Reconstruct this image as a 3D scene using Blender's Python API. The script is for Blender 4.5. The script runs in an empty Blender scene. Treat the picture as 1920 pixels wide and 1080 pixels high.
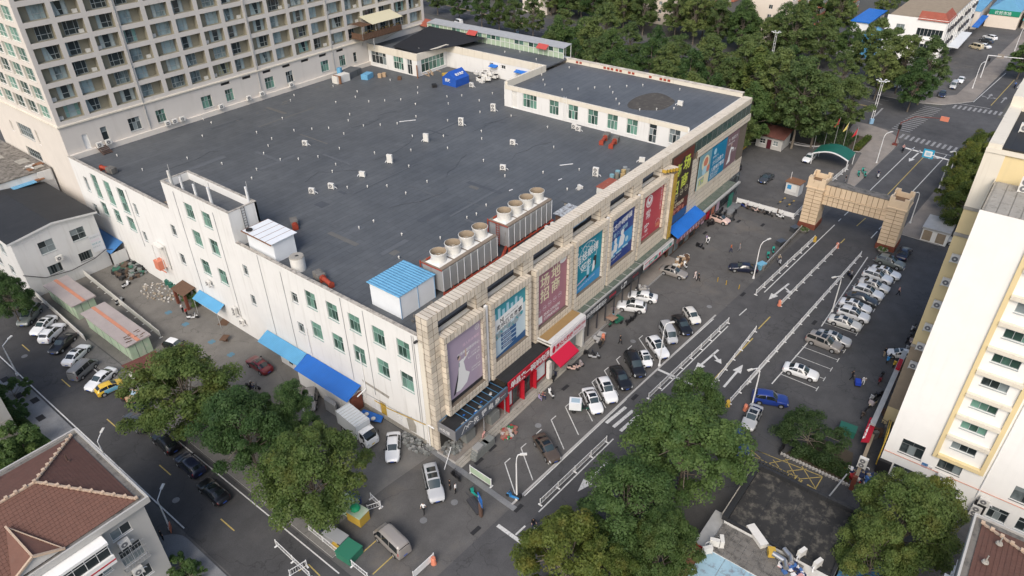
import bpy, math, random
from mathutils import Vector, Matrix
R = math.radians; cos, sin, pi = math.cos, math.sin, math.pi
BM, BO = bpy.data.materials, bpy.data.objects
rnd = random.Random(7); rr = rnd.random
sc = bpy.context.scene
C = sc.collection

CAM_H = 65.0
F_PX, PITCH, ROLL, YAW = 1320.66, 0.589798564, 0.015403338, 0.671661224
_F = Vector((cos(YAW), sin(YAW), 0)); _R = Vector((sin(YAW), -cos(YAW), 0)); _Z = Vector((0, 0, 1))
_fw = _F*cos(PITCH) - _Z*sin(PITCH)
_up = _Z*cos(PITCH) + _F*sin(PITCH)
_r = _R*cos(ROLL) - _up*sin(ROLL)
_u = _R*sin(ROLL) + _up*cos(ROLL)
cam_d = bpy.data.cameras.new('camera')
cam_d.sensor_width = 36.0
cam_d.lens = 36.0*F_PX/1920.0
cam_d.clip_start = 0.5
cam_d.clip_end = 4000
cam = bpy.data.objects.new('camera', cam_d); C.objects.link(cam)
M3 = Matrix((_r, _u, -_fw)).transposed()
cam.matrix_world = Matrix.Translation((0, 0, CAM_H)) @ M3.to_4x4()
sc.camera = cam

def at(px, py, z=0.0):
    """ground position (at height z) of a spot measured on the 1920x1080 photograph"""
    d = _fw + _r*((px-960)/F_PX) - _u*((py-540)/F_PX)
    t = (z-CAM_H)/d.z
    return Vector((d.x*t, d.y*t, z))

SUN_EL, SUN_AZ = R(43), R(202)      # direction towards the sun, measured from +x
w = bpy.data.worlds.new('World'); sc.world = w; w.use_nodes = True
nt = w.node_tree
sky = nt.nodes.new('ShaderNodeTexSky'); sky.sky_type = 'NISHITA'; sky.sun_disc = False
sky.sun_elevation = SUN_EL; sky.sun_rotation = pi/2 - SUN_AZ
sky.air_density = 1.0; sky.dust_density = 3.5; sky.ozone_density = 1.0
bg = nt.nodes['Background']; bg.inputs[1].default_value = 0.12
nt.links.new(sky.outputs[0], bg.inputs[0])
sd = bpy.data.lights.new('sun', 'SUN'); sd.energy = 1.2; sd.angle = R(30); sd.color = (1.0, 0.955, 0.89)
sun = bpy.data.objects.new('sun', sd); C.objects.link(sun)
sun.location = (0, 0, 120)
sdir = Vector((cos(SUN_EL)*cos(SUN_AZ), cos(SUN_EL)*sin(SUN_AZ), sin(SUN_EL)))
sun.rotation_euler = sdir.to_track_quat('Z', 'Y').to_euler()
sc.view_settings.view_transform = 'Standard'; sc.view_settings.look = 'None'
sc.view_settings.exposure = 0.68; sc.view_settings.gamma = 1.0
sc.view_settings.use_curve_mapping = False
sc.render.engine = 'CYCLES'
sc.cycles.max_bounces = 5; sc.cycles.diffuse_bounces = 3; sc.cycles.glossy_bounces = 2
sc.cycles.transmission_bounces = 3; sc.cycles.transparent_max_bounces = 6
sc.cycles.caustics_reflective = False; sc.cycles.caustics_refractive = False

def _new(name):
    m = bpy.data.materials.new(name); m.use_nodes = True
    n = m.node_tree.nodes; l = m.node_tree.links
    return m, n, l, n['Principled BSDF']
def _coords(n, space):
    if space == 'world':
        g = n.new('ShaderNodeNewGeometry'); return g.outputs['Position']
    g = n.new('ShaderNodeTexCoord'); return g.outputs['Object']
def _noise(n, l, co, scale, detail=4, rough=.6, stretch=None):
    t = n.new('ShaderNodeTexNoise'); t.inputs['Scale'].default_value = scale
    t.inputs['Detail'].default_value = detail; t.inputs['Roughness'].default_value = rough
    if stretch:
        mp = n.new('ShaderNodeMapping'); mp.inputs['Scale'].default_value = stretch
        l.new(co, mp.inputs['Vector']); co = mp.outputs['Vector']
    l.new(co, t.inputs['Vector']); return t.outputs['Fac']
def _ramp(n, l, fac, a, b, ca=(0, 0, 0, 1), cb=(1, 1, 1, 1)):
    r = n.new('ShaderNodeValToRGB'); r.color_ramp.elements[0].position = a; r.color_ramp.elements[1].position = b
    r.color_ramp.elements[0].color = ca; r.color_ramp.elements[1].color = cb
    l.new(fac, r.inputs['Fac']); return r.outputs['Color']
def _mix(n, l, fac, a, b, mode='MIX'):
    m = n.new('ShaderNodeMix'); m.data_type = 'RGBA'; m.blend_type = mode
    for s, v in ((m.inputs[0], fac), (m.inputs[6], a), (m.inputs[7], b)):
        if hasattr(v, 'is_output') or hasattr(v, 'links'): l.new(v, s)
        elif isinstance(v, (int, float)): s.default_value = v
        else: s.default_value = tuple(v) + (() if len(v) == 4 else (1,))
    return m.outputs[2]
def _bump(n, l, b, fac, strength, dist=.02):
    bp = n.new('ShaderNodeBump'); bp.inputs['Strength'].default_value = strength; bp.inputs['Distance'].default_value = dist
    l.new(fac, bp.inputs['Height']); l.new(bp.outputs['Normal'], b.inputs['Normal'])

def mat(name, col, rough=.7, var=.25, scale=.6, metal=0, spec=.3, space='world', rand=0.0, stain=None, stain_amt=.0, bump=0.0, coat=0.0):
    """plain surface: base colour, two scales of noise, optional stains, optional per-object variation"""
    m, n, l, b = _new(name)
    b.inputs['Roughness'].default_value = rough; b.inputs['Metallic'].default_value = metal
    b.inputs['Specular IOR Level'].default_value = spec; b.inputs['Coat Weight'].default_value = coat
    c = None
    if var > 0:
        co = _coords(n, space)
        f1 = _noise(n, l, co, scale, 5, .65)
        k0, k1 = 1-var, 1+var
        c = _mix(n, l, f1, [x*k0 for x in col], [min(1, x*k1) for x in col])
        if stain:
            f2 = _noise(n, l, co, scale*1.7, 6, .7, (1, 1, .35))
            s = _ramp(n, l, f2, .62-.25*stain_amt, .80-.2*stain_amt)
            c = _mix(n, l, s, c, stain)
        if bump: _bump(n, l, b, _noise(n, l, co, scale*9, 3), bump)
    if rand > 0:
        oi = n.new('ShaderNodeObjectInfo')
        r = _ramp(n, l, oi.outputs['Random'], 0, 1, (1-rand,)*3+(1,), (1+rand*.6,)*3+(1,))
        c = _mix(n, l, 1.0, c if c is not None else col, r, 'MULTIPLY')
    if c is None: b.inputs['Base Color'].default_value = tuple(col)+(1,)
    else: l.new(c, b.inputs['Base Color'])
    return m

def mat_asphalt(name, col, stain=(.035, .033, .032), warm=(.10, .085, .065), crack=True, patch=.5):
    m, n, l, b = _new(name); co = _coords(n, 'world')
    b.inputs['Roughness'].default_value = .85; b.inputs['Specular IOR Level'].default_value = .25
    big = _noise(n, l, co, .06, 4, .55); mid = _noise(n, l, co, .45, 5, .65); fine = _noise(n, l, co, 7, 3, .7)
    c = _mix(n, l, _ramp(n, l, big, .35, .68), [x*.82 for x in col], [x*1.22 for x in col])
    c = _mix(n, l, 1.0, c, _ramp(n, l, mid, .30, .72, (.84,)*3+(1,), (1.14,)*3+(1,)), 'MULTIPLY')
    c = _mix(n, l, 1.0, c, _ramp(n, l, fine, .25, .75, (.82,)*3+(1,), (1.15,)*3+(1,)), 'MULTIPLY')
    st = _noise(n, l, co, .33, 6, .75)
    c = _mix(n, l, _ramp(n, l, st, .62, .78), c, stain)
    wm = _noise(n, l, co, .12, 5, .7)
    f = n.new('ShaderNodeMath'); f.operation = 'MULTIPLY'; f.inputs[1].default_value = patch
    rr = n.new('ShaderNodeSeparateColor'); l.new(_ramp(n, l, wm, .55, .75), rr.inputs[0]); l.new(rr.outputs[0], f.inputs[0])
    c = _mix(n, l, f.outputs[0], c, warm)
    if crack:
        vo = n.new('ShaderNodeTexVoronoi'); vo.feature = 'DISTANCE_TO_EDGE'; vo.inputs['Scale'].default_value = .11
        dist = n.new('ShaderNodeVectorMath'); dist.operation = 'ADD'
        nz = n.new('ShaderNodeTexNoise'); nz.inputs['Scale'].default_value = .5; nz.inputs['Detail'].default_value = 4
        l.new(co, nz.inputs['Vector'])
        sc_ = n.new('ShaderNodeVectorMath'); sc_.operation = 'SCALE'; sc_.inputs['Scale'].default_value = 3.0
        l.new(nz.outputs['Color'], sc_.inputs[0]); l.new(co, dist.inputs[0]); l.new(sc_.outputs[0], dist.inputs[1])
        l.new(dist.outputs[0], vo.inputs['Vector'])
        c = _mix(n, l, _ramp(n, l, vo.outputs['Distance'], .0, .008, (.5,)*3+(1,), (0, 0, 0, 1)), c, [x*.4 for x in col])
    l.new(c, b.inputs['Base Color'])
    _bump(n, l, b, fine, .25, .01)
    return m

def mat_bitumen(name, col, lx=9.0, ly=1.0, dust=(.16, .15, .135), ang=0.0):
    """roofing felt laid in long strips: dark lap lines, dust and patches"""
    m, n, l, b = _new(name); co = _coords(n, 'world')
    b.inputs['Roughness'].default_value = .62; b.inputs['Specular IOR Level'].default_value = .35
    br = n.new('ShaderNodeTexBrick'); br.inputs['Scale'].default_value = 1.0
    br.inputs['Brick Width'].default_value = lx; br.inputs['Row Height'].default_value = ly
    br.inputs['Mortar Size'].default_value = .045; br.inputs['Mortar Smooth'].default_value = .4; br.offset = .37
    br.inputs['Color1'].default_value = tuple(x*.95 for x in col)+(1,); br.inputs['Color2'].default_value = tuple(x*1.05 for x in col)+(1,)
    br.inputs['Mortar'].default_value = tuple(x*.72 for x in col)+(1,)
    mp = n.new('ShaderNodeMapping'); mp.inputs['Rotation'].default_value = (0, 0, ang)
    nz = n.new('ShaderNodeTexNoise'); nz.inputs['Scale'].default_value = .12; l.new(co, nz.inputs['Vector'])
    s_ = n.new('ShaderNodeVectorMath'); s_.operation = 'SCALE'; s_.inputs['Scale'].default_value = .5; l.new(nz.outputs['Color'], s_.inputs[0])
    a_ = n.new('ShaderNodeVectorMath'); a_.operation = 'ADD'; l.new(co, a_.inputs[0]); l.new(s_.outputs[0], a_.inputs[1])
    l.new(a_.outputs[0], mp.inputs['Vector']); l.new(mp.outputs[0], br.inputs['Vector'])
    big = _noise(n, l, co, .09, 5, .6); mid = _noise(n, l, co, .7, 5, .7)
    c = _mix(n, l, 1.0, br.outputs['Color'], _ramp(n, l, big, .3, .7, (.82, .83, .85, 1), (1.18, 1.16, 1.13, 1)), 'MULTIPLY')
    c = _mix(n, l, 1.0, c, _ramp(n, l, mid, .3, .72, (.86,)*3+(1,), (1.12,)*3+(1,)), 'MULTIPLY')
    f = _noise(n, l, co, .28, 7, .75)
    c = _mix(n, l, _ramp(n, l, f, .64, .92), c, dust)
    l.new(c, b.inputs['Base Color'])
    return m

def mat_wall(name, col, streak=(.30, .27, .22), amt=.5, peel=(.33, .31, .28), peel_amt=.3, scale=1.0):
    """painted render: vertical run marks, blotches, flaked patches"""
    m, n, l, b = _new(name); co = _coords(n, 'world')
    b.inputs['Roughness'].default_value = .85; b.inputs['Specular IOR Level'].default_value = .2
    blot = _noise(n, l, co, .35*scale, 5, .65)
    c = _mix(n, l, blot, [x*.9 for x in col], [min(.9, x*1.07) for x in col])
    st = _noise(n, l, co, 1.6*scale, 4, .6, (1, 1, .08))
    f = n.new('ShaderNodeMath'); f.operation = 'MULTIPLY'; f.inputs[1].default_value = amt
    s1 = n.new('ShaderNodeSeparateColor'); l.new(_ramp(n, l, st, .55, .8), s1.inputs[0]); l.new(s1.outputs[0], f.inputs[0])
    c = _mix(n, l, f.outputs[0], c, streak)
    pe = _noise(n, l, co, .55*scale, 8, .8)
    g = n.new('ShaderNodeMath'); g.operation = 'MULTIPLY'; g.inputs[1].default_value = peel_amt*2
    s2 = n.new('ShaderNodeSeparateColor'); l.new(_ramp(n, l, pe, .68, .72), s2.inputs[0]); l.new(s2.outputs[0], g.inputs[0])
    c = _mix(n, l, g.outputs[0], c, peel)
    l.new(c, b.inputs['Base Color'])
    return m

def mat_leaf(name, dark, light, yellow=None, yamt=0.0):
    m, n, l, b = _new(name)
    b.inputs['Roughness'].default_value = .55; b.inputs['Specular IOR Level'].default_value = .25
    co = _coords(n, 'object')
    f = _noise(n, l, co, .55, 4, .7)
    c = _mix(n, l, _ramp(n, l, f, .32, .68), dark, light)
    if yellow:
        f2 = _noise(n, l, co, .33, 3, .6)
        s = n.new('ShaderNodeSeparateColor'); l.new(_ramp(n, l, f2, .5, .72), s.inputs[0])
        g = n.new('ShaderNodeMath'); g.operation = 'MULTIPLY'; g.inputs[1].default_value = yamt; l.new(s.outputs[0], g.inputs[0])
        c = _mix(n, l, g.outputs[0], c, yellow)
    oi = n.new('ShaderNodeObjectInfo')
    c = _mix(n, l, 1.0, c, _ramp(n, l, oi.outputs['Random'], 0, 1, (.75, .82, .8, 1), (1.3, 1.2, 1.1, 1)), 'MULTIPLY')
    l.new(c, b.inputs['Base Color'])
    tr = n.new('ShaderNodeBsdfTranslucent'); l.new(c, tr.inputs['Color'])
    ms = n.new('ShaderNodeMixShader'); ms.inputs[0].default_value = .45
    l.new(b.outputs[0], ms.inputs[1]); l.new(tr.outputs[0], ms.inputs[2])
    l.new(ms.outputs[0], n['Material Output'].inputs['Surface'])
    return m

def mat_glass(name, a, bcol, rough=.08, lo=.45, hi=.75):
    """window glass: dark room behind, some with a drawn blind (per-object)"""
    m, n, l, b = _new(name)
    b.inputs['Roughness'].default_value = rough; b.inputs['Specular IOR Level'].default_value = .6
    oi = n.new('ShaderNodeObjectInfo')
    co = _coords(n, 'world')
    f = _noise(n, l, co, .9, 3, .6, (1, 1, .6))
    ad = n.new('ShaderNodeMath'); ad.operation = 'ADD'; l.new(oi.outputs['Random'], ad.inputs[0])
    mu = n.new('ShaderNodeMath'); mu.operation = 'MULTIPLY'; mu.inputs[1].default_value = .5; l.new(f, mu.inputs[0]); l.new(mu.outputs[0], ad.inputs[1])
    c = _mix(n, l, _ramp(n, l, ad.outputs[0], lo+.2, hi+.35), a, bcol)
    l.new(c, b.inputs['Base Color'])
    return m

def mat_corrugated(name, col, period=.25, axis=0, var=.2, rough=.45, stain=None, ang=0.0, space='world'):
    m, n, l, b = _new(name); co = _coords(n, space)
    b.inputs['Roughness'].default_value = rough; b.inputs['Specular IOR Level'].default_value = .4
    mp = n.new('ShaderNodeMapping'); mp.inputs['Rotation'].default_value = (0, 0, ang); l.new(co, mp.inputs['Vector'])
    wv = n.new('ShaderNodeTexWave'); wv.bands_direction = ('X', 'Y', 'Z')[axis]
    wv.inputs['Scale'].default_value = .314/period; l.new(mp.outputs[0], wv.inputs['Vector'])
    f = _noise(n, l, co, .5, 5, .65)
    c = _mix(n, l, f, [x*(1-var) for x in col], [min(1, x*(1+var)) for x in col])
    if stain:
        c = _mix(n, l, _ramp(n, l, _noise(n, l, co, .8, 7, .75), .6, .72), c, stain)
    l.new(c, b.inputs['Base Color'])
    _bump(n, l, b, wv.outputs['Fac'], .6, period*.25)
    return m

def plain(name, col, rough=.5, metal=0, spec=.4, coat=0, rand=0):
    return mat(name, col, rough, 0, 1, metal, spec, 'object', rand, coat=coat)

M = {}
M['asphalt'] = mat_asphalt('asphalt', (.082, .082, .084), patch=.15)
M['asphalt_lot'] = mat_asphalt('asphalt_lot', (.108, .105, .102), warm=(.17, .145, .115), patch=.5)
M['asphalt_dark'] = mat_asphalt('asphalt_dark', (.074, .075, .078), patch=.1)
M['asphalt_side'] = mat_asphalt('asphalt_side', (.064, .064, .065), patch=.12)
M['yard'] = mat_asphalt('yard_concrete', (.165, .156, .140), stain=(.10, .092, .085), warm=(.22, .20, .165), patch=.5)
M['yard2'] = mat_asphalt('worn_concrete', (.165, .160, .150), stain=(.10, .095, .09), warm=(.22, .20, .17), patch=.5)
M['walk'] = mat_asphalt('paving_grey', (.20, .205, .21), stain=(.13, .13, .13), warm=(.24, .23, .21), patch=.3, crack=False)
M['walk_beige'] = mat_asphalt('paving_beige', (.24, .215, .19), stain=(.17, .155, .14), warm=(.30, .24, .19), patch=.5, crack=False)
M['soil'] = mat('soil', (.075, .062, .045), .95, .35, 1.2)
M['ground'] = mat('ground_far', (.10, .10, .09), .95, .3, .05)
M['grass'] = mat('grass', (.045, .085, .022), .9, .5, 1.5)
M['bitumen'] = mat_bitumen('bitumen_roof', (.094, .102, .110))
M['bitumen2'] = mat_bitumen('bitumen_annex', (.100, .108, .117), 11, 1.1)
M['bitumen_black'] = mat_bitumen('bitumen_black', (.028, .029, .031), 5, 1.0, dust=(.10, .095, .085))
M['wall_white'] = mat_wall('white_render', (.72, .712, .685), amt=.30, peel_amt=.35)
M['wall_white2'] = mat_wall('white_render_clean', (.82, .81, .775), amt=.08, peel_amt=.06)
M['wall_old'] = mat_wall('old_render', (.60, .60, .585), amt=.35, peel_amt=.5)
M['wall_cream'] = mat_wall('cream_render', (.66, .61, .545), amt=.15, peel_amt=.08)
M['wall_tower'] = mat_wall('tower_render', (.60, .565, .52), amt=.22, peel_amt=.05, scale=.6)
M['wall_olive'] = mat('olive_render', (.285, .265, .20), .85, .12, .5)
M['wall_yellow'] = mat_wall('yellow_render', (.70, .57, .32), amt=.12, peel_amt=.08)
M['wall_pale'] = mat_wall('pale_render', (.68, .63, .53), amt=.45, streak=(.42, .36, .27), peel_amt=.35)
M['wall_grey'] = mat_wall('grey_render', (.44, .43, .405), amt=.25, peel_amt=.15)
M['wall_peach'] = mat_wall('peach_render', (.70, .62, .53), amt=.1, peel_amt=.05)
M['concrete'] = mat('concrete', (.33, .31, .27), .9, .3, .9, stain=(.16, .15, .13), stain_amt=.3)
M['concrete_dark'] = mat('concrete_dark', (.17, .16, .145), .9, .35, .8, stain=(.05, .05, .048), stain_amt=.5)
M['parapet'] = mat('parapet_cap', (.42, .39, .34), .9, .3, 1.3, stain=(.14, .13, .12), stain_amt=.6)
M['tile'] = mat('facade_tile', (.60, .535, .44), .55, .18, .8, rand=.2, stain=(.34, .26, .17), stain_amt=.25)
M['grout'] = mat('grout', (.16, .13, .10), .9, .2, 2)
M['gate_tile'] = mat('gate_panel', (.64, .50, .345), .7, .10, 1.0, rand=.08, stain=(.42, .30, .18), stain_amt=.2)
M['gate_grout'] = mat('gate_joint', (.20, .13, .08), .9, .2, 2)
M['brick_red'] = mat('red_plinth', (.17, .055, .035), .85, .3, 2)
M['tile_yellow'] = mat('yellow_tile', (.50, .33, .055), .5, .15, 1, rand=.1)
M['pebble'] = plain('pebble', (.3, .28, .25), .9)
M['glass_dark'] = mat_glass('dark_glass', (.022, .030, .032), (.20, .235, .24), lo=.55, hi=.95)
M['glass_green'] = mat_glass('green_glass', (.030, .062, .050), (.15, .29, .23), lo=.25, hi=.7)
M['glass_tower'] = mat_glass('tower_glass', (.030, .042, .046), (.32, .42, .44), lo=.55, hi=1.0)
M['glass_canopy'] = mat('canopy_glass', (.095, .125, .105), .25, .3, .8, spec=.5, stain=(.20, .20, .17), stain_amt=.35)
M['glass_bottle'] = mat('curtain_wall_glass', (.022, .062, .054), .12, .35, .5, spec=.6)
M['frame_green'] = plain('window_frame_green', (.25, .36, .33), .5)
M['frame_grey'] = plain('window_frame_grey', (.36, .40, .40), .5)
M['frame_white'] = plain('window_frame_white', (.72, .72, .70), .5)
M['frame_dark'] = plain('window_frame_dark', (.12, .13, .13), .5)
M['iron'] = plain('rusty_iron', (.10, .06, .045), .8)
M['white_metal'] = plain('white_paint', (.74, .74, .73), .45)
M['white_dirty'] = mat('white_plastic', (.66, .645, .60), .5, .15, 2.2, space='object')
M['grey_metal'] = plain('grey_metal', (.38, .39, .40), .45, .3)
M['galv'] = mat('galvanised', (.42, .42, .41), .5, .25, 1.2, .2, space='object')
M['dark_metal'] = plain('dark_metal', (.05, .05, .055), .5)
M['black'] = plain('black', (.015, .015, .016), .6)
M['rust_red'] = mat('rust_red', (.33, .055, .030), .7, .3, 1.5, stain=(.16, .05, .03), stain_amt=.4, space='object')
M['rust'] = mat('rust', (.22, .11, .06), .9, .35, 2, space='object')
M['red_roof'] = mat('red_roof', (.30, .085, .055), .8, .25, .7, stain=(.36, .24, .18), stain_amt=.2)
M['blue_sheet'] = mat_corrugated('blue_sheet', (.10, .33, .55), .25, 1, stain=None, rough=.5)
M['blue_sheet_x'] = mat_corrugated('blue_sheet_x', (.14, .36, .55), .45, 0, rough=.5)
M['blue_deep'] = mat_corrugated('blue_deep_sheet', (.015, .125, .46), .2, 1, rough=.42)
M['blue_deep_x'] = mat_corrugated('blue_deep_sheet_x', (.015, .15, .55), .3, 0, rough=.42)
M['white_sheet'] = mat('white_sandwich_panel', (.72, .745, .76), .5, .08, .6)
M['brown_sheet'] = mat('brown_sheet', (.30, .195, .085), .7, .15, 1)
M['green_box'] = mat('green_box', (.36, .46, .33), .7, .2, .8, stain=(.48, .47, .40), stain_amt=.4)
M['pink_roof'] = mat_corrugated('pink_roof', (.36, .315, .30), .3, 1, stain=(.33, .31, .31), rough=.75)
M['orange'] = mat('orange_strip', (.50, .22, .14), .8, .2, 1.5)
M['paint_white'] = mat('road_paint_white', (.60, .60, .58), .8, .15, 2.5, stain=(.18, .18, .18), stain_amt=.45)
M['paint_worn'] = mat('road_paint_worn', (.33, .33, .33), .8, .2, 2.5, stain=(.10, .10, .10), stain_amt=.7)
M['paint_yellow'] = mat('road_paint_yellow', (.46, .35, .115), .8, .2, 2.5, stain=(.16, .14, .09), stain_amt=.5)
M['tile_red'] = mat('roof_tile_red', (.165, .084, .062), .8, .22, 1.6, stain=(.15, .085, .065), stain_amt=.35)
M['tile_red2'] = mat('roof_tile_red_dark', (.135, .068, .052), .8, .25, 1.6, stain=(.12, .07, .055), stain_amt=.4)  # darker tone of the red roof tile
M['ridge'] = mat('ridge_tile', (.50, .38, .28), .85, .2, 2, rand=.1)
M['bark'] = mat('bark', (.17, .145, .115), .9, .35, 3, space='object')
M['kerb'] = mat('kerb_stone', (.42, .41, .395), .85, .2, 1.5)
M['grate'] = plain('drain_grate', (.022, .022, .024), .8)
M['sand'] = mat('sand', (.30, .24, .17), .95, .3, 1)
M['wood'] = mat('wood', (.42, .30, .19), .85, .25, 2)
M['brown'] = mat('brown', (.12, .07, .045), .85, .3, 2)
M['leaf_a'] = mat_leaf('leaf_plane', (.065, .115, .032), (.140, .200, .062), (.17, .15, .035), .45)
M['leaf_b'] = mat_leaf('leaf_green', (.052, .105, .036), (.120, .190, .062))
M['leaf_c'] = mat_leaf('leaf_yellowing', (.080, .125, .028), (.170, .205, .050), (.25, .19, .04), .6)
M['leaf_d'] = mat_leaf('leaf_dark', (.036, .070, .026), (.075, .120, .042))
M['leaf_n'] = mat_leaf('leaf_north', (.100, .155, .055), (.185, .240, .085), (.20, .20, .06), .35)

class MB:
    def __init__(s): s.v = []; s.f = []; s.m = []; s.sm = []
    def add(s, vs, fs, mi=0, smooth=False):
        o = len(s.v); s.v += [tuple(p) for p in vs]
        for f in fs: s.f.append(tuple(i+o for i in f)); s.m.append(mi); s.sm.append(smooth)
        return s
    def quad(s, a, b, c, d, mi=0): return s.add([a, b, c, d], [(0, 1, 2, 3)], mi)
    def tri(s, a, b, c, mi=0): return s.add([a, b, c], [(0, 1, 2)], mi)
    def box(s, x0, x1, y0, y1, z0, z1, mi=0):
        return s.add([(x0, y0, z0), (x1, y0, z0), (x1, y1, z0), (x0, y1, z0), (x0, y0, z1), (x1, y0, z1), (x1, y1, z1), (x0, y1, z1)],
                     [(0, 3, 2, 1), (4, 5, 6, 7), (0, 1, 5, 4), (1, 2, 6, 5), (2, 3, 7, 6), (3, 0, 4, 7)], mi)
    def obox(s, c, lx, ly, lz, ang=0, mi=0, z0=None):
        """box centred at c in plan, standing on z = c.z"""
        ca, sa = cos(ang), sin(ang); x, y, z = c
        P = lambda u, v, h: (x+u*ca-v*sa, y+u*sa+v*ca, z+h)
        a, b = lx/2, ly/2
        return s.add([P(-a, -b, 0), P(a, -b, 0), P(a, b, 0), P(-a, b, 0), P(-a, -b, lz), P(a, -b, lz), P(a, b, lz), P(-a, b, lz)],
                     [(0, 3, 2, 1), (4, 5, 6, 7), (0, 1, 5, 4), (1, 2, 6, 5), (2, 3, 7, 6), (3, 0, 4, 7)], mi)
    def prism(s, pts, z0, z1, mi=0, top=None):
        n = len(pts); a = sum(pts[i][0]*pts[(i+1) % n][1]-pts[(i+1) % n][0]*pts[i][1] for i in range(n))
        if a < 0: pts = pts[::-1]
        zt = z1 if isinstance(z1, (list, tuple)) else [z1]*n
        if a < 0 and isinstance(z1, (list, tuple)): zt = zt[::-1]
        vs = [(p[0], p[1], z0) for p in pts]+[(p[0], p[1], zt[i]) for i, p in enumerate(pts)]
        s.add(vs, [tuple(range(n-1, -1, -1))]+[(i, (i+1) % n, n+(i+1) % n, n+i) for i in range(n)], mi)
        return s.add(vs[n:], [tuple(range(n))], mi if top is None else top)
    def bar(s, p, q, w, h=None, mi=0):
        """square bar from p to q"""
        p, q = Vector(p), Vector(q); d = (q-p); L = d.length
        if L < 1e-6: return s
        d /= L; up = Vector((0, 0, 1)) if abs(d.z) < .95 else Vector((1, 0, 0))
        a = d.cross(up).normalized()*(w/2); b = a.cross(d).normalized()*((h or w)/2)
        vs = [p-a-b, p+a-b, p+a+b, p-a+b, q-a-b, q+a-b, q+a+b, q-a+b]
        return s.add(vs, [(0, 3, 2, 1), (4, 5, 6, 7), (0, 1, 5, 4), (1, 2, 6, 5), (2, 3, 7, 6), (3, 0, 4, 7)], mi)
    def cyl(s, p, q, r0, r1=None, n=10, mi=0, caps=True, smooth=True):
        p, q = Vector(p), Vector(q); d = (q-p).normalized(); r1 = r0 if r1 is None else r1
        up = Vector((0, 0, 1)) if abs(d.z) < .95 else Vector((1, 0, 0))
        a = d.cross(up).normalized(); b = a.cross(d)
        vs = [p+(a*cos(t)+b*sin(t))*r0 for t in [2*pi*i/n for i in range(n)]]
        vs += [q+(a*cos(t)+b*sin(t))*r1 for t in [2*pi*i/n for i in range(n)]]
        s.add(vs, [(i, n+i, n+(i+1) % n, (i+1) % n) for i in range(n)], mi, smooth)
        if caps: s.add(vs[:n], [tuple(range(n))], mi); s.add(vs[n:], [tuple(range(n-1, -1, -1))], mi)
        return s
    def tube(s, pts, r, n=6, mi=0):
        for a, b in zip(pts[:-1], pts[1:]): s.cyl(a, b, r, r, n, mi)
        return s
    def ball(s, c, rx, ry, rz, n=8, k=5, mi=0):
        vs = [(c[0], c[1], c[2]-rz)]
        for j in range(1, k):
            t = pi*j/k
            vs += [(c[0]+rx*sin(t)*cos(2*pi*i/n), c[1]+ry*sin(t)*sin(2*pi*i/n), c[2]-rz*cos(t)) for i in range(n)]
        vs.append((c[0], c[1], c[2]+rz)); e = len(vs)-1
        fs = [(0, 1+(i+1) % n, 1+i) for i in range(n)]
        for j in range(k-2):
            o = 1+j*n; fs += [(o+i, o+(i+1) % n, o+n+(i+1) % n, o+n+i) for i in range(n)]
        o = 1+(k-2)*n; fs += [(o+i, o+(i+1) % n, e) for i in range(n)]
        return s.add(vs, fs, mi, True)
    def mesh(s, name, mats):
        me = bpy.data.meshes.new(name); me.from_pydata(s.v, [], s.f)
        for m in (mats if isinstance(mats, (list, tuple)) else [mats]): me.materials.append(M[m] if isinstance(m, str) else m)
        me.polygons.foreach_set('material_index', s.m); me.polygons.foreach_set('use_smooth', s.sm)
        me.update(); return me

_cum = {}
def tag(o, label=None, cat=None, group=None, kind=None):
    if label: o['label'] = label
    if cat: o['category'] = cat
    if group: o['group'] = group
    if kind: o['kind'] = kind
    return o
def thing(name, label, cat, loc=(0, 0, 0), rot=0, group=None):
    o = bpy.data.objects.new(name, None); C.objects.link(o); o.empty_display_size = .3
    o.location = loc; o.rotation_euler = (0, 0, rot)
    tag(o, label, cat, group); _cum[o.name] = Vector(loc); return o
def put(name, mesh, parent=None, loc=(0, 0, 0), label=None, kind=None, local=False):
    """link a mesh object; static parts are modelled in place, local ones about their thing's base"""
    o = bpy.data.objects.new(name, mesh); C.objects.link(o)
    if parent is not None:
        o.parent = parent
        o.location = Vector(loc) if local else Vector(loc)-_cum[parent.name]
        _cum[o.name] = Vector((0, 0, 0)) if not local else Vector(loc)
    else: o.location = loc
    if label: o['label'] = label
    if kind: o['kind'] = kind
    return o
def part(mb, name, mats, parent, label=None, kind=None, local=False):
    return put(name, mb.mesh(name, mats), parent, (0, 0, 0), label, kind, local)
def lone(mb, name, mats, label, cat, group=None):
    o = put(name, mb.mesh(name, mats)); return tag(o, label, cat, group)
def struct(mb, name, mats, parent=None):
    o = put(name, mb.mesh(name, mats), parent)
    if parent is None: o['kind'] = 'structure'
    return o
_kids = {}
def kids(o):
    return [c for c in bpy.data.objects if c.parent == o]
def dup(root, loc, rot=None, label=None, group=None, scale=None):
    """copy of a thing with copies of its parts and sub-parts (mesh data shared)"""
    if root.name not in _kids: _kids[root.name] = [(c, kids(c)) for c in kids(root)]
    r = root.copy(); C.objects.link(r); r.location = loc
    if rot is not None: r.rotation_euler = (0, 0, rot)
    if scale is not None: r.scale = (scale,)*3 if isinstance(scale, (int, float)) else scale
    if label: r['label'] = label
    if group: r['group'] = group
    for c, gs in _kids[root.name]:
        d = c.copy(); C.objects.link(d); d.parent = r
        for g in gs:
            e = g.copy(); C.objects.link(e); e.parent = d
    return r
_unit = {}
def unit_box(m):
    if m not in _unit:
        b = MB().box(-.5, .5, -.5, .5, -.5, .5); _unit[m] = b.mesh('piece', m)
    return _unit[m]
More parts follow.
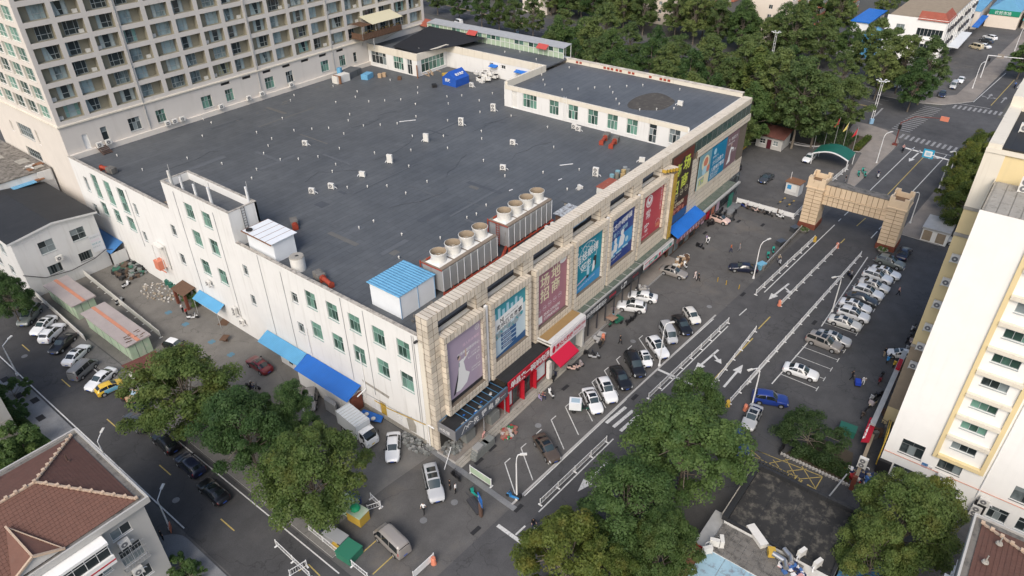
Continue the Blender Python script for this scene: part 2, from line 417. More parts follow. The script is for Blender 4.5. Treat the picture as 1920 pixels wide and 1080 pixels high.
def piece(name, m, parent, c, size):
    """one loose piece (tile, slat, panel): a shared box mesh, scaled"""
    o = bpy.data.objects.new(name, unit_box(m)); C.objects.link(o); o.parent = parent
    o.location = Vector(c)-_cum[parent.name]; o.scale = size; return o

_fc = bpy.data.curves.new('txt', 'FONT'); _fo = bpy.data.objects.new('txt', _fc); C.objects.link(_fo)
def text_mb(mb, s, size, org, right=(1, 0, 0), up=(0, 0, 1), mi=0, align='LEFT', bold=0.0, depth=0.0, sx=1.0):
    """add lettering to mb: org = baseline start (or centre), right/up = reading directions"""
    _fc.body = s; _fc.size = size; _fc.align_x = align; _fc.offset = bold; _fc.extrude = depth
    _fc.resolution_u = 2
    dg = bpy.context.evaluated_depsgraph_get()
    me = bpy.data.meshes.new_from_object(_fo.evaluated_get(dg))
    o, r, u = Vector(org), Vector(right), Vector(up); nrm = r.cross(u)
    mb.add([o+r*(v.co.x*sx)+u*v.co.y+nrm*v.co.z for v in me.vertices], [tuple(p.vertices) for p in me.polygons], mi)
    bpy.data.meshes.remove(me); return mb

def wall(mb, P, u0, u1, z0, z1, rects=(), depth=.2, mi=0, jamb=None):
    """front face of a wall with real openings; P(u, z, d) maps to space, d = inwards"""
    us = sorted({u0, u1, *[r[0] for r in rects], *[r[1] for r in rects]}); zs = sorted({z0, z1, *[r[2] for r in rects], *[r[3] for r in rects]})
    us = [u for u in us if u0 <= u <= u1]; zs = [z for z in zs if z0 <= z <= z1]
    for a, b in zip(us[:-1], us[1:]):
        for c, d in zip(zs[:-1], zs[1:]):
            um, zm = (a+b)/2, (c+d)/2
            if any(r[0] < um < r[1] and r[2] < zm < r[3] for r in rects): continue
            mb.quad(P(a, c, 0), P(b, c, 0), P(b, d, 0), P(a, d, 0), mi)
    j = mi if jamb is None else jamb
    for a, b, c, d in rects:
        mb.quad(P(a, c, 0), P(a, c, depth), P(b, c, depth), P(b, c, 0), j); mb.quad(P(a, d, depth), P(a, d, 0), P(b, d, 0), P(b, d, depth), j)
        mb.quad(P(a, c, depth), P(a, c, 0), P(a, d, 0), P(a, d, depth), j); mb.quad(P(b, c, 0), P(b, c, depth), P(b, d, depth), P(b, d, 0), j)
    return mb
def pbox(mb, P, a, b, c, d, d0, d1, mi=0):
    v = [P(a, c, d0), P(b, c, d0), P(b, d, d0), P(a, d, d0), P(a, c, d1), P(b, c, d1), P(b, d, d1), P(a, d, d1)]
    return mb.add(v, [(0, 1, 2, 3), (5, 4, 7, 6), (4, 0, 3, 7), (1, 5, 6, 2), (3, 2, 6, 7), (4, 5, 1, 0)], mi)
def window(P, r, parent, cols=2, rows=(1.0,), depth=.2, frame='frame_green', glass='glass_green', t=.05, sill=True, split_cols=None, name='window', panes=True, sill_mat=None):
    """frame part with a pane sub-part per light"""
    a, b, c, d = r; f = MB(); g = []
    h = d-c; z = c; d0, d1 = depth-.05, depth+.03
    pbox(f, P, a, b, c, c+t, d0, d1); pbox(f, P, a, b, d-t, d, d0, d1); pbox(f, P, a, a+t, c+t, d-t, d0, d1); pbox(f, P, b-t, b, c+t, d-t, d0, d1)
    acc = 0
    for i, rw in enumerate(rows):
        z0 = c+t if i == 0 else c+h*acc+t/2; acc += rw/sum(rows); z1 = d-t if i == len(rows)-1 else c+h*acc-t/2
        if i < len(rows)-1: pbox(f, P, a+t, b-t, z1, z1+t, d0, d1)
        nc = (split_cols[i] if split_cols else cols)
        for k in range(nc):
            x0 = a+t+(b-a-2*t)*k/nc; x1 = a+t+(b-a-2*t)*(k+1)/nc
            if k: pbox(f, P, x0-t/2, x0+t/2, z0, z1, d0, d1)
            g.append((x0+(t/2 if k else 0), x1-(t/2 if k < nc-1 else 0), z0, z1))
    if sill: pbox(f, P, a-.06, b+.06, c-.07, c-.004, -.08, depth-.06, 0)
    o = part(f, name, [frame], parent)
    if panes:
        for x0, x1, z0, z1 in g:
            part(MB().quad(P(x0, z0, depth), P(x1, z0, depth), P(x1, z1, depth), P(x0, z1, depth)), 'pane', [glass], o)
    else:
        q = MB()
        for x0, x1, z0, z1 in g: q.quad(P(x0, z0, depth), P(x1, z0, depth), P(x1, z1, depth), P(x0, z1, depth))
        part(q, 'pane', [glass], o)
    return o
def face_x(x):            # wall looking towards -x, u = -y so that it reads left to right
    return lambda u, z, d: (x+d, u, z)
def face_y(y):            # wall looking towards -y
    return lambda u, z, d: (u, y+d, z)
def rail(mb, p, q, h, n, r=.02, mi=0):
    p, q = Vector(p), Vector(q)
    for zz in (h, h*.15): mb.bar(p+Vector((0, 0, zz)), q+Vector((0, 0, zz)), r*2.2, r*2.2, mi)
    for i in range(n+1):
        c = p.lerp(q, i/n); mb.bar(c+Vector((0, 0, h*.12)), c+Vector((0, 0, h)), r*1.4, r*1.4, mi)
    return mb
# == ground, roads, markings
def sheet(name, pts, z, m, parent=None):
    b = MB(); n = len(pts)
    a = sum(pts[i][0]*pts[(i+1) % n][1]-pts[(i+1) % n][0]*pts[i][1] for i in range(n))
    if a < 0: pts = pts[::-1]
    b.add([(p[0], p[1], z) for p in pts], [tuple(range(n))])
    o = struct(b, name, [m], parent); _cum[o.name] = Vector((0, 0, 0)); return o
E_ = Vector((cos(R(-3.384)), sin(R(-3.384)), 0)); N_ = Vector((-E_.y, E_.x, 0))
def rd(s, t, z=0): p = Vector((43.1, 32.9, 0))+E_*s+N_*t; p.z = z; return p

sheet('ground', [(-900, -900), (2500, -900), (2500, 2500), (-900, 2500)], -.08, 'ground')
sheet('car_park', [(-60, -60), (209, -60), (190, 45), (195, 96), (205, 175), (225, 330), (-60, 330)], 0, 'asphalt_lot')
main_road = sheet('main_road', [rd(-75, 0), rd(600, 0), rd(600, -13.0), rd(-75, -13.0)], .004, 'asphalt')
side_street = sheet('side_street', [(16.3, -80), (23.9, -80), (23.9, 420), (16.3, 420)], .008, 'asphalt_side')
back_road = sheet('back_road', [(183, -60), (212, -60), (211, 30), (230, 150), (262, 400), (236, 400), (203, 150), (187, 30)], .012, 'asphalt')
sheet('yard', [(26.6, 62), (42, 62), (42, 126), (26.6, 126)], .004, 'yard')
sheet('yard_apron', [(24.6, 47), (34, 46.5), (41.6, 45.6), (42, 62), (24.6, 62)], .006, 'yard2')
sheet('right_car_park', [rd(20, -13.02), rd(95, -12.3), (138, 15), (138, -30), (60, -30)], .009, 'asphalt_dark')
def raised(name, pts, h, m, kerb=True):
    b = MB().prism(pts, -.05, h, 1, 0)
    o = struct(b, name, [m, 'kerb']); _cum[o.name] = Vector((0, 0, 0)); return o
def arc(cx, cy, r, a0, a1, n=8): return [(cx+r*cos(R(a0+(a1-a0)*i/n)), cy+r*sin(R(a0+(a1-a0)*i/n))) for i in range(n+1)]
raised('west_pavement', [(-30, 70.2), (16.2, 70.2)]+arc(12.2, 100.3, 4, 0, 90)+[(-30, 104.3)], .13, 'walk')
raised('corner_pavement', [(9, 20), (16.0, 20), (16.0, 56)]+arc(13.2, 58.4, 2.8, 0, 90, 6)+[(9, 61.2)], .13, 'walk')
raised('street_verge', [(24.1, 44), (26.4, 44), (26.4, 126), (24.1, 126)], .10, 'yard2')
raised('corner_walk', [rd(106, .1), rd(131.5, .3), (179.6, 25.5), (182.8, 26.8), (185.6, 29.7), (187.0, 33.8), (187.4, 39), (189, 52), (176, 50), (168, 30.6), (156, 29.6), (149.5, 28.4)], .11, 'walk_beige')
raised('far_corner_walk', [(211.6, 45), (211.2, 29), (213.6, 22.5), (220.6, 17.0), (256, 14.7), (330, 10.3), (330, 15.5), (257, 19.5), (224, 21.5), (218.5, 26), (217, 32), (218, 45)], .11, 'walk_beige')
sheet('far_car_park', [(217, 32), (218.5, 26), (224, 21.5), (257, 19.5), (330, 15.5), (330, 40), (222, 62)], .05, 'asphalt_lot')
raised('right_walk', [rd(91, -13.2), rd(140, -13.2), rd(142, -20), rd(91, -20)], .11, 'walk_beige')
raised('road_edge_kerb', [rd(-2, .05), rd(46, .05), rd(46, .28), rd(-2, .28)], .10, 'kerb')
raised('shop_terrace', [(41.7, 42.3), (72, 42.6), (100, 42.5), (100, 45.3), (41.7, 45.3)], .42, 'walk_beige')
b = MB()
for i in range(3): b.prism([(41.7, 42.3-.34*i), (72.4, 42.6-.34*i), (72.4, 42.26-.34*i), (41.7, 41.96-.34*i)], -.05, .32-.11*i)
o = struct(b, 'shop_steps', ['concrete'])
b = MB()
p, q = at(798, 836), at(966, 955); d = (q-p).normalized(); nn = Vector((-d.y, d.x, 0))
b.prism([p-nn*.35, q-nn*.35, q+nn*.35, p+nn*.35], -.05, .06)
struct(b, 'apron_edging', ['walk'])

def line(parent, p, q, wd, m='paint_white', z=.018, name='road_marking'):
    p = Vector((p[0], p[1], 0)); q = Vector((q[0], q[1], 0)); d = (q-p).normalized(); n = Vector((-d.y, d.x, 0))*wd/2
    b = MB().quad(p-n+Vector((0, 0, z)), q-n+Vector((0, 0, z)), q+n+Vector((0, 0, z)), p+n+Vector((0, 0, z)))
    return part(b, name, [m], parent)
def pl(parent, a, b_, wd, m='paint_white', z=.018): return line(parent, at(*a), at(*b_), wd, m, z)
for a, b_ in (((1010, 960), (1150, 823)), ((1240, 733), (1365, 611.5)), ((1386, 591.5), (1400, 579)), ((1433, 548.3), (1565, 421.7)), ((1572, 415), (1577, 410)), ((1583, 404), (1596, 392)), ((1630, 358.3), (1715, 275.8)),
              ((1400, 722), (1602, 492)), ((1648, 430), (1654, 424)), ((1633, 446.7), (1645, 434)), ((1703, 368), (1775, 290.8)), ((1447, 720), (1537, 617)), ((1540, 612), (1627, 482)),
              ((983, 930), (1175, 748)), ((1217, 707), (1338, 598)), ((1744, 283), (1783, 292)), ((1825, 191.5), (1886, 137)), ((1792, 193), (1857, 204)), ((1907, 165), (1919, 150)), ((1890, 205), (1916, 175))):
    pl(main_road, a, b_, .16)
for a, b_ in (((1330, 720), (1411.7, 634)), ((1421.7, 617), (1444, 594)), ((1462, 571), (1468, 565)), ((1576, 456), (1584, 448)), ((1606, 424), (1623, 409)), ((1662.5, 366.7), (1743, 282.5)), ((1858, 198), (1902, 150))):
    pl(main_road, a, b_, .17, 'paint_yellow')
for a, b_ in (((1490, 220), (1600, 130)), ((1530, 243), (1640, 150)), ((1570, 265), (1675, 172)), ((1610, 288), (1715, 190)), ((1655, 300), (1750, 212)), ((1700, 320), (1790, 235))):
    pl(main_road, (640+a[0]/3, 720+a[1]/3), (640+b_[0]/3, 720+b_[1]/3), .45)
pl(main_road, (933, 985), (1000, 1033), .45); pl(main_road, (966.7, 1003), (985, 986), .22); pl(main_road, (1234, 693), (1300, 722), .4)
def zebra(parent, a, b_, n, ln, wd, m, dirv, z=.022):
    a, b_ = at(*a), at(*b_)
    for i in range(n):
        c = a.lerp(b_, i/(n-1)); line(parent, c, c+dirv*ln, wd, m, z)
zebra(main_road, (1687, 259), (1798, 287), 12, 3.2, .55, 'paint_worn', E_)
zebra(main_road, (1787, 203), (1903, 221), 13, 3.2, .55, 'paint_worn', E_)
zebra(back_road, (1733, 198.5), (1672, 240), 16, 4.3, .42, 'paint_worn', -N_)
dB = (Vector((206.4, 128.8, 0))-Vector((187+6, 38, 0))).normalized()
dB = Vector((.147, .989, 0)); nB = Vector((.989, -.147, 0))
for off, m in ((4, 'paint_worn'), (8.2, 'paint_worn'), (12.3, 'paint_yellow'), (12.8, 'paint_yellow'), (16.6, 'paint_worn'), (20.6, 'paint_worn')):
    p0 = Vector((188, 38, 0))+nB*off
    for i in range(2 if 'yellow' in m or off in (8.2,) else 14):
        L = 120 if 'yellow' in m or off in (8.2,) else 5
        s0 = i*(122 if L > 50 else 13); line(back_road, p0+dB*s0, p0+dB*(s0+L), .18, m, .022)
line(back_road, at(1640, 218), at(1655, 203), .45, 'paint_worn', .022)
for y in range(-6, 330, 13):
    line(side_street, (19.75, 48.3+y*1.0), (19.75, 50.9+y*1.0), .14, 'paint_yellow')
line(side_street, (16.55, 60), (16.55, 205), .15); line(side_street, (23.3, 42), (23.3, 82), .14); line(side_street, (23.6, 86), (23.6, 102), .16)
def arrow(tail, tip, branch=None, m='paint_white', wd=.32, both=False):
    a, b_ = at(*tail), at(*tip); d = (b_-a).normalized(); n = Vector((-d.y, d.x, 0)); L = (b_-a).length
    g = MB(); Z = Vector((0, 0, .024)); hl = min(2.0, L*.42); hw = .62
    g.quad(a-n*wd/2+Z, b_-d*hl-n*wd/2+Z, b_-d*hl+n*wd/2+Z, a+n*wd/2+Z); g.tri(b_-d*hl-n*hw+Z, b_+Z, b_-d*hl+n*hw+Z)
    for sgn in ((branch,) if branch and not both else ((1, -1) if both else ())):
        r = a+d*L*.22; k = (n*sgn*1.0+d*.55).normalized(); kn = Vector((-k.y, k.x, 0)); e = r+k*1.25
        g.quad(r-kn*wd/2+Z, e-kn*wd/2+Z, e+kn*wd/2+Z, r+kn*wd/2+Z); g.tri(e-kn*hw*.9+Z, e+k*1.0+Z, e+kn*hw*.9+Z)
    part(g, 'road_marking', [m], main_road)
arrow((1138, 867), (1083, 922)); arrow((1347, 656), (1301, 696), 1); arrow((1479, 532), (1441, 562), 1); arrow((1357, 726), (1393, 684))
arrow((1722, 287), (1704, 303)); arrow((1742, 298), (1752, 287), both=True); arrow((1851, 186), (1860, 176), both=True, m='paint_worn'); arrow((1877, 193), (1887, 182), m='paint_worn')
for k in range(16):
    x = 81.5+2.62*k; yt = 17.3-.043*(x-81.5)
    rp = BO['right_car_park']; line(rp, (x, yt), (x, yt-5.1), .10); line(rp, (x-.55, yt-5.1), (x+.55, yt-5.1), .10)
cp = BO['car_park']; _cum[cp.name] = Vector((0, 0, 0)); _cum['right_car_park'] = Vector((0, 0, 0))
for k in (0, 1, 2, 3, 4, 5, 6, 7, 8, 9, 10):
    x = 45.5+3.12*k; y = 37.7-.08*k
    line(cp, (x, y), (x-3.2, y-4.2), .12); line(cp, (x-.05, y), (x+1.0, y-.06), .12)
pl(cp, (705, 1014), (678, 1038), .13, 'paint_yellow'); pl(cp, (737, 1042), (699, 1077), .13, 'paint_yellow')
for a, b_ in (((578, 1058), (600, 1080)), ((560, 1071), (578, 1058))): pl(side_street, a, b_, .13, 'paint_yellow', .02)
S8 = lambda x, y: (1260+x/4.908, 860+y/4.908)
for a, b_ in (((560, -160), (1385, 165)), ((1385, 165), (1255, 390)), ((800, 0), (1180, 185)), ((1180, 185), (1100, 305)), ((1255, 390), (1100, 300)), ((1045, 0), (1140, 165)), ((880, 45), (1090, 5)), ((1040, 118), (1240, 95)), ((1195, 70), (1320, 270)), ((1180, 187), (1385, 168)), ((1165, 225), (1250, 380)), ((1110, 295), (1320, 270)), ((930, 10), (985, 80)), ((560, -160), (640, -40)), ((640, -40), (800, 0)), ((760, -80), (900, -30)), ((700, -100), (820, 0))):
    pl(BO['right_car_park'], S8(*a), S8(*b_), .11, 'paint_yellow', .014)
g = MB(); q = at(1462, 897); text_mb(g, '出口', 2.3, (q.x, q.y, .016), right=(-.20, -.98, 0), up=(.98, -.20, 0)); part(g, 'road_lettering', ['paint_yellow'], BO['right_car_park'])
for i, (x, y) in enumerate([(972, 953), (892, 995), (923, 840), (898, 865), (1190, 745), (1060, 727), (1393, 552), (1527, 605), (1385, 415), (1430, 422), (10, 713), (36, 743), (66, 752), (77, 785), (1322, 437), (1490, 840)]):
    c = at(x, y); a = R(-3.4) if x > 200 else 0
    g = MB().obox((c.x, c.y, .13 if x < 100 else .02), 1.3 if x > 200 else .9, .5 if x > 200 else 1.2, .02, a)
    lone(g, 'drain_grate', ['grate'], 'black slotted drain grate set flush in the paving', 'drain', 'drain grates in the paving')
for (x, y) in [(852, 942), (1187, 640), (1330, 575), (1009, 798), (46, 668), (794, 976), (330, 938)]:
    c = at(x, y); g = MB().cyl((c.x, c.y, .0), (c.x, c.y, .025), .42, .42, 14)
    lone(g, 'manhole_cover', ['walk'], 'round iron manhole cover set in the asphalt', 'manhole', 'manhole covers in the road')
# == the shopping mall
mall = thing('mall_building', 'large white flat roofed shopping mall with grey felt roof and tiled poster frontage', 'building', (42, 45.2, 0))
ZR = 16.4
roof = part(MB().prism([(42.35, 47), (108.2, 47), (108.2, 87), (121.3, 87), (121.3, 115), (111.7, 115), (111.7, 130.9), (42.35, 130.9)], ZR-.5, ZR), 'roof', ['bitumen'], mall)
X = 42.0; PX_ = face_x(X)
WL = []
for y0, y1 in ((91.0, 93.15), (86.6, 88.7)):
    for z0, z1 in ((17.5, 19.9), (13.0, 15.5), (8.0, 10.5)): WL.append((y0, y1, z0, z1, 'b'))
for y0, y1, zz in ((98.4, 99.75, ((12.3, 14.2), (7.2, 9.1))), (80.1, 81.2, ((12.2, 13.9), (7.2, 8.9))), (69.2, 70.5, ((12.1, 13.7), (7.1, 8.8))), (109.7, 110.8, ((12.3, 14.4), (7.5, 9.3)))):
    for z0, z1 in zz: WL.append((y0, y1, z0, z1, 's'))
for y0 in (65.2, 61.0, 56.9, 52.65, 48.5):
    for z0, z1 in ((12.7, 15.3), (7.8, 10.4)): WL.append((y0, y0+2.1, z0, z1, 'b'))
for y0, y1 in ((122, 124.0), (117.5, 119.6), (112.8, 115.1)):
    WL.append((y0, y1, 11.6, 16.0, 't')); WL.append((y0, y1, 8.3, 10.8, 'b'))
WL += [(126.2, 127.5, 11.8, 14.5, 's'), (126.2, 127.9, 7.1, 9.3, 's')]
low = [w_ for w_ in WL if w_[3] < 17.2]; hi = [w_ for w_ in WL if w_[3] >= 17.2]
doors = [(54.3, 55.5, .0, 2.9, 'd'), (79.0, 80.0, 0, 2.6, 'd'), (51.4, 52.3, 1.4, 3.2, 'v'), (58.0, 59.2, 1.6, 2.9, 'v')]
g = MB()
wall(g, PX_, 47.0, 130.9, 0, 17.2, [w_[:4] for w_ in low+doors], .22)
wall(g, PX_, 81.4, 98.3, 17.2, 21.7, [w_[:4] for w_ in hi], .22)
g.box(42.02, 42.35, 47, 81.4, ZR, 17.2); g.box(42.02, 42.35, 98.3, 130.9, ZR, 17.2)
part(g, 'wall', ['wall_white'], mall)
g = MB()
g.quad((42, 81.4, 17.2), (46.4, 81.4, ZR), (46.4, 81.4, 21.7), (42, 81.4, 21.7)); g.box(46.1, 46.4, 81.4, 98.3, ZR, 21.7); g.box(42.3, 46.1, 98.0, 98.3, ZR, 21.7); g.box(42.3, 46.1, 81.42, 81.7, ZR, 21.7)
part(g, 'stair_block_wall', ['wall_white'], mall)
part(MB().box(42.3, 46.1, 81.7, 98.0, 20.2, 20.5), 'stair_block_roof', ['bitumen'], mall)
g = MB(); g.box(41.94, 42.36, 81.36, 98.34, 21.7, 21.78); g.box(42.36, 46.44, 81.36, 81.72, 21.7, 21.78); g.box(46.08, 46.44, 81.72, 98.34, 21.7, 21.78); g.box(42.36, 46.08, 97.98, 98.34, 21.7, 21.78)
part(g, 'parapet_cap', ['parapet'], mall)
g = MB(); g.box(41.94, 42.4, 47.0, 81.36, 17.2, 17.28); g.box(41.94, 42.4, 98.34, 130.9, 17.2, 17.28); part(g, 'parapet_cap', ['parapet'], mall)
part(MB().box(43.4, 49.8, 93.0, 102.6, ZR+.002, ZR+.05), 'repaired_roof_patch', ['sand'], mall)
for a, b_, c, d, k in WL:
    if k == 't':
        window(PX_, (a, b_, c, d), mall, rows=(1.6, 1.1, 1.7), split_cols=(2, 2, 2), depth=.2)
    elif k == 'b': window(PX_, (a, b_, c, d), mall, rows=(1.45, 1.0), split_cols=(3, 2), depth=.2)
    else: window(PX_, (a, b_, c, d), mall, rows=(1.3, .7), cols=2, depth=.2, frame='frame_grey', glass='glass_dark')
for a, b_, c, d, k in doors[:2]:
    part(MB().quad((X+.15, a, c), (X+.15, b_, c), (X+.15, b_, d), (X+.15, a, d)), 'door', ['tile_yellow' if a < 60 else 'concrete_dark'], mall)
for a, b_, c, d, k in doors[2:]:
    o = part(MB().quad((X+.2, a, c), (X+.2, b_, c), (X+.2, b_, d), (X+.2, a, d)), 'vent_opening', ['glass_dark'], mall)
    f = MB()
    for i in range(4): f.box(X-.03, X+.2, a, b_, c+(d-c)*(i+.25)/4, c+(d-c)*(i+.5)/4)
    part(f, 'louvre', ['frame_white'], o)
part(MB().box(41.93, 41.998, 47.3, 62, 0, .7), 'plinth', ['concrete'], mall)
g = MB(); g.add([(41.993, 49.0, .9), (41.993, 50.3, .7), (41.993, 50.6, 2.6), (41.993, 49.6, 3.4), (41.993, 48.9, 2.2)], [(0, 1, 2, 3, 4)]); g.add([(41.993, 53.5, 4.2), (41.993, 58.2, 4.5), (41.993, 58.4, 4.9), (41.993, 53.3, 4.7)], [(0, 1, 2, 3)])
part(g, 'bare_plaster', ['concrete'], mall)
g = MB()
for y, z0, z1 in ((76.6, 3, 17), (85.4, 3, 20.6), (95.3, 3, 20.9), (71.9, 3.2, 16.2), (60.0, 4, 17), (111.6, 6, 16.5), (47.6, .5, 16.9), (47.9, 3.4, 16.9), (56.0, 3.5, 16.8)): g.tube([(41.95, y, z0), (41.95, y, z1)], .035, 5)
g.tube([(41.94, 47.2, 3.6), (41.94, 52, 2.9), (41.94, 57.8, 2.7)], .04, 5)
part(g, 'cable', ['grey_metal'], mall)
g = MB(); g.tube([(41.9, 57.8, 9.5), (41.9, 57.8, 3.6), (40.3, 57.6, 3.5)], .09, 7); g.tube([(41.9, 68.6, 8.6), (41.9, 68.6, 3.6)], .07, 6); g.tube([(41.85, 45.6, 3.9), (41.85, 46.6, 3.9), (41.85, 46.6, .2)], .1, 7)
part(g, 'drain_pipe', ['white_metal'], mall)
part(MB().tube([(41.9, 47.1, 3.6), (41.9, 53.9, 2.4), (41.9, 56.3, 2.4)], .06, 6), 'gas_pipe', ['tile_yellow'], mall)

CX0, CX1 = 42.0, 43.7
back = MB()
back.box(42.05, 43.65, 45.25, 46.95, 0, 18.95)
back.box(42.05, 131.2, 45.25, 46.95, 18.95, 20.05)
FR = [(43.7, 50.9), (51.9, 60.0), (61.0, 69.6), (70.1, 78.6), (79.3, 87.7), (88.4, 97.3)]
PO = [(44.1, 50.4), (52.6, 59.3), (61.6, 68.7), (70.8, 77.7), (80.0, 87.0), (89.3, 96.4)]
ZB = [6.2, 7.6, 7.2, 7.5, 7.6, 7.6]
tiles = []           # (centre, size)
def tface(u0, u1, z0, z1, y, tu=.82, tz=.82):
    nu, nz = max(1, round((u1-u0)/tu)), max(1, round((z1-z0)/tz))
    for i in range(nu):
        for j in range(nz):
            a, b_ = u0+(u1-u0)*i/nu, u0+(u1-u0)*(i+1)/nu; c, d = z0+(z1-z0)*j/nz, z0+(z1-z0)*(j+1)/nz
            tiles.append((Vector(((a+b_)/2, y, (c+d)/2)), (b_-a-.10, .05, d-c-.10)))
def tside(y0, y1, z0, z1, x, ty=.82, tz=.82):
    nu, nz = max(1, round((y1-y0)/ty)), max(1, round((z1-z0)/tz))
    for i in range(nu):
        for j in range(nz):
            a, b_ = y0+(y1-y0)*i/nu, y0+(y1-y0)*(i+1)/nu; c, d = z0+(z1-z0)*j/nz, z0+(z1-z0)*(j+1)/nz
            tiles.append((Vector((x, (a+b_)/2, (c+d)/2)), (.05, b_-a-.10, d-c-.10)))
def ttop(x0, x1, y0, y1, z, tx=.6):
    n = max(1, round((x1-x0)/tx))
    for i in range(n):
        a, b_ = x0+(x1-x0)*i/n, x0+(x1-x0)*(i+1)/n
        tiles.append((Vector(((a+b_)/2, (y0+y1)/2, z)), (b_-a-.11, y1-y0-.04, .05)))
tside(45.22, 46.98, 0, 20.05, 42.03); tface(42.0, 43.7, 0, 20.05, 45.23); tside(45.3, 46.9, 0, 18.9, 43.68, 1.6)
ttop(42.0, 131.2, 45.22, 46.98, 20.07); tface(43.7, 131.2, 18.95, 20.05, 45.23, .62, 1.1)
for k, ((a, b_), (c, d)) in enumerate(zip(FR, PO)):
    z0, z1 = ZB[k], 15.9; y0, y1 = 44.5, 45.65
    back.box(a+.03, c-.03, y0+.03, y1, 5.0, 16.85); back.box(d+.03, b_-.03, y0+.03, y1, 5.0, 16.85)
    back.box(c-.03, d+.03, y0+.03, y1, z1+.03, 16.85); back.box(c-.03, d+.03, y0+.03, y1, 5.0, z0-.03)
    tface(a, c, 5.0, 16.87, y0+.01, .7); tface(d, b_, 5.0, 16.87, y0+.01, .9); tface(c, d, z1, 16.87, y0+.01, .62, 1.1); tface(c, d, 5.0, z0, y0+.01, .62, .8)
    ttop(a, b_, y0, y1, 16.87); tside(y0+.03, 45.0, z0, z1, d+.01, .6, .85); tside(y0, y1, 5.0, 16.85, a+.01, 1.6, .85)
    p0, p1 = ((50.2, 52.3), (59.2, 61.4), (68.1, 70.4), (77.4, 80.0), (86.6, 89.4), (95.8, 98.4))[k]
    back.box(p0+.03, p1-.03, 45.3, 46.8, 16.0, 18.95); tface(p0, p1, 16.87, 18.95, 45.28, 1.1, .7); tside(45.3, 46.8, 16.87, 18.95, p0+.01, 1.5, .7)
back.box(98.4, 131.0, 45.25, 46.95, 5.0, 18.95); back.box(108.2, 131.2, 44.95, 46.9, 15.7, 17.0)
tface(106.6, 131, 5.0, 8.3, 45.23, .9, .8); tface(106.6, 109.6, 8.3, 15.7, 45.23, .9, .8); tface(108.2, 131.2, 15.7, 17.0, 44.93, .8, .65); tface(98.4, 98.8, 5, 18.95, 45.23); ttop(108.2, 131.2, 44.95, 45.25, 17.02)
tface(109.6, 127.4, 8.0, 8.9, 45.1, .7, .9)
part(back, 'frontage_core', ['grout'], mall)
tiles.sort(key=lambda t: (t[0]-Vector((0, 0, 65))).length)
for c, s_ in tiles[:298]: piece('tile', 'tile', mall, c, s_)
g = MB()
for c, s_ in tiles[298:]: g.box(c.x-s_[0]/2, c.x+s_[0]/2, c.y-s_[1]/2, c.y+s_[1]/2, c.z-s_[2]/2, c.z+s_[2]/2)
part(g, 'tile_cladding', ['tile'], mall, kind='stuff')
g = MB().box(107.4, 130.95, 45.1, 45.24, 17.03, 18.93); part(g, 'glass_band', ['glass_bottle'], mall)
g = MB()
for i in range(12): g.box(107.4+i*2.1, 107.46+i*2.1, 45.05, 45.1, 17.03, 18.93)
part(g, 'glazing_bar', ['frame_dark'], mall)
g = MB()
for x0, x1, m in ((60.0, 61.0, 0), (69.6, 70.1, 0)): g.box(x0, x1, 45.4, 45.5, 5, 16.8, 0)
part(g, 'gutter_panel', ['brown_sheet'], mall)
for x in (51.4, 79.0, 88.05): part(MB().box(x-.18, x+.18, 44.75, 45.1, 5.2, 16.9), 'downpipe', ['white_metal'], mall)
part(MB().box(42.0, 131, 46.3, 46.99, 0, 16.4), 'front_wall', ['wall_pale'], mall)
g = MB(); g.box(130.7, 131.2, 47.0, 130.9, 0, 20.7); g.box(108.2, 131.2, 47.0, 47.3, ZR, 19); part(g, 'east_wall', ['wall_cream'], mall)
part(MB().box(42.35, 131, 130.4, 130.95, 0, 17.3), 'rear_kerb_wall', ['wall_cream'], mall)
g = MB()
g.box(41.5, 97.5, 46.9, 47.15, ZR, 16.6); part(g, 'front_upstand', ['bitumen_black'], mall)

ZA, ZB_ = 20.0, 20.7
AW = []      # windows on the face towards -x at x=108.2
PA = face_x(108.2)
for y0, y1, z0, z1 in ((84.0, 85.3, 16.5, 20.3), (79.2, 82.6, 17.2, 20.2), (74.0, 76.2, 17.1, 19.9), (69.6, 71.8, 17.1, 19.9), (65.2, 67.4, 17.1, 19.9), (61.0, 63.2, 17.1, 19.9), (56.9, 59.1, 17.1, 19.9), (53.1, 54.6, 16.5, 19.9), (48.6, 50.7, 17.3, 20.0)): AW.append((y0, y1, z0, z1))
g = MB(); wall(g, PA, 47, 87.2, ZR, 20.72, AW, .2)
PB = face_y(87.0); g.quad((108.2, 87.2, ZR), (121.5, 87.2, ZR), (121.5, 87.2, 21.35), (108.2, 87.2, 21.35))
PC = face_x(121.5); wall(g, PC, 87.2, 114.9, ZR, 21.35, [(97.5, 98.7, 18.7, 19.5), (101, 102, 18.7, 19.5), (92.2, 93.4, 16.5, 18.7)], .2)
PD = face_y(114.9); WD = [(113.0, 120.6, 17.0, 20.3)]; wall(g, PD, 111.7, 121.5, ZR, 21.35, WD, .2)
PE = face_x(111.7); WE = [(125.0, 130.0, 17.2, 20.5), (119.4, 122.6, 17.0, 20.2), (116.6, 118.2, 16.5, 20.0)]; wall(g, PE, 114.9, 130.9, ZR, 21.35, WE, .2)
g.box(108.5, 130.7, 47.0, 47.1, 19, ZA+.05)
part(g, 'upper_wall', ['wall_white'], mall)
g = MB()
for a in ((108.15, 108.6, 47.3, 87.0), (108.6, 121.9, 86.75, 87.25), (121.45, 121.9, 87.25, 114.85), (111.65, 121.9, 114.85, 115.3), (111.65, 112.1, 115.3, 130.9)): g.box(a[0], a[1], a[2], a[3], ZA-.1, 20.73 if a[0] < 108.3 else 21.38)
part(g, 'upper_parapet', ['wall_pale'], mall)
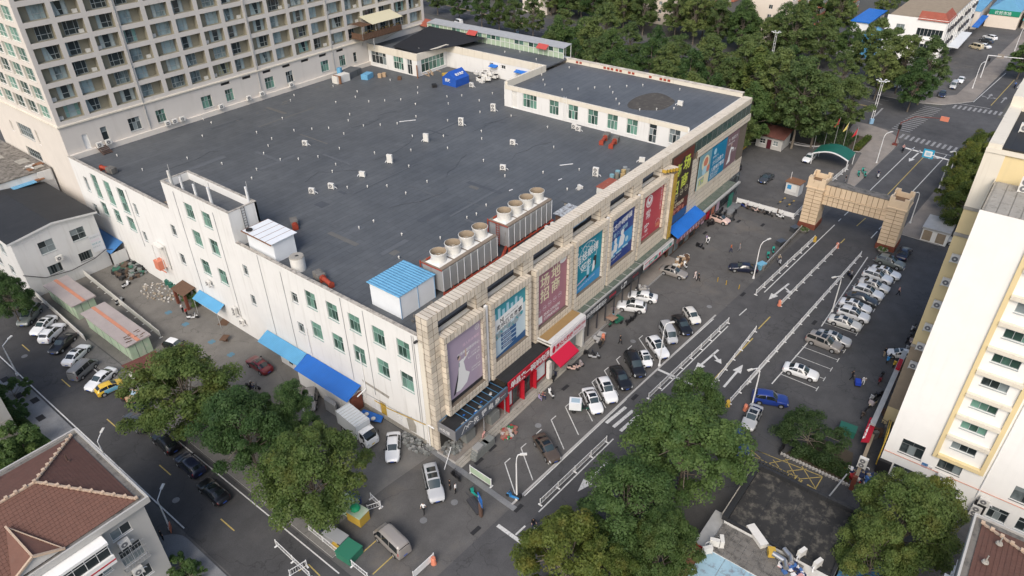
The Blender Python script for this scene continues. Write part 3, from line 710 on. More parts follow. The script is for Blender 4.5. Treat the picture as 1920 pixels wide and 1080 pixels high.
part(MB().prism([(108.6, 47.1), (130.7, 47.1), (130.7, 87), (108.6, 87)], ZA-.3, ZA).prism([(130.7, 87.25), (130.7, 130.9), (112.1, 130.9), (112.1, 115.3), (121.9, 115.3), (121.9, 87.25)], ZB_-.3, ZB_), 'upper_roof', ['bitumen2'], mall)
g = MB(); pts = [(118+5.2*cos(t)*(1+.12*sin(3*t)), 59.5+4.2*sin(t)*(1+.1*cos(2*t))) for t in [R(i*12) for i in range(30)]]
g.add([(x, y, ZA+.006) for x, y in pts], [tuple(range(30))]); part(g, 'silt_patch', [mat('silt', (.075, .068, .060), .95, .35, .6, stain=(.13, .12, .10), stain_amt=.4)], mall)
fm = [mat('felt_%d' % i, c, .7, .2, .5) for i, c in enumerate([(.075, .082, .092), (.11, .118, .128), (.098, .105, .112), (.13, .128, .12)])]
for i in range(34):
    x, y = 45+rr()*60, 56+rr()*70; sx, sy = rnd.choice(((6, 1), (3, 1), (1, 1.6), (9, .35), (.5, 5))); piece('felt_patch', fm[i % 4], mall, (x, y, ZR+.004), (sx*(.6+rr()), sy*(.6+rr()), .012+.004*(i % 3)))
for i in range(16): piece('scuff', fm[3], mall, (70+rr()*34, 124+rr()*4, ZR+.006), (.3+rr()*1.4, .15+rr()*.3, .02))
for i in range(9):
    x, y = 48+rr()*50, 60+rr()*55; pts = [(x, y, ZR+.05)]
    for j in range(4): x += rnd.uniform(.5, 4); y += rnd.uniform(-2, 2); pts.append((x, y, ZR+.05))
    part(MB().tube(pts, .015, 4), 'roof_cable', ['dark_metal'], mall)
g = MB(); g.box(130.3, 131.3, 47.0, 87.5, ZA-.3, 20.75); part(g, 'east_parapet', ['wall_pale'], mall)
for i in range(46): piece('coping_tile', 'tile', mall, (130.8, 47.4+i*.87, 20.78), (1.1, .83, .06))
for y, n in ((84.5, 2), (77.5, 3), (74.5, 2), (71.5, 2), (66.6, 1), (64.2, 3)):
    for i in range(n): piece('vent_block', 'rust_red', mall, (130.28, y-i*.9, 20.4), (.05, .6, .45))
window(PA, AW[0], mall, rows=(2.4, 1.2), cols=1, frame='frame_white', glass='white_dirty'); window(PA, AW[1], mall, rows=(1.6, 1.3), split_cols=(4, 4), frame='frame_white')
for r_ in AW[2:7]: window(PA, r_, mall, rows=(1.6, 1.1), split_cols=(3, 2), frame='frame_white')
window(PA, AW[7], mall, rows=(1.4, 1.2, .8), split_cols=(2, 2, 1), frame='frame_white', glass='glass_dark'); window(PA, AW[8], mall, rows=(1.6, 1.1), split_cols=(3, 2), frame='frame_white', glass='glass_dark')
window(PD, WD[0], mall, rows=(1.8, 1.4), split_cols=(6, 6), frame='frame_white'); window(PE, WE[0], mall, rows=(1.8, 1.4), split_cols=(4, 4), frame='frame_white', glass='glass_dark')
window(PE, WE[1], mall, rows=(1.6, 1.6), split_cols=(4, 4), frame='frame_white'); window(PE, WE[2], mall, rows=(2.2, 1.3), cols=2, frame='frame_white', glass='glass_dark')
for r_ in ((97.5, 98.7, 18.7, 19.5), (101, 102, 18.7, 19.5)): window(PC, r_, mall, cols=2, frame='frame_white', glass='glass_dark')
part(MB().quad((121.6, 92.2, 16.5), (121.6, 93.4, 16.5), (121.6, 93.4, 18.7), (121.6, 92.2, 18.7)), 'door', ['brown'], mall)
for y0, y1 in ((91.2, 94.4), (99.6, 101.6)): part(MB().prism([(120.4, y0), (121.5, y0), (121.5, y1), (120.4, y1)], 18.9, [18.9+.05, 19.3, 19.3, 18.95]), 'door_canopy', ['blue_deep_x'], mall)
g = MB()
for yy in (72.2, 72.75): g.bar((108.1, yy, 16.6), (108.1, yy, 21.2), .05)
for i in range(12): g.bar((108.1, 72.2, 16.9+i*.37), (108.1, 72.75, 16.9+i*.37), .04)
part(g, 'ladder', ['frame_white'], mall)
g = MB()
for yy in (82.9, 83.4): g.bar((43.9+.0, 81.3, ZR), (43.9, 81.3, 21.8), .05) if yy < 83 else g.bar((44.4, 81.3, ZR), (44.4, 81.3, 21.8), .05)
for i in range(14): g.bar((43.9, 81.3, ZR+.4+i*.37), (44.4, 81.3, ZR+.4+i*.37), .04)
part(g, 'ladder', ['dark_metal'], mall)
ZA = ZB_
cons = thing('glazed_walkway', 'long pale green glass walkway with red awnings along the far roof edge', 'walkway', (131, 87, ZA))
g = MB(); n = 30; y0, y1 = 87.6, 128.5
for i in range(n+1):
    y = y0+(y1-y0)*i/n; g.box(129.5, 129.6, y-.05, y+.05, ZA, ZA+2.3); g.box(132.3, 132.4, y-.05, y+.05, ZA-2, ZA+2.6)
g.box(129.5, 129.6, y0, y1, ZA+1.25, ZA+1.33); g.box(129.45, 132.4, y0, y1, ZA-.4, ZA-.2)
part(g, 'frame', ['frame_white'], cons)
for i in range(n):
    a, b_ = y0+(y1-y0)*i/n+.06, y0+(y1-y0)*(i+1)/n-.06
    piece('pane', 'glass_green' if rr() < .55 else 'green_box', cons, (129.56, (a+b_)/2, ZA+1.8), (.03, b_-a, .9)); piece('pane', 'green_box', cons, (129.56, (a+b_)/2, ZA+.65), (.03, b_-a, 1.15))
g = MB().add([(129.3, y0-.1, ZA+2.3), (132.6, y0-.1, ZA+2.7), (132.6, y1, ZA+2.7), (129.3, y1, ZA+2.3)], [(0, 1, 2, 3)]); part(g, 'roof', ['galv'], cons)
for y in (91.5, 112.0): part(MB().add([(128.4, y, ZA+1.7), (129.5, y, ZA+2.5), (129.5, y+2.8, ZA+2.5), (128.4, y+2.8, ZA+1.7), (128.4, y, ZA+1.62), (128.4, y+2.8, ZA+1.62)], [(0, 1, 2, 3), (0, 3, 5, 4)]), 'awning', [plain('red_awning_dull', (.42, .07, .06), .7)], cons)
g = MB().add([(129.2, 128.8, ZA+1.2), (134, 129, ZA+1.2), (134, 136, ZA+1.4), (129.4, 136, ZA+1.4), (131.7, 129, ZA+2.4), (131.7, 136, ZA+2.6)], [(0, 4, 5, 3), (1, 2, 5, 4), (0, 1, 4), (2, 3, 5)])
lone(g, 'tiled_lean_to', ['red_roof'], 'rust red pitched roof at the end of the glass walkway by the tower', 'roof')
g = MB(); nx, ny = 14, 8
A_, B_, C_, D_ = Vector((112.3, 115.6, 21.5)), Vector((113.5, 124.5, 21.3)), Vector((129.3, 127.5, 22.4)), Vector((129.2, 109.0, 22.2))
vs = []
for j in range(ny+1):
    for i in range(nx+1):
        u, v = i/nx, j/ny; p = A_*(1-u)*(1-v)+D_*u*(1-v)+C_*u*v+B_*(1-u)*v; p.z -= 1.0*sin(pi*u)*sin(pi*(.15+.85*v))*.75+.12*sin(u*21)*sin(v*9); vs.append(p)
g.add(vs, [(j*(nx+1)+i, j*(nx+1)+i+1, (j+1)*(nx+1)+i+1, (j+1)*(nx+1)+i) for j in range(ny) for i in range(nx)], 0, True)
lone(g, 'shade_net', [mat('shade_net', (.022, .023, .027), .9, .3, 2.5)], 'sagging black shade net stretched over the rear flat roof', 'shade net')
# == posters and shop fronts
def pm(name, c, r=.55): return plain(name, c, r, spec=.3)
INK = dict(w=pm('ink_white', (.78, .78, .76)), y=pm('ink_lime', (.62, .70, .10)), cream=pm('ink_cream', (.74, .68, .46)), k=pm('ink_black', (.03, .03, .035)), n=pm('ink_navy', (.035, .105, .24)),
           r=pm('ink_red', (.52, .02, .05)), g=pm('ink_green', (.03, .26, .20)), br=pm('ink_brown', (.13, .035, .025)), o=pm('ink_orange', (.60, .21, .13)), t=pm('ink_teal', (.05, .30, .36)), sk=pm('ink_skin', (.55, .40, .32)), pk=pm('ink_pink', (.63, .46, .55)), sky=pm('ink_sky', (.42, .62, .70)), gr=pm('ink_grey', (.30, .36, .38)), bl=pm('ink_blue', (.05, .28, .55)))
KEY = list(INK)
def sheet_mat(name, c, c2=None):
    return mat(name, c, .5, .10, .5, spec=.35)
class Art:
    """flat printing on a board: u to the right, z up"""
    def __init__(s, y): s.b = MB(); s.y = y; s.k = 0
    def poly(s, pts, ink):
        s.k += 1; yy = s.y-.0006*s.k
        s.b.add([(x, yy, z) for x, z in pts], [tuple(range(len(pts)))], KEY.index(ink)); return s
    def rect(s, x0, x1, z0, z1, ink): return s.poly([(x0, z0), (x1, z0), (x1, z1), (x0, z1)], ink)
    def disc(s, x, z, r, ink, n=18, rz=None): return s.poly([(x+r*cos(t), z+(rz or r)*sin(t)) for t in [2*pi*i/n for i in range(n)]], ink)
    def ring(s, x, z, r, w_, ink, n=24, a0=0, a1=360):
        s.k += 1; yy = s.y-.0006*s.k; m = [R(a0+(a1-a0)*i/n) for i in range(n+1)]
        for t, u in zip(m[:-1], m[1:]):
            s.b.add([(x+r*cos(t), yy, z+r*sin(t)), (x+r*cos(u), yy, z+r*sin(u)), (x+(r-w_)*cos(u), yy, z+(r-w_)*sin(u)), (x+(r-w_)*cos(t), yy, z+(r-w_)*sin(t))], [(0, 1, 2, 3)], KEY.index(ink))
        return s
    def text(s, t, size, x, z, ink, align='LEFT', bold=0.0, up=(0, 0, 1), right=(1, 0, 0), sx=1.0):
        s.k += 1; text_mb(s.b, t, size, (x, s.y-.0006*s.k, z), right, up, KEY.index(ink), align, bold, 0, sx); return s
    def done(s, parent, name='printing'): return part(s.b, name, [INK[k] for k in KEY], parent)
def poster(k, base, label, x0=None, x1=None, z0=None, z1=15.75, y=45.0):
    x0 = PO[k][0] if x0 is None else x0; x1 = PO[k][1] if x1 is None else x1; z0 = ZB[k] if z0 is None else z0
    t = thing('billboard', label, 'billboard', ((x0+x1)/2, y, z0), group='printed banners on the mall front')
    part(MB().box(x0-.02, x1+.04, y, y+.1, z0, z1), 'panel', [base], t)
    return t, Art(y-.004), x0, x1, z0, z1
t, a, x0, x1, z0, z1 = poster(0, sheet_mat('poster_lilac', (.40, .325, .41)), 'lilac banner with a white gowned dancing couple at the mall corner')
a.ring(x1-.6, z1-1.0, .38, .07, 'w'); a.text('形', .4, x1-.8, z1-1.15, 'w')
a.text('成人形体舞蹈', .5, x1-.3, z1-2.4, 'pk', 'RIGHT', .006); a.text('体育舞蹈培训中心', .5, x1-.3, z1-3.4, 'w', 'RIGHT', .004)
a.text('少儿拉丁舞', .32, x1-.3, z1-4.3, 'w', 'RIGHT'); a.text('成人交谊舞 国标', .3, x1-.3, z1-4.75, 'w', 'RIGHT'); a.ring(x1-.72, z1-5.5, .38, .06, 'w', 4, 45, 405); a.text('咨询报名热线', .28, x1-.3, z1-6.6, 'w', 'RIGHT'); a.text('形体·礼仪·舞蹈', .26, x1-.3, z1-7.0, 'w', 'RIGHT')
a.text('BALLROOM DANCE', .62, x0+.45, z0+.6, 'w', up=(-1, 0, 0), right=(0, 0, 1))
a.poly([(x0+.9, z0+.9), (x0+1.3, z0+1.0), (x0+2.4, z0+4.0), (x0+2.1, z0+4.3)], 'k')
a.poly([(x0+1.4, z0+1.2), (x0+2.2, z0+1.0), (x0+3.4, z0+1.5), (x0+4.0, z0+2.7), (x0+3.3, z0+3.4), (x0+3.1, z0+4.6), (x0+2.9, z0+5.5), (x0+2.3, z0+5.4), (x0+2.1, z0+4.4), (x0+1.9, z0+3.0)], 'w')
a.poly([(x0+2.7, z0+5.2), (x0+3.7, z0+5.9), (x0+4.2, z0+6.0), (x0+3.6, z0+5.4), (x0+2.9, z0+4.9)], 'w'); a.poly([(x0+3.3, z0+5.5), (x0+3.4, z0+6.6), (x0+3.6, z0+6.6), (x0+3.6, z0+5.5)], 'sk')
a.disc(x0+2.3, z0+5.9, .28, 'sk'); a.poly([(x0+2.0, z0+5.8), (x0+2.0, z0+6.3), (x0+2.4, z0+6.35), (x0+2.3, z0+6.05)], 'k'); a.poly([(x0+2.1, z0+4.6), (x0+2.3, z0+4.6), (x0+2.35, z0+5.2), (x0+2.15, z0+5.2)], 'gr')
a.rect(x0, x1, z0, z0+.55, 'k'); a.done(t)
t, a, x0, x1, z0, z1 = poster(1, sheet_mat('poster_ice', (.50, .62, .68)), 'pale blue banner with a city photo band and four navy bars')
a.poly([(x0, z1-.3), (x1, z1), (x1, z1-2.6), (x0, z1-3.0)], 't')
for i in range(7): a.rect(x0+.3+i*.85, x0+.8+i*.85, z1-2.6+.1*(i % 3), z1-1.3+.5*(i % 2), 'sky')
for i in range(22): a.disc(x0+.2+i*.27, z1-4.55-.4*sin(i*.55)+.35*i/22, .3+.12*(i % 3), 'gr' if i % 3 else 't', 8)
a.poly([(x0+.3, z1-4.2), (x1-.5, z1-3.6), (x1-.5, z1-1.7), (x0+.3, z1-2.3)], 'w')
up = (0, 0, 1); rt = Vector((1, 0, .1)).normalized()
a.text('NJ', .8, x0+1.5, z1-3.05, 'k', bold=.02, right=rt, sx=.9); a.text('全国青少年奥林匹克', .3, x0+2.5, z1-2.85, 'k', right=rt); a.text('奥林匹克竞赛', .88, x0+.75, z1-4.0, 'k', bold=.012, right=rt)
for i, s_ in enumerate(('信息学竞赛', '数学思维训练', '科学素养课程', '编程等级考试')): z = z0+2.75-i*.66; a.rect(x0+1.6, x0+4.7, z, z+.5, 'n'); a.text(s_, .3, x0+1.9, z+.14, 'w')
a.poly([(x0+.2, z0), (x1, z0), (x1, z0+.75)], 'n'); a.poly([(x0+.2, z0), (x1, z0+.75), (x1, z0+1.1), (x0, z0+.15)], 'n'); a.done(t)
t, a, x0, x1, z0, z1 = poster(2, sheet_mat('poster_mauve', (.355, .165, .20)), 'dusty pink banner reading 场地招商 with phone numbers')
for c, x, z in (('场', .95, -2.55), ('地', 3.45, -2.3), ('招', .95, -4.75), ('商', 3.45, -4.5)): a.text(c, 2.2, x0+x, z1+z, 'cream', bold=.03)
for i in range(5): a.ring(x0+.8+i*1.2, z0+2.3+i*.1, .45, .05, 'pk'); a.text('招商', .32, x0+.5+i*1.2, z0+2.2+i*.1, 'w')
a.text('0533-2792690', .66, x0+1.85, z0+1.05, 'w', bold=.008); a.text('13396436706', .66, x0+1.85, z0+.35, 'w', bold=.008); a.rect(x0+.3, x0+1.5, z0+.25, z0+1.45, 'w'); a.disc(x1-.9, z1-.55, .8, 'w', 18, .4); a.done(t)
part(MB().box(x0, x1, 44.95, 45.08, z0-.35, z0-.02), 'bottom_rail', ['dark_metal'], t)
t, a, x0, x1, z0, z1 = poster(3, sheet_mat('poster_teal', (.008, .24, .33)), 'teal banner of an optician with a white circle and big lettering')
rt = Vector((1, 0, .12)).normalized()
a.ring(x0+3.4, z1-3.0, 2.35, .09, 'w', 30, -40, 300); a.ring(x0+2.5, z1-1.5, .5, .08, 'w'); a.ring(x0+3.9, z1-1.3, .5, .08, 'w'); a.rect(x0+2.95, x0+3.45, z1-1.45, z1-1.37, 'w'); a.rect(x0+4.3, x0+5.2, z1-1.0, z1-.92, 'w')
a.text('百姓眼镜', 1.5, x0+.35, z1-3.5, 'w', bold=.03, right=rt, sx=.96); a.text('超市', 1.35, x0+1.6, z1-5.0, 'w', bold=.03, right=rt)
for x, z, s_ in ((.8, -1.6, .15), (1.6, -.9, .1), (5.3, -3.7, .1), (.6, -4.9, .1)): a.disc(x0+x, z1+z, s_, 'w', 8)
a.poly([(x0+3.3, z0+1.8), (x0+3.9, z0+2.0), (x0+3.9, z0+3.2), (x0+3.5, z0+3.9), (x0+3.2, z0+3.2)], 'sky'); a.poly([(x0+4.6, z0+1.9), (x0+5.3, z0+2.2), (x0+5.5, z0+3.6), (x0+5.0, z0+4.0), (x0+4.7, z0+3.0)], 'w'); a.disc(x0+5.3, z0+4.0, .45, 'k', 10); a.poly([(x0+5.3, z0+2.6), (x0+5.7, z0+2.7), (x0+5.7, z0+4.0), (x0+5.3, z0+4.0)], 'k'); a.disc(x0+3.5, z0+1.7, .3, 'k', 8)
a.poly([(x0, z0), (x1, z0), (x1, z0+1.9), (x0, z0+.9)], 'bl'); a.poly([(x0+.2, z0+1.2), (x0+3.1, z0+1.75), (x0+3.1, z0+2.0), (x0+.2, z0+1.45)], 'pk'); a.text('地址 福满多百货二楼 电话 2792266', .34, x0+.3, z0+.45, 'w', right=rt); a.done(t)
t, a, x0, x1, z0, z1 = poster(4, sheet_mat('poster_blue', (.025, .055, .23)), 'royal blue banner with two white figures and slanted lettering')
a.text('眼视光专业', .3, x0+.3, z1-.9, 'sky', right=rt); a.text('东方启明眼镜', 1.05, x0+.15, z1-2.35, 'w', bold=.03, right=rt); a.text('青少儿童镜', .85, x0+1.1, z1-3.5, 'sky', right=rt, bold=.01)
a.poly([(x0+.1, z0+1.4), (x1-.1, z0+2.1), (x1-.1, z0+4.6), (x0+.1, z0+4.2)], 'bl')
a.disc(x0+1.9, z0+4.0, .42, 'w', 10, .5); a.poly([(x0+1.4, z0+1.9), (x0+2.4, z0+2.0), (x0+2.6, z0+3.0), (x0+2.2, z0+3.6), (x0+1.5, z0+3.4)], 'w'); a.disc(x0+3.8, z0+4.7, .5, 'w', 10); a.poly([(x0+2.9, z0+2.2), (x0+4.3, z0+2.4), (x0+4.7, z0+3.6), (x0+4.2, z0+4.3), (x0+3.3, z0+4.2), (x0+3.0, z0+3.2)], 'w'); a.poly([(x0+.4, z0+1.4), (x0+1.5, z0+1.6), (x0+1.5, z0+2.7), (x0+.6, z0+2.6)], 'w'); a.disc(x0+5.3, z0+2.9, .5, 'sky', 10)
for i in range(3): a.rect(x0+.4+i*1.9, x0+2.0+i*1.9, z0+1.25+i*.2, z0+1.55+i*.2, 'sky')
a.text('地址 中心路 热线 3180568', .32, x0+.3, z0+.5, 'w', right=rt); a.done(t)
t, a, x0, x1, z0, z1 = poster(5, sheet_mat('poster_red', (.47, .065, .085)), 'bright red banner with a white round crest and two calligraphic characters')
a.disc(x0+2.6, z1-1.55, 1.05, 'w'); a.ring(x0+2.6, z1-1.55, .85, .1, 'r'); a.ring(x0+2.6, z1-1.7, .55, .1, 'r', 14, 180, 360); a.disc(x0+2.6, z1-1.3, .3, 'r')
a.text('常', 1.75, x0+1.7, z1-4.5, 'w', bold=.01); a.text('客', 1.75, x0+1.5, z1-6.9, 'w', bold=.01)
for i, c in enumerate('常客来自助火锅店'): a.text(c, .5, x1-.75, z1-.9-i*.52, 'w')
a.text('电话 0533-2186777', .36, x0+.3, z0+.5, 'w'); a.ring(x1-.9, z0+1.3, .75, .06, 'w', 16, 0, 180); a.rect(x1-1.5, x1-.3, z0+.6, z0+1.3, 'o'); a.done(t)
t, a, x0, x1, z0, z1 = poster(0, sheet_mat('poster_brown', (.042, .028, .022)), 'tall dark brown banner with lime lettering 商场招商', 98.9, 106.5, 6.0, 18.9, 44.95)
a.poly([(x0, z1), (x1, z1), (x1, z1-2.4), (x0+4.0, z1-.8), (x0+2.2, z1-2.2), (x0, z1-1.2)], 'br')
for c, x, z in (('商', .9, -4.0), ('场', 4.1, -3.4), ('招', .6, -7.1), ('商', 3.8, -6.6)): a.text(c, 2.7, x0+x, z1+z, 'y', bold=.06)
for i in range(4): a.ring(x0+1.1+i*1.75, z0+5.0+.15*i, .55, .07, 'cream'); a.text('招商', .4, x0+.75+i*1.75, z0+4.85+.15*i, 'cream')
a.text('招商热线', .5, x0+1.2, z0+3.95, 'cream'); a.rect(x0, x1, z0+1.6, z0+3.8, 'br'); a.text('0533-2792690', .95, x0+.35, z0+3.0, 'cream', bold=.02); a.text('13396436706', .9, x0+.35, z0+2.1, 'o', bold=.02)
for i, c in enumerate('诚邀加盟'): a.text(c, .8, x0+.7+i*1.6, z0+1.75, 'o', bold=.02)
a.rect(x0, x1, z0, z0+1.6, 'n'); a.done(t)
t, a, x0, x1, z0, z1 = poster(0, sheet_mat('poster_cartoon', (.20, .36, .40)), 'colourful yellow and blue painted banner of a play centre', 109.8, 114.5, 8.9, 15.5, 44.95)
a.rect(x0, x1, z0, z0+2.4, 'cream'); a.disc(x0+2.5, z0+4.6, 1.5, 'cream', 14); a.disc(x0+2.6, z0+4.8, .9, 'o', 12); a.disc(x0+3.9, z0+3.2, .7, 'o', 10); a.disc(x0+2.4, z0+3.2, .9, 'sky', 12); a.rect(x0+.4, x0+2.6, z0+.7, z0+2.0, 'gr'); a.text('游乐', 1.0, x0+.6, z0+.9, 'y', bold=.03); a.done(t)
t, a, x0, x1, z0, z1 = poster(0, sheet_mat('poster_cyan', (.006, .20, .36)), 'bright blue banner of lines of white text between two other banners', 114.6, 121.1, 8.9, 15.5, 44.95)
a.disc(x0+1.5, z1-1.1, .6, 'sky', 10); a.text('金拇指少儿', .5, x0+.7, z1-2.3, 'w'); a.text('少儿注意力', .95, x0+.9, z1-3.6, 'w', bold=.012); a.text('儿童情绪管理', .95, x0+.6, z1-4.9, 'w', bold=.012)
for i, s_ in enumerate(('感觉统合 专注力训练', '语言发育 阅读障碍', '咨询热线 6280555')): a.text(s_, .42, x0+.5, z1-5.5-i*.42, 'w')
a.done(t)
t, a, x0, x1, z0, z1 = poster(0, sheet_mat('poster_plum', (.20, .125, .135)), 'mauve brown banner with one white dancer at the far corner', 121.2, 126.6, 8.9, 15.5, 44.95)
a.text('天一舞蹈艺术', .7, x0+.6, z1-1.3, 'w'); a.text('专业舞蹈培训机构', .4, x0+.5, z1-2.0, 'w'); a.poly([(x0+1.0, z0+.6), (x0+2.7, z0+.9), (x0+2.5, z0+2.4), (x0+2.8, z0+3.6), (x0+2.3, z0+4.0), (x0+1.9, z0+3.0), (x0+1.6, z0+1.6)], 'w'); a.disc(x0+2.4, z0+4.3, .28, 'sk', 8); a.poly([(x0+2.4, z0+3.3), (x0+3.8, z0+3.0), (x0+3.9, z0+3.3), (x0+2.6, z0+3.8)], 'w'); a.text('舞之韵', .5, x0+3.4, z0+2.6, 'w'); a.done(t)
t = thing('yellow_pier', 'yellow tiled pier with a curved top beside the brown banner', 'pier', (98, 44.5, 5))
part(MB().box(97.6, 98.85, 43.95, 46.2, 5.0, 17.2), 'core', ['grout'], t)
for i in range(15): piece('tile', 'tile_yellow', t, (98.22, 43.93, 5.4+i*.8), (1.2, .05, .76)); piece('tile', 'tile', t, (97.58, 45.0, 5.4+i*.8), (.05, 1.9, .76))
for i in range(5): piece('tile', 'tile_yellow', t, (98.6-i*.62, 44.6+i*.18, 17.55+.08*i), (.56, 1.5, .5)); piece('tile', 'tile', t, (98.6-i*.62, 44.6+i*.18, 17.84+.08*i), (.5, 1.4, .06))

def shop(label, x0, x1, zt, roof_m, y0=42.5, y1=45.2, roof_t=.12, name='shop_canopy'):
    t = thing(name, label, 'shop front', ((x0+x1)/2, y0, 0), group='shop fronts along the mall')
    if roof_m: part(MB().prism([(x0, y0+.1), (x1, y0+.1), (x1, y1), (x0, y1)], zt-roof_t, zt), 'roof', [roof_m], t)
    return t
def board(t, x0, x1, y, z0, z1, m, th=.14): return part(MB().box(x0, x1, y, y+th, z0, z1), 'sign_board', [m], t)
SG = pm('sign_grey', (.105, .118, .14)); SR = pm('sign_red', (.42, .012, .028)); SW = pm('sign_white', (.72, .68, .68)); SK = pm('sign_black', (.045, .046, .05))
t = shop('charcoal grey shop sign and dark canopy at the corner of the mall', 42.25, 52.2, 4.4, 'bitumen_black')
board(t, 42.2, 52.1, 42.35, 3.5, 5.0, SG); part(MB().box(42.1, 42.24, 42.36, 45.2, 3.5, 5.0), 'sign_return', [pm('sign_grey_side', (.19, .19, .195))], t)
a = Art(42.345);
for p_, q_ in (((43.2, 3.75), (43.9, 4.7)), ((43.9, 4.7), (44.5, 4.0)), ((44.0, 4.0), (44.7, 4.75)), ((44.7, 4.75), (45.3, 4.3)), ((44.2, 4.35), (44.9, 4.35))):
    dx, dz = q_[0]-p_[0], q_[1]-p_[1]; L = math.hypot(dx, dz); nx, nz = -dz/L*.05, dx/L*.05; a.poly([(p_[0]-nx, p_[1]-nz), (q_[0]-nx, q_[1]-nz), (q_[0]+nx, q_[1]+nz), (p_[0]+nx, p_[1]+nz)], 'w')
for c, x in zip('先锂电商', (45.4, 46.9, 48.2, 49.5)): a.text(c, 1.0, x, 3.85, 'w', bold=.02)
a.poly([(50.4, 4.5), (51.7, 4.6), (51.7, 4.66), (50.4, 4.58)], 'r'); a.text('电动车行', .26, 50.6, 4.1, 'w'); a.done(t, 'lettering')
g = MB(); text_mb(g, 'M先锂', .6, (42.095, 44.9, 3.95), right=(0, -1, 0), up=(0, 0, 1)); part(g, 'lettering', [INK['w']], t)
g = MB()
for i in range(8): x = 44.6+i*.98; g.bar((x, 42.6, 5.0), (x, 45.1, 4.95), .06)
g.bar((42.4, 42.5, 5.02), (52, 42.5, 5.02), .08); g.bar((42.4, 45.1, 4.95), (52, 45.1, 4.95), .08); part(g, 'blue_frame', [plain('blue_frame', (.06, .17, .30), .5)], t)
g = MB()
for x in (47.6, 51.8): g.box(x-.06, x+.06, 42.6, 42.72, .42, 3.5)
part(g, 'post', ['grey_metal'], t)
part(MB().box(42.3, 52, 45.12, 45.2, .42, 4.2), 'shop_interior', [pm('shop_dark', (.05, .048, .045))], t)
for i in range(26):
    x, y = 42.8+rr()*8.8, 42.8+rr()*2.1
    if i % 3 == 0: piece('roof_scrap', ('blue_deep', 'concrete', 'frame_white')[i % 9//3], t, (x, y, 4.45), (.2+.35*rr(), .15+.2*rr(), .07))
t = shop('red shop front with large white lettering 单县来一碗羊肉汤 and brick steps', 52.3, 61.2, 5.35, 'bitumen_black')
board(t, 52.2, 61.2, 42.3, 4.0, 5.6, SR); a = Art(42.295)
for i, c in enumerate('单县来一碗羊肉汤'): a.text(c, 1.15, 52.6+i*1.06, 4.38, 'cream' if False else 'w', bold=.03)
a.text('正宗单县羊汤', .22, 59.3, 4.12, 'w'); a.done(t, 'lettering')
part(MB().box(52.3, 61.2, 42.9, 43.05, .42, 4.0), 'front_wall', [pm('shop_red', (.36, .012, .022))], t)
for x0, x1, m in ((52.7, 53.5, 'white_sheet'), (53.7, 55.2, 'glass_dark'), (55.8, 56.6, 'glass_dark'), (56.7, 57.5, 'glass_dark'), (58.6, 60.9, 'white_sheet')):
    part(MB().box(x0, x1, 42.86, 42.9, .9 if m == 'white_sheet' else .5, 3.3), 'shop_window' if m == 'white_sheet' else 'door_leaf', [m], t)
g = MB()
for x in (55.5, 58.2): g.box(x-.1, x+.1, 42.3, 42.86, .42, 3.6)
part(g, 'door_jamb', [pm('shop_red2', (.45, .015, .03))], t)
part(MB().box(52.25, 52.35, 42.3, 45, .42, 3.6), 'side_wall', [pm('shop_red3', (.42, .012, .025))], t)
t = shop('white sign shop front with brown felt canopy roof', 61.3, 69.8, 6.0, 'brown_sheet')
part(MB().box(61.3, 69.8, 42.15, 43.0, 5.9, 6.08), 'eaves_panel', ['wall_old'], t); part(MB().box(61.3, 61.6, 42.2, 45.2, 5.6, 6.1), 'edge_trim', ['white_dirty'], t)
board(t, 61.25, 69.8, 42.1, 4.1, 5.9, SW); a = Art(42.095); a.disc(61.9, 4.9, .38, 'r', 12, .6)
for i, c in enumerate('惠众大药房'): a.text(c, .85, 62.4+i*.82, 4.62, 'r', bold=.025)
for i, c in enumerate('中西药械滋补'): a.text(c, .55, 66.6+i*.52, 5.0, 'pk' if False else 'r', bold=.01)
a.text('医保定点 便民药房', .3, 66.7, 4.45, 'r'); a.done(t, 'lettering')
part(MB().box(69.4, 69.8, 42.3, 45.2, .42, 4.2), 'side_wall', ['white_dirty'], t); part(MB().box(61.4, 69.4, 43.4, 43.5, .42, 4.2), 'shop_window', ['glass_dark'], t)
g = MB().add([(61.0, 42.1, 4.15), (65.6, 42.1, 4.15), (65.8, 40.55, 3.0), (61.2, 40.55, 3.0), (61.2, 40.55, 2.8), (65.8, 40.55, 2.8)], [(0, 1, 2, 3), (3, 2, 5, 4)])
o = lone(g, 'shop_awning', [pm('awning_red', (.50, .012, .045), .7)], 'bright red sloping fabric awning over the white shop front', 'awning')
t = shop('long glass canopy over dark shop signs along the mall', 71.0, 88.1, 5.0, None)
for i in range(8): piece('pane', 'glass_canopy', t, (72.1+i*2.12, 44.4, 5.0), (2.02, 1.75, .05))
g = MB(); g.box(71, 88.1, 43.2, 43.45, 4.85, 5.1); g.box(71, 88.1, 45.25, 45.4, 4.8, 5.06)
for i in range(9): g.box(71.0+i*2.12, 71.08+i*2.12, 43.45, 45.25, 4.92, 5.04)
part(g, 'canopy_frame', ['galv'], t); board(t, 71.1, 87.2, 42.95, 3.85, 4.85, SK); a = Art(42.945)
a.text('SK沐印造型设计', .95, 71.4, 4.1, 'w', bold=.02, sx=.8); a.text('宠物美容', .5, 77.6, 4.25, 'r', bold=.015); a.text('仁图', .9, 81.0, 4.1, 'w', bold=.03); a.text('茶叶礼品', .45, 84.6, 4.25, 'r'); a.done(t, 'lettering')
g = MB()
for x in (72.2, 74.6, 77.0, 79.5, 82, 84.6, 87): g.box(x-.07, x+.07, 43.0, 43.2, .42, 3.9)
part(g, 'post', ['dark_metal'], t)
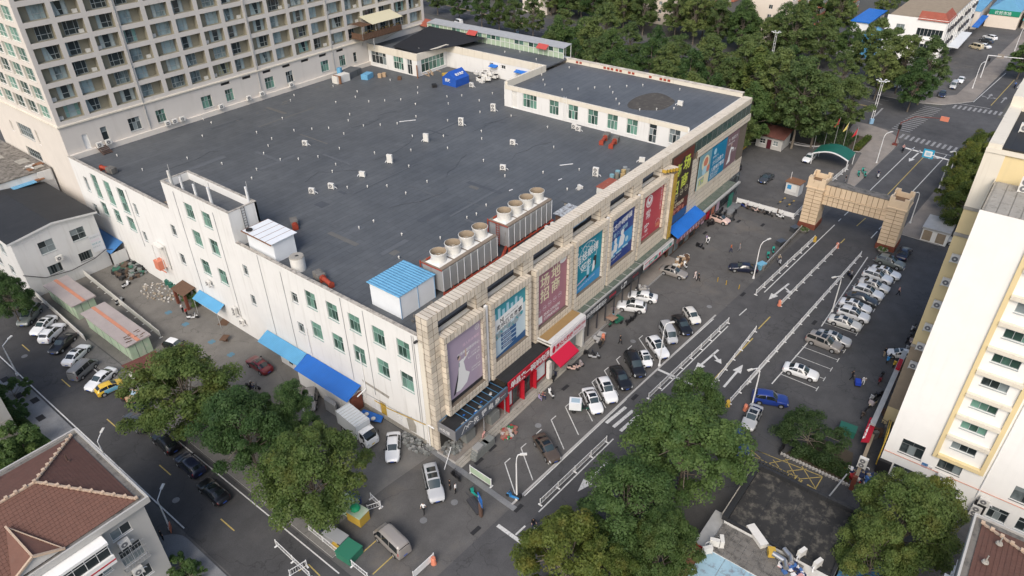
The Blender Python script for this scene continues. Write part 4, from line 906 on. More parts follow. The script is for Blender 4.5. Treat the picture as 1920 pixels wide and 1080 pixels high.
part(MB().box(71, 98.8, 45.1, 45.2, .42, 4.8), 'shop_wall', [pm('shop_dark2', (.06, .062, .062))], t)
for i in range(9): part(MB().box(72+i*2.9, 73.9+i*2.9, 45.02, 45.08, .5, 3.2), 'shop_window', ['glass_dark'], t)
t = shop('white and green shop signs with red edging under glass canopy', 88.2, 98.6, 5.0, None)
for i in range(5): piece('pane', 'glass_canopy', t, (89.2+i*2.05, 44.4, 5.0), (1.98, 1.75, .05))
board(t, 88.3, 98.5, 42.95, 3.9, 5.0, pm('sign_pale', (.55, .55, .55))); a = Art(42.945); a.rect(88.3, 98.5, 3.9, 4.05, 'r'); a.rect(88.3, 92, 4.85, 5.0, 'r'); a.rect(90.0, 92.7, 4.15, 4.8, 'g'); a.text('绿源行', .6, 90.2, 4.25, 'w', bold=.02); a.disc(93.5, 4.5, .35, 'r', 10); a.rect(94.2, 97.7, 4.15, 4.8, 'g'); a.text('福康药店', .6, 94.5, 4.25, 'w', bold=.02); a.done(t, 'lettering')
part(MB().box(88.3, 98.5, 43.1, 43.4, 4.9, 5.12), 'canopy_edge', ['galv'], t)
t = shop('shop front under a bright blue sheet awning with pinkish sign', 99.2, 110.8, 4.2, None)
g = MB().add([(99.3, 42.6, 4.75), (110.6, 42.8, 4.75), (110.9, 45.2, 5.6), (99.6, 45.0, 5.6)], [(0, 1, 2, 3)]); part(g, 'awning_sheet', ['blue_deep_x'], t)
board(t, 99.3, 110.5, 42.65, 3.8, 4.7, pm('sign_dusky', (.20, .09, .09))); a = Art(42.645)
for i, c in enumerate('老百姓家常菜快餐'): a.text(c, .75, 100.4+i*1.15, 3.98, 'pk', bold=.02)
a.done(t, 'lettering'); part(MB().box(99.3, 110.7, 44.4, 44.5, 0, 3.9), 'shop_wall', ['brown'], t)
for i in range(5): part(MB().box(100+i*2.1, 101.4+i*2.1, 44.3, 44.38, .4, 2.8), 'shop_window', ['glass_dark'], t)
t = shop('far glass canopy with pale edge beam and green shop door', 110.8, 126.5, 5.0, None)
for i in range(7): piece('pane', 'glass_canopy', t, (111.9+i*2.12, 44.4, 5.0), (2.02, 1.75, .05))
g = MB(); g.box(110.8, 126.5, 42.95, 43.4, 4.75, 5.1); g.box(110.8, 126.5, 45.25, 45.4, 4.8, 5.06); part(g, 'canopy_frame', ['galv'], t)
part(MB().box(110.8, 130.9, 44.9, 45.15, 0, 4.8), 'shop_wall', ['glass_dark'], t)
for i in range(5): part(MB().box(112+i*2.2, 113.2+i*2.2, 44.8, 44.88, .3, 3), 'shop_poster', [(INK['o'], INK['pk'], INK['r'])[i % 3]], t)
part(MB().box(123.6, 125.4, 43.6, 43.75, .1, 3.0), 'green_door', [plain('door_green', (.01, .17, .12), .5)], t); part(MB().box(121.5, 126.5, 42.0, 44.8, 0, .35), 'door_step', ['walk'], t)
# == the tower block behind the mall
tw = thing('tower_block', 'tall cream tower block with a grid of recessed windows behind the mall roof', 'building', (42.2, 131, 0))
TX0, TX1, TY, TW0 = 42.2, 131.2, 131.0, 42.2
PT = face_y(TY); PL = face_x(TX0)
NF, NB = 9, 18; BZ = lambda k: 23.1+3.2*k; BX = lambda i: 42.95+4.9*i
g = MB(); rect = [(BX(i), BX(i)+4.05, BZ(k), BZ(k)+2.38) for i in range(NB) for k in range(NF)]
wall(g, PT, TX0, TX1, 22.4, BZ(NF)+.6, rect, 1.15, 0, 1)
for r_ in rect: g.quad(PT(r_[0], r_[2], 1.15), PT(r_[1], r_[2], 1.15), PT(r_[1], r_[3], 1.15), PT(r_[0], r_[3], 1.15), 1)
bw = []
for i in range(NB):
    x = BX(i)
    if i == 0: bw += [(45.3, 46.25, 17.4, 20.0)]
    elif i == 1: bw += [(48.6, 49.7, 17.9, 20.3)]
    elif i in (2, 3, 5, 6, 8, 9, 11, 12, 14, 15): bw.append((x+.9+(.4 if i % 3 == 0 else 0), x+3.1, 18.0, 20.35))
bw += [(107.2, 108.2, 18, 20.2)]
sl = [(BX(i)+.8, BX(i)+2.8, 21.3, 21.85) for i in (6, 7, 8, 9, 10, 11, 12)]
wall(g, PT, TX0, TX1, ZR, 22.15, bw+sl, .25)
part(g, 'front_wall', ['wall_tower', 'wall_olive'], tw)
g = MB(); g.box(TX0-.25, TX1+.25, TY-.25, TY+.2, 22.15, 22.4); g.box(TX0-.25, TX0+.2, TY+.2, 165, 22.15, 22.4); part(g, 'string_course', ['wall_pale'], tw)
g = MB(); g.box(42.4, 112, TY-.45, TY-.003, ZR, 17.25); part(g, 'roof_edge_kerb', ['wall_tower'], tw)
lr = [(TY+1.3+4.9*i, TY+1.3+4.9*i+4.2, BZ(k), BZ(k)+2.45) for i in range(6) for k in range(NF)]
lb = [(144.5, 150.8, 16.6, 19.1), (142.0, 142.9, 16.5, 19.2), (153.4, 154.4, 16.6, 18.6), (144.8, 151.0, 12.3, 14.3)]
g = MB(); wall(g, PL, TY, 162, 22.4, BZ(NF)+.6, lr, .45, 0); wall(g, PL, TY, 162, 0, 22.15, lb, .3, 0)
part(g, 'flank_wall', ['wall_pale' if False else 'wall_cream'], tw)
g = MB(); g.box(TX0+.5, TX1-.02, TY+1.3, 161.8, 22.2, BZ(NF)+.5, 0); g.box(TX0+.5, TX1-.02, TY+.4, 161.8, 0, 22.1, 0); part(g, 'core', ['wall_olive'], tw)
g = MB(); g.quad((TX1, TY, 0), (TX1, 162, 0), (TX1, 162, BZ(NF)+.6), (TX1, TY, BZ(NF)+.6)); part(g, 'east_wall', ['wall_tower'], tw)
CUR = [plain('curtain_%d' % i, c, .8) for i, c in enumerate([(.34, .43, .44), (.42, .48, .47), (.20, .36, .33), (.30, .30, .20), (.05, .07, .16)])]
for i in range(NB):
    for k in range(NF):
        x, z = BX(i), BZ(k); mir = i % 2 == 0
        wx0, wx1 = (x+1.55, x+3.95) if mir else (x+.1, x+2.5)
        if rr() < .08: wx0, wx1 = x+1.0, x+3.4
        f = MB(); d0, d1 = 1.0, 1.12
        pbox(f, PT, wx0, wx1, z, z+.05, d0, d1); pbox(f, PT, wx0, wx1, z+.8, z+.87, d0, d1); pbox(f, PT, wx0, wx1, z+2.3, z+2.37, d0, d1)
        for u in (0, .26, .72, 1): pbox(f, PT, wx0+(wx1-wx0)*u-.03, wx0+(wx1-wx0)*u+.03, z+.05, z+2.3, d0-.01, d1)
        o = part(f, 'window', ['frame_grey'], tw)
        part(MB().quad(PT(wx0, z, 1.09), PT(wx1, z, 1.09), PT(wx1, z+2.35, 1.09), PT(wx0, z+2.35, 1.09)), 'pane', ['glass_tower'], o)
        if rr() < .62:
            ww = wx1-wx0; m = rnd.choice(CUR[:2]) if rr() < .75 else rnd.choice(CUR)
            q = MB(); q.quad(PT(wx0+.05, z+.06, 1.075), PT(wx0+ww*rnd.choice((.25, .26, .5)), z+.06, 1.075), PT(wx0+ww*.25, z+2.3, 1.075), PT(wx0+.05, z+2.3, 1.075))
            if rr() < .6: q.quad(PT(wx1-ww*.28, z+.06, 1.075), PT(wx1-.05, z+.06, 1.075), PT(wx1-.05, z+2.3, 1.075), PT(wx1-ww*.28, z+2.3, 1.075))
            part(q, 'curtain', [m], o)
        if rr() < .3:
            ax = x+.5 if mir else x+3.5
            part(MB().box(ax-.4, ax+.4, TY+.65, TY+.95, z+.02, z+.6).box(ax-.42, ax-.38, TY+.62, TY+.64, z+.1, z+.5), 'air_conditioner', ['white_dirty'], tw)
for r_ in lr: window(PL, r_, tw, cols=3, rows=(.8, 1.5), depth=.4, frame='frame_white', glass='glass_green', panes=False, sill=False)
for r_ in lb[:1]+lb[3:]: window(PL, r_, tw, cols=6, rows=(1, 1.2), depth=.25, frame='frame_grey', glass='glass_dark', panes=False)
for r_ in lb[1:3]: window(PL, r_, tw, cols=1, rows=(1,), depth=.25, frame='frame_white', glass='wall_olive', panes=False)
window(PT, bw[0], tw, cols=1, rows=(1,), depth=.2, frame='frame_white', glass='frame_white', panes=False, name='roof_door')
for r_ in bw[1:]: window(PT, r_, tw, split_cols=(3, 3) if r_[1]-r_[0] > 1.5 else (1, 1), rows=(1.5, .9), depth=.22, frame='frame_grey', glass='glass_green' if rr() < .5 else 'glass_dark')
for r_ in sl: part(MB().quad(PT(r_[0], r_[2], .24), PT(r_[1], r_[2], .24), PT(r_[1], r_[3], .24), PT(r_[0], r_[3], .24)), 'vent_opening', ['black'], tw)
part(MB().box(TX0, TX1, TY, 162, BZ(NF)+.6, BZ(NF)+1.2), 'roof', ['bitumen'], tw)
for i in (3, 8, 12): part(MB().tube([(BX(i)-.42, TY-.12, 17), (BX(i)-.42, TY-.12, 50)], .09, 6), 'downpipe', ['galv'], tw)
st = thing('roof_steps', 'dark rusty steel steps from the tower door to the mall roof', 'steps', (48.6, 129.6, ZR))
for i in range(6): piece('tread', 'iron', st, (47.6+.0*i, 130.2-.32*i, ZR+.95-.16*i), (1.5, .28, .06))
part(MB().bar((46.8, 130.4, 17.4), (46.8, 128.4, ZR), .1).bar((48.4, 130.4, 17.4), (48.4, 128.4, ZR), .1), 'stringer', ['iron'], st)
t = thing('roof_terrace', 'timber clad roof terrace with cream fabric canopy on the tower', 'terrace', (113, 129, 23.4))
part(MB().box(107.3, 119.6, 127.0, 131, 23.4, 23.6), 'deck', ['brown'], t)
for i in range(22): piece('plank', 'brown', t, (107.6+i*.55, 126.97, 24.2), (.5, .06, 1.25))
for i in range(6): piece('plank', 'brown', t, (107.27, 127.4+i*.6, 24.2), (.06, .55, 1.25))
g = MB()
for x in (107.4, 111.5, 115.6, 119.5): g.bar((x, 127.05, 23.6), (x, 127.05, 26.4), .1)
g.bar((110.5, 127.1, 21), (110.5, 127.1, 23.4), .14); g.bar((107.8, 127.3, 23.4), (110, 130.8, 21.2), .14); g.bar((119, 127.3, 23.4), (117, 130.8, 21.2), .14); part(g, 'post', ['galv'], t)
part(MB().add([(110.2, 126.6, 26.5), (119.8, 126.6, 26.5), (119.8, 131, 27.6), (110.2, 131, 27.6)], [(0, 1, 2, 3)]), 'canopy', [plain('canvas', (.58, .54, .38), .8)], t)
for i in range(7): piece('slat', 'brown', t, (107.3+i*.42, 128.6, 26.6), (.22, 4.2, .08))
g = MB()
for i in range(40): g.ball((107.8+rr()*11.4, 127.3+rr()*.3, 24.8+rr()*.3), .16, .16, .2, 5, 3)
part(g, 'potted_flowers', [mat('flowers', (.16, .12, .05), .9, .8, 5)], t)

# == right-hand apartment block
ap = thing('apartment_block', 'tall white end-walled apartment block with yellow set back wing on the right', 'building', (71.4, 2, 0))
PR = face_x(71.4); Y0 = lambda y: y
wins = []
for k in range(9):
    z = 7.45+3.02*k; wins.append((-6.05, -3.7, z-.05, z+1.3))
gr = [(-1.72, .62, 4.05, 6.1), (-5.6, -3.3, 4.05, 5.8), (-1.75, .55, .25, 2.1), (-6.2, -4.0, .3, 2.2), (-13.4, -10.4, 4.0, 6.0), (-11.1, -9.3, -.02+.3, 2.1), (-14.5, -12, .3, 2.2), (-17, -15, 4, 6)]
g = MB(); wall(g, PR, -24, 2.0, 0, 34.6, wins+gr, .22)
g.quad((71.4, 2, 0), (80, 2, 0), (80, 2, 34.6), (71.4, 2, 34.6)); part(g, 'end_wall', ['wall_white2'], ap)
g = MB(); g.box(71.7, 79.6, -24, 1.9, 34.2, 34.35); part(g, 'roof', ['concrete'], ap)
for i in range(16): piece('roof_slab', 'concrete', ap, (75.6, 1.2-i*.95, 34.42), (7.6, .9, .1))
part(MB().box(80, 108, -24, 3.6, 0, 37.3), 'rear_wing', ['wall_yellow'], ap)
g = MB(); g.box(79.9, 79.997, 1.9, 3.65, 30.9, 37.4); g.box(79.8, 79.899, -12, 3.65, 37.0, 37.45); part(g, 'weathered_upper_wall', ['wall_pale'], ap)
part(MB().box(80.4, 93, -23, 2.4, 37.3, 37.5), 'rear_roof', ['bitumen_black'], ap)
g = MB(); g.box(80, 93, 2.4, 3.6, 37.3, 37.9); g.box(93, 108, -23, 3.6, 37.3, 39.0); part(g, 'rear_parapet', ['wall_pale'], ap)
for z in (31.0, 27.9, 12.9): part(MB().box(79.85, 79.995, 1.95, 3.65, z-.35, z), 'floor_band', ['concrete'], ap)
part(MB().box(79.9, 79.99, 1.95, 3.6, 3, 12.5), 'brown_lower_wall', ['sand'], ap)  # lower stretch of the yellow wing in a browner tone
for i, r_ in enumerate(wins): window(PR, r_, ap, cols=3, rows=(1,), depth=.2, frame='frame_grey', glass='glass_green' if i % 3 else 'glass_dark')
for r_ in gr: window(PR, r_, ap, rows=(1.5, .8), split_cols=(3, 2), depth=.2, frame='frame_dark' if r_[2] > 3 else 'frame_grey', glass='glass_dark')
g = MB()
for y in (-2.75, -7.25): g.box(71.1, 71.399, y-.22, y+.22, 5.6, 34.6)
part(g, 'pilaster', ['wall_yellow'], ap)
for k in range(10):
    z = 5.75+3.02*k; part(MB().box(70.95, 71.397, -7.03, -2.97, z, z+.45), 'ledge', ['wall_pale' if k else 'wall_yellow'], ap)
    if k < 9: part(MB().box(70.95, 71.398, -6.2, -3.55, z+3.0, z+3.04), 'window_hood', ['frame_white'], ap)
g = MB(); g.tube([(71.3, 2.0, 3.5), (71.3, -24, 3.5)], .05, 5); part(g, 'gas_pipe', [plain('pink_pipe', (.62, .30, .22), .6)], ap)
g = MB(); g.tube([(71.32, -7.8, 2.2), (71.32, -7.8, 34)], .07, 6); part(g, 'downpipe', ['white_metal'], ap)
g = MB(); g.tube([(71.2, 2.2, 1), (71.2, 2.2, 6.0), (73.5, 2.4, 6.0)], .07, 6); g.tube([(71.2, 2.2, 4.2), (76, 2.7, 4.2)], .06, 6); part(g, 'gas_riser', ['tile_yellow'], ap)
o = part(MB().box(71.34, 71.395, -2.55, -1.95, 3.35, 3.95), 'street_sign', [plain('sign_blue', (.04, .15, .33), .5)], ap)
g = MB(); text_mb(g, '中心路', .2, (71.335, -2.0, 3.58), right=(0, -1, 0)); part(g, 'lettering', ['frame_white'], o)
o = part(MB().box(71.34, 71.395, -3.05, -2.62, 3.35, 3.85), 'number_sign', ['frame_white'], ap)
g = MB(); text_mb(g, '14', .34, (71.335, -2.68, 3.46), right=(0, -1, 0)); part(g, 'lettering', [plain('sign_ink', (.05, .05, .06), .5)], o)
for y0, y1 in ((.7, 2.1), (-9.0, -7.9)): lone(MB().box(70.9, 71.35, y0, y1, .1, 2.1), 'black_net', ['black'], 'black net screen hung on the white wall ' + ('at its yellow edged corner' if y0 > 0 else 'beside the lower air conditioners'), 'net')
an = thing('yard_wall', 'concrete yard wall with white pipe rail along the apartment block', 'wall', (72, 3.4, 0))
part(MB().prism([(66.8, 3.2), (75.4, 3.6), (75.4, 4.0), (66.8, 3.6)], 0, 1.6), 'wall', ['sand'], an); part(MB().prism([(66.4, 3.2), (66.79, 3.2), (66.79, 3.7), (66.4, 3.7)], 0, 2.2), 'end_pier', ['brick_red'], an)
part(MB().prism([(75.6, 3.9), (93, 4.3), (93, 4.9), (75.6, 4.5)], 2.6, 2.9), 'pipe_rail', ['galv'], an)
g = MB()
for i in range(9): x = 76+i*2; g.bar((x, 4.2, 0), (x, 4.2, 2.7), .08); g.bar((x, 4.2, 2.4), (x+1.6, 3.0, .8), .05)
part(g, 'stay', ['iron'], an)
t = thing('red_sign', 'long red sign with white lettering over the yard rail', 'sign', (74.5, 4.4, 2))
part(MB().add([(73.2, 3.75, 2.0), (77.4, 4.0, 2.6), (77.4, 4.85, 2.2), (73.2, 4.6, 1.6)], [(0, 1, 2, 3)]).add([(73.2, 3.75, 1.9), (77.4, 4.0, 2.5), (77.4, 4.85, 2.1), (73.2, 4.6, 1.5)], [(3, 2, 1, 0)]), 'board', [SR], t)
g = MB(); rq = (Vector((73.2, 4.2, 1.8))-Vector((77.4, 4.45, 2.4))).normalized()
for i, c in enumerate('单辣开火锅2F'): p = Vector((77.3, 4.62, 2.235)).lerp(Vector((73.3, 4.40, 1.665)), (i+.02)/7); text_mb(g, c, .62, p+Vector((0, 0, .16)), right=Vector((0, -1, .47)).normalized(), up=Vector((1, .06, .14)).normalized(), bold=.02) if False else text_mb(g, c, .6, Vector((77.0-i*.56, 4.62, 2.28-i*.08)), right=Vector((.06, -1, .0)).normalized(), up=Vector((1, .06, .14)).normalized(), bold=.02)
part(g, 'lettering', [INK['w']], t)
lone(MB().prism([(88, 4.2), (90.4, 4.3), (90.4, 4.8), (88, 4.7)], 2.3, 3.2), 'red_sign', [SR], 'small plain red sign box at the far end of the yard rail', 'sign')
g = MB()
for i in range(30): c = (76.5+rr()*13, 2.6+rr()*1.2, 0); g.obox(c, .3+rr()*.8, .2+rr()*.5, .3+rr()*1.3, rr()*3, rnd.randrange(3))
lone(g, 'yard_clutter', ['iron', 'concrete_dark', 'brown'], 'dark clutter of rusty frames behind the yard rail', 'clutter')['kind'] = 'stuff'

# == plain blocks around
def hip_tiles(mb, a, b_, ra, rb, nrow, w_, mi=0, th=.05):
    """overlapping roof tiles on the quad eave a-b, ridge ra-rb"""
    a, b_, ra, rb = map(Vector, (a, b_, ra, rb)); nrm = (b_-a).cross(ra-a).normalized()
    if nrm.z < 0: nrm = -nrm
    e = (b_-a).normalized()
    for j in range(nrow):
        v0, v1 = j/nrow, (j+1.06)/nrow
        p0, p1 = a.lerp(ra, v0), b_.lerp(rb, v0); L = (p1-p0).dot(e)
        n = max(1, int(L/w_)); up = (a.lerp(ra, min(1, v1))-a.lerp(ra, v0)); up = up-e*up.dot(e)
        for i in range(n):
            s0 = L*(i+.02+(.5 if j % 2 else 0)*.0)/n; s1 = L*(i+.97)/n
            q0, q1 = p0+e*s0+nrm*(th+.01*rr()), p0+e*s1+nrm*(th+.01*rr())
            r1, r0 = q1+up-nrm*th*.8, q0+up-nrm*th*.8
            mb.add([q0, q1, r1, r0, q0-nrm*th*1.3, q1-nrm*th*1.3], [(0, 1, 2, 3), (0, 4, 5, 1)], mi)
def hip_house(t, x0, x1, y0, y1, ze, zr, hipx, end, wallm, win):
    """long house with the ridge along x; the hip end is at x1 (end=1)"""
    ym = (y0+y1)/2; ov = .55
    g = MB(); wall(g, face_y(y0), x0, x1, 0, ze-.5, win, .2)
    g.quad((x1, y0, 0), (x1, y1, 0), (x1, y1, ze-.5), (x1, y0, ze-.5)); g.quad((x0, y1, 0), (x1, y1, 0), (x1, y1, ze-.5), (x0, y1, ze-.5))
    part(g, 'wall', [wallm], t)
    g = MB(); X1, Y0, Y1 = x1+ov, y0-ov, y1+ov
    g.box(x0, X1, Y0, Y1, ze-.5, ze-.12); part(g, 'eaves_slab', ['wall_grey'], t)
    g = MB(); g.box(x0, X1, Y0, Y0+.18, ze-.12, ze+.22); g.box(x0, X1, Y1-.18, Y1, ze-.12, ze+.22); g.box(X1-.18, X1, Y0+.18, Y1-.18, ze-.12, ze+.22); part(g, 'gutter_wall', ['wall_grey'], t)
    g = MB(); g.box(x0, X1-.18, Y0+.18, Y1-.18, ze-.12, ze-.05); part(g, 'gutter', ['concrete_dark'], t)
    gx, a, b_ = x1-.25, y0+.2, y1-.2; rx = x1-hipx
    g = MB(); g.add([(x0, a, ze), (gx, a, ze), (gx, b_, ze), (x0, b_, ze), (x0, ym, zr), (rx, ym, zr)], [(0, 1, 5, 4), (1, 2, 5), (2, 3, 4, 5)]); part(g, 'roof_deck', ['tile_red2'], t)
    g = MB(); nr = int(math.hypot(ym-a, zr-ze)/.36)
    hip_tiles(g, (x0, a, ze), (gx, a, ze), (x0, ym, zr), (rx, ym, zr), nr, .34); part(g, 'roof_tiles', ['tile_red'], t, kind='stuff')
    g = MB(); hip_tiles(g, (gx, a, ze), (gx, b_, ze), (rx, ym-.02, zr), (rx, ym+.02, zr), int(math.hypot(hipx, zr-ze)/.36), .34); part(g, 'hip_tiles', ['tile_red2'], t, kind='stuff')
    g = MB(); hip_tiles(g, (gx, b_, ze), (x0, b_, ze), (rx, ym, zr), (x0, ym, zr), nr, .34); part(g, 'rear_tiles', ['tile_red2'], t, kind='stuff')
    for p, q, n in (((x0, ym, zr), (rx, ym, zr), int((rx-x0)/.8)), ((rx, ym, zr), (gx, a, ze), 9), ((rx, ym, zr), (gx, b_, ze), 9)):
        p, q = Vector(p), Vector(q); part(MB().bar(p+Vector((0, 0, .1)), q+Vector((0, 0, .1)), .22, .16), 'ridge', ['ridge'], t)
        for i in range(n+1): piece('ridge_tile', 'ridge', t, p.lerp(q, i/n)+Vector((0, 0, .24)), (.26, .3, .2))
bl = thing('tiled_house', 'grey four storey house with red tiled hip roof and dormer in the near left corner', 'building', (12.8, 55.3, 0))
wb = [(9.3, 11.15, 9.3, 10.5), (9.2, 11.3, 5.5, 7.7), (9.3, 11.2, 2.6, 4.1), (5, 8.3, 6.3, 8.2), (5, 8.3, 3.2, 5.0), (0, 3.5, 6.3, 8.2), (0, 3.5, 9.2, 10.6)]
hip_house(bl, -16, 12.8, 55.3, 69.0, 12.0, 14.6, 5.6, 1, 'wall_grey', wb)
PH = face_y(55.3)
for r_ in wb: window(PH, r_, bl, cols=2 if r_[1]-r_[0] < 2.5 else 4, rows=(1,) if r_[3]-r_[2] < 1.8 else (1, 1), depth=.15, frame='frame_white', glass='glass_dark')
g = MB()
for i in range(9): g.bar((9.1+i*.29, 54.8, 5.3), (9.1+i*.29, 54.8, 7.9), .03)
for z in (5.3, 6.2, 7.1, 7.9): g.bar((9.0, 54.8, z), (11.5, 54.8, z), .04)
g.bar((9.0, 54.8, 5.3), (9.0, 55.3, 5.3), .04); g.bar((11.5, 54.8, 5.3), (11.5, 55.3, 5.3), .04); g.box(9.0, 11.5, 54.8, 55.28, 5.22, 5.28); part(g, 'window_grille', ['galv'], bl)
o = part(MB().box(-2, 8.6, 53.6, 55.28, 8.6, 9.6).box(-2, 8.6, 53.6, 55.28, 11.1, 11.42), 'balcony', ['wall_white2'], bl); part(MB().box(-2, 8.61, 53.57, 53.6, 9.0, 9.15), 'red_stripe', [SR], o)
window(face_y(53.75), (-1.9, 8.5, 9.6, 11.1), bl, cols=10, rows=(1.1, .4), depth=.05, frame='frame_white', glass='glass_dark', name='balcony_window', panes=False)
g = MB(); g.add([(3.5, 59.6, 14.05), (3.7, 55.6, 13.1), (5.8, 55.3, 12.15), (1.6, 55.3, 12.15)], [(0, 1, 2), (0, 3, 1)]); part(g, 'dormer_roof', ['tile_red'], bl)
part(MB().add([(1.7, 55.35, 12.1), (5.7, 55.35, 12.1), (3.7, 55.65, 13.0)], [(0, 1, 2)]), 'dormer_gable', ['wall_grey'], bl)
g = MB(); g.bar((3.5, 59.6, 14.15), (3.7, 55.5, 13.2), .16); g.bar((3.7, 55.5, 13.2), (5.9, 55.2, 12.2), .2); g.bar((3.7, 55.5, 13.2), (1.5, 55.2, 12.2), .2); g.bar((3.5, 59.6, 14.1), (5.8, 55.3, 12.25), .08); part(g, 'dormer_ridge', ['ridge'], bl)
for x, y, z in ((10.6, 64.5, 12.9), (5.2, 68.2, 12.5)): part(MB().cyl((x, y, z), (x, y, z+.9), .07, .07, 6).cyl((x, y, z-.05), (x, y, z+.12), .28, .2, 8), 'flue', ['iron'], bl)
br = thing('tiled_house', 'red tiled hip roof house with grey gutter in the near right corner', 'building', (57.6, -7.4, 0))
hip_house(br, 30, 57.6, -21.0, -7.4, 12.0, 14.6, 5.6, 1, 'wall_grey', [])
g = MB()
for i in range(2): g.box(51.2+i*.55, 51.7+i*.55, -6.8, -6.3, 9.5, 9.6)
for i in range(9): g.bar((48+i*.55, -6.75, 9.4), (48+i*.55, -6.75, 11), .04)
for z in (9.4, 10.2, 11): g.bar((47.5, -6.75, z), (53, -6.75, z), .04)
part(g, 'window_grille', ['white_metal'], br)
for x, y, z in ((55.2, -9.0, 12.75), (52.6, -8.4, 12.6)): part(MB().cyl((x, y, z), (x, y, z+.8), .06, .06, 6).cyl((x, y, z-.05), (x, y, z+.12), .3, .22, 8), 'flue', ['concrete'], br)
wh = thing('west_house', 'grey rendered house end at the left edge beside the grass verge', 'building', (11.5, 89.6, 0))
wr = [(5.0, 8.5, 1.0, 1.9), (6.4, 8.6, 4.0, 6.0), (1, 4, 4, 6), (6.4, 8.6, 7.2, 9.2)]
g = MB(); wall(g, face_y(89.6), -12, 11.6, 0, 11.5, wr, .2); g.quad((11.6, 89.6, 0), (11.6, 103, 0), (11.6, 103, 11.5), (11.6, 89.6, 11.5)); part(g, 'wall', ['wall_grey'], wh)
part(MB().box(-12, 11.7, 89.5, 103, 11.5, 11.8), 'roof', ['tile_red2'], wh)
for r_ in wr: window(face_y(89.6), r_, wh, cols=2, depth=.15, frame='frame_white', glass='glass_dark')
for z in (3.2, 6.6): part(MB().box(-12, 11.6, 89.57, 89.6, z, z+.05), 'joint_line', ['concrete'], wh)

ws = thing('old_workshop', 'old white two storey workshop with black felt gable roof', 'building', (33, 121.5, 0))
wn = [(29.9, 32.25, 6.55, 8.75), (34.95, 37.25, 6.7, 8.8), (29.85, 32.0, 2.7, 4.3), (34.9, 37.05, 2.8, 4.35)]
g = MB(); wall(g, face_y(121.5), 26.4, 39.4, 0, 9.9, wn, .2)
g.add([(26.4, 121.5, 9.9), (39.4, 121.5, 9.9), (39.4, 121.5, 10.5), (32.9, 121.5, 11.35), (26.4, 121.5, 10.5)], [(0, 1, 2, 3, 4)])
wl = [(126, 128, 6.5, 8.6), (131, 133, 6.5, 8.6), (126, 128, 2.6, 4.4), (131, 133, 2.6, 4.4)]
wall(g, face_x(26.4), 121.5, 141, 0, 10.5, wl, .2); g.quad((39.4, 121.5, 0), (39.4, 141, 0), (39.4, 141, 10.5), (39.4, 121.5, 10.5)); part(g, 'wall', ['wall_old'], ws)
g = MB(); g.add([(25.9, 121.1, 10.5), (32.9, 121.1, 11.45), (39.9, 121.1, 10.5), (25.9, 141, 10.5), (32.9, 141, 11.45), (39.9, 141, 10.5)], [(0, 1, 4, 3), (1, 2, 5, 4)]); part(g, 'roof', ['bitumen_black'], ws)
g = MB(); g.add([(25.85, 121.0, 10.2), (32.9, 121.0, 11.15), (39.95, 121.0, 10.2), (39.95, 121.0, 10.55), (32.9, 121.0, 11.5), (25.85, 121.0, 10.55)], [(0, 1, 4, 5), (1, 2, 3, 4)]); g.box(25.85, 39.95, 121.05, 121.48, 9.75, 9.95) if False else None
part(g, 'bargeboard', ['wall_old'], ws)
for r_ in wn: window(face_y(121.5), r_, ws, cols=2 if r_[2] > 5 else 5, rows=(1, 1) if r_[2] > 5 else (1,), depth=.18, frame='frame_grey' if r_[2] > 5 else 'frame_dark', glass='glass_dark')
for r_ in wl: window(face_x(26.4), r_, ws, cols=2, rows=(1, 1), depth=.18, frame='frame_grey', glass='glass_dark')
g = MB().tube([(26.2, 121.3, 4.6), (29, 121.2, 2.8), (33, 121.2, 2.2), (37, 121.2, 2.6), (39.2, 121.2, 3.4), (41, 120, 3.0)], .07, 5); part(g, 'cable', ['dark_metal'], ws)
o = part(MB().add([(37.35, 121.44, 3.5), (39.3, 121.44, 3.3), (39.3, 121.44, 6.7), (37.35, 121.44, 6.7)], [(0, 1, 2, 3)]), 'painted_sign', [sheet_mat('faded_sign', (.60, .61, .62))], ws)
g = MB()
for i, s_ in enumerate(('便民服务中心', '电动车充电', '停车请上锁', '联系电话')): text_mb(g, s_, .3, (37.45, 121.43, 6.1-i*.6), mi=i % 3)
part(g, 'lettering', [INK['gr'], INK['pk'], INK['t']], o)
o = thing('lean_to_roof', 'blue corrugated lean-to roof in the gap beside the mall wall', 'roof', (40.5, 130, 3))
part(MB().add([(39.2, 119.8, 2.9), (41.9, 120.3, 3.9), (41.9, 141, 3.9), (39.5, 141, 2.9)], [(0, 1, 2, 3)]), 'sheet', [mat_corrugated('blue_lean', (.05, .17, .40), .3, 1)], o); part(MB().box(39.2, 41.8, 119.9, 120.0, 0, 2.85), 'wall', ['wall_old'], o)
sh = thing('north_shed', 'old shed block with mottled grey slab roof beside the tower', 'building', (35, 142, 0))
part(MB().box(14, 41.9, 141.2, 172, 0, 12.4), 'wall', ['wall_old'], sh)
part(MB().box(14, 41.9, 141.1, 172, 12.4, 12.6), 'roof', [mat('mottled_roof', (.22, .20, .175), .95, .55, .9, stain=(.07, .065, .055), stain_amt=.7)], sh)
for i in range(10): piece('slab', 'concrete', sh, (20+i*2.2, 148+(i % 3)*3, 12.66), (1.9, 2.6, .08))
for i, (x, y, s_, m) in enumerate(((40.5, 141.0, (2.2, .2, 2), 'wall_old'), (36.5, 140.6, (4, 1.6, .1), 'blue_sheet_x'), (31, 140.6, (5, 1.6, .1), 'blue_sheet_x'), (39.3, 140.9, (1.5, 1.2, .12), 'rust'))): piece('roof_sheet', m, sh, (x, y, 11.2 if i else 11.4), s_)
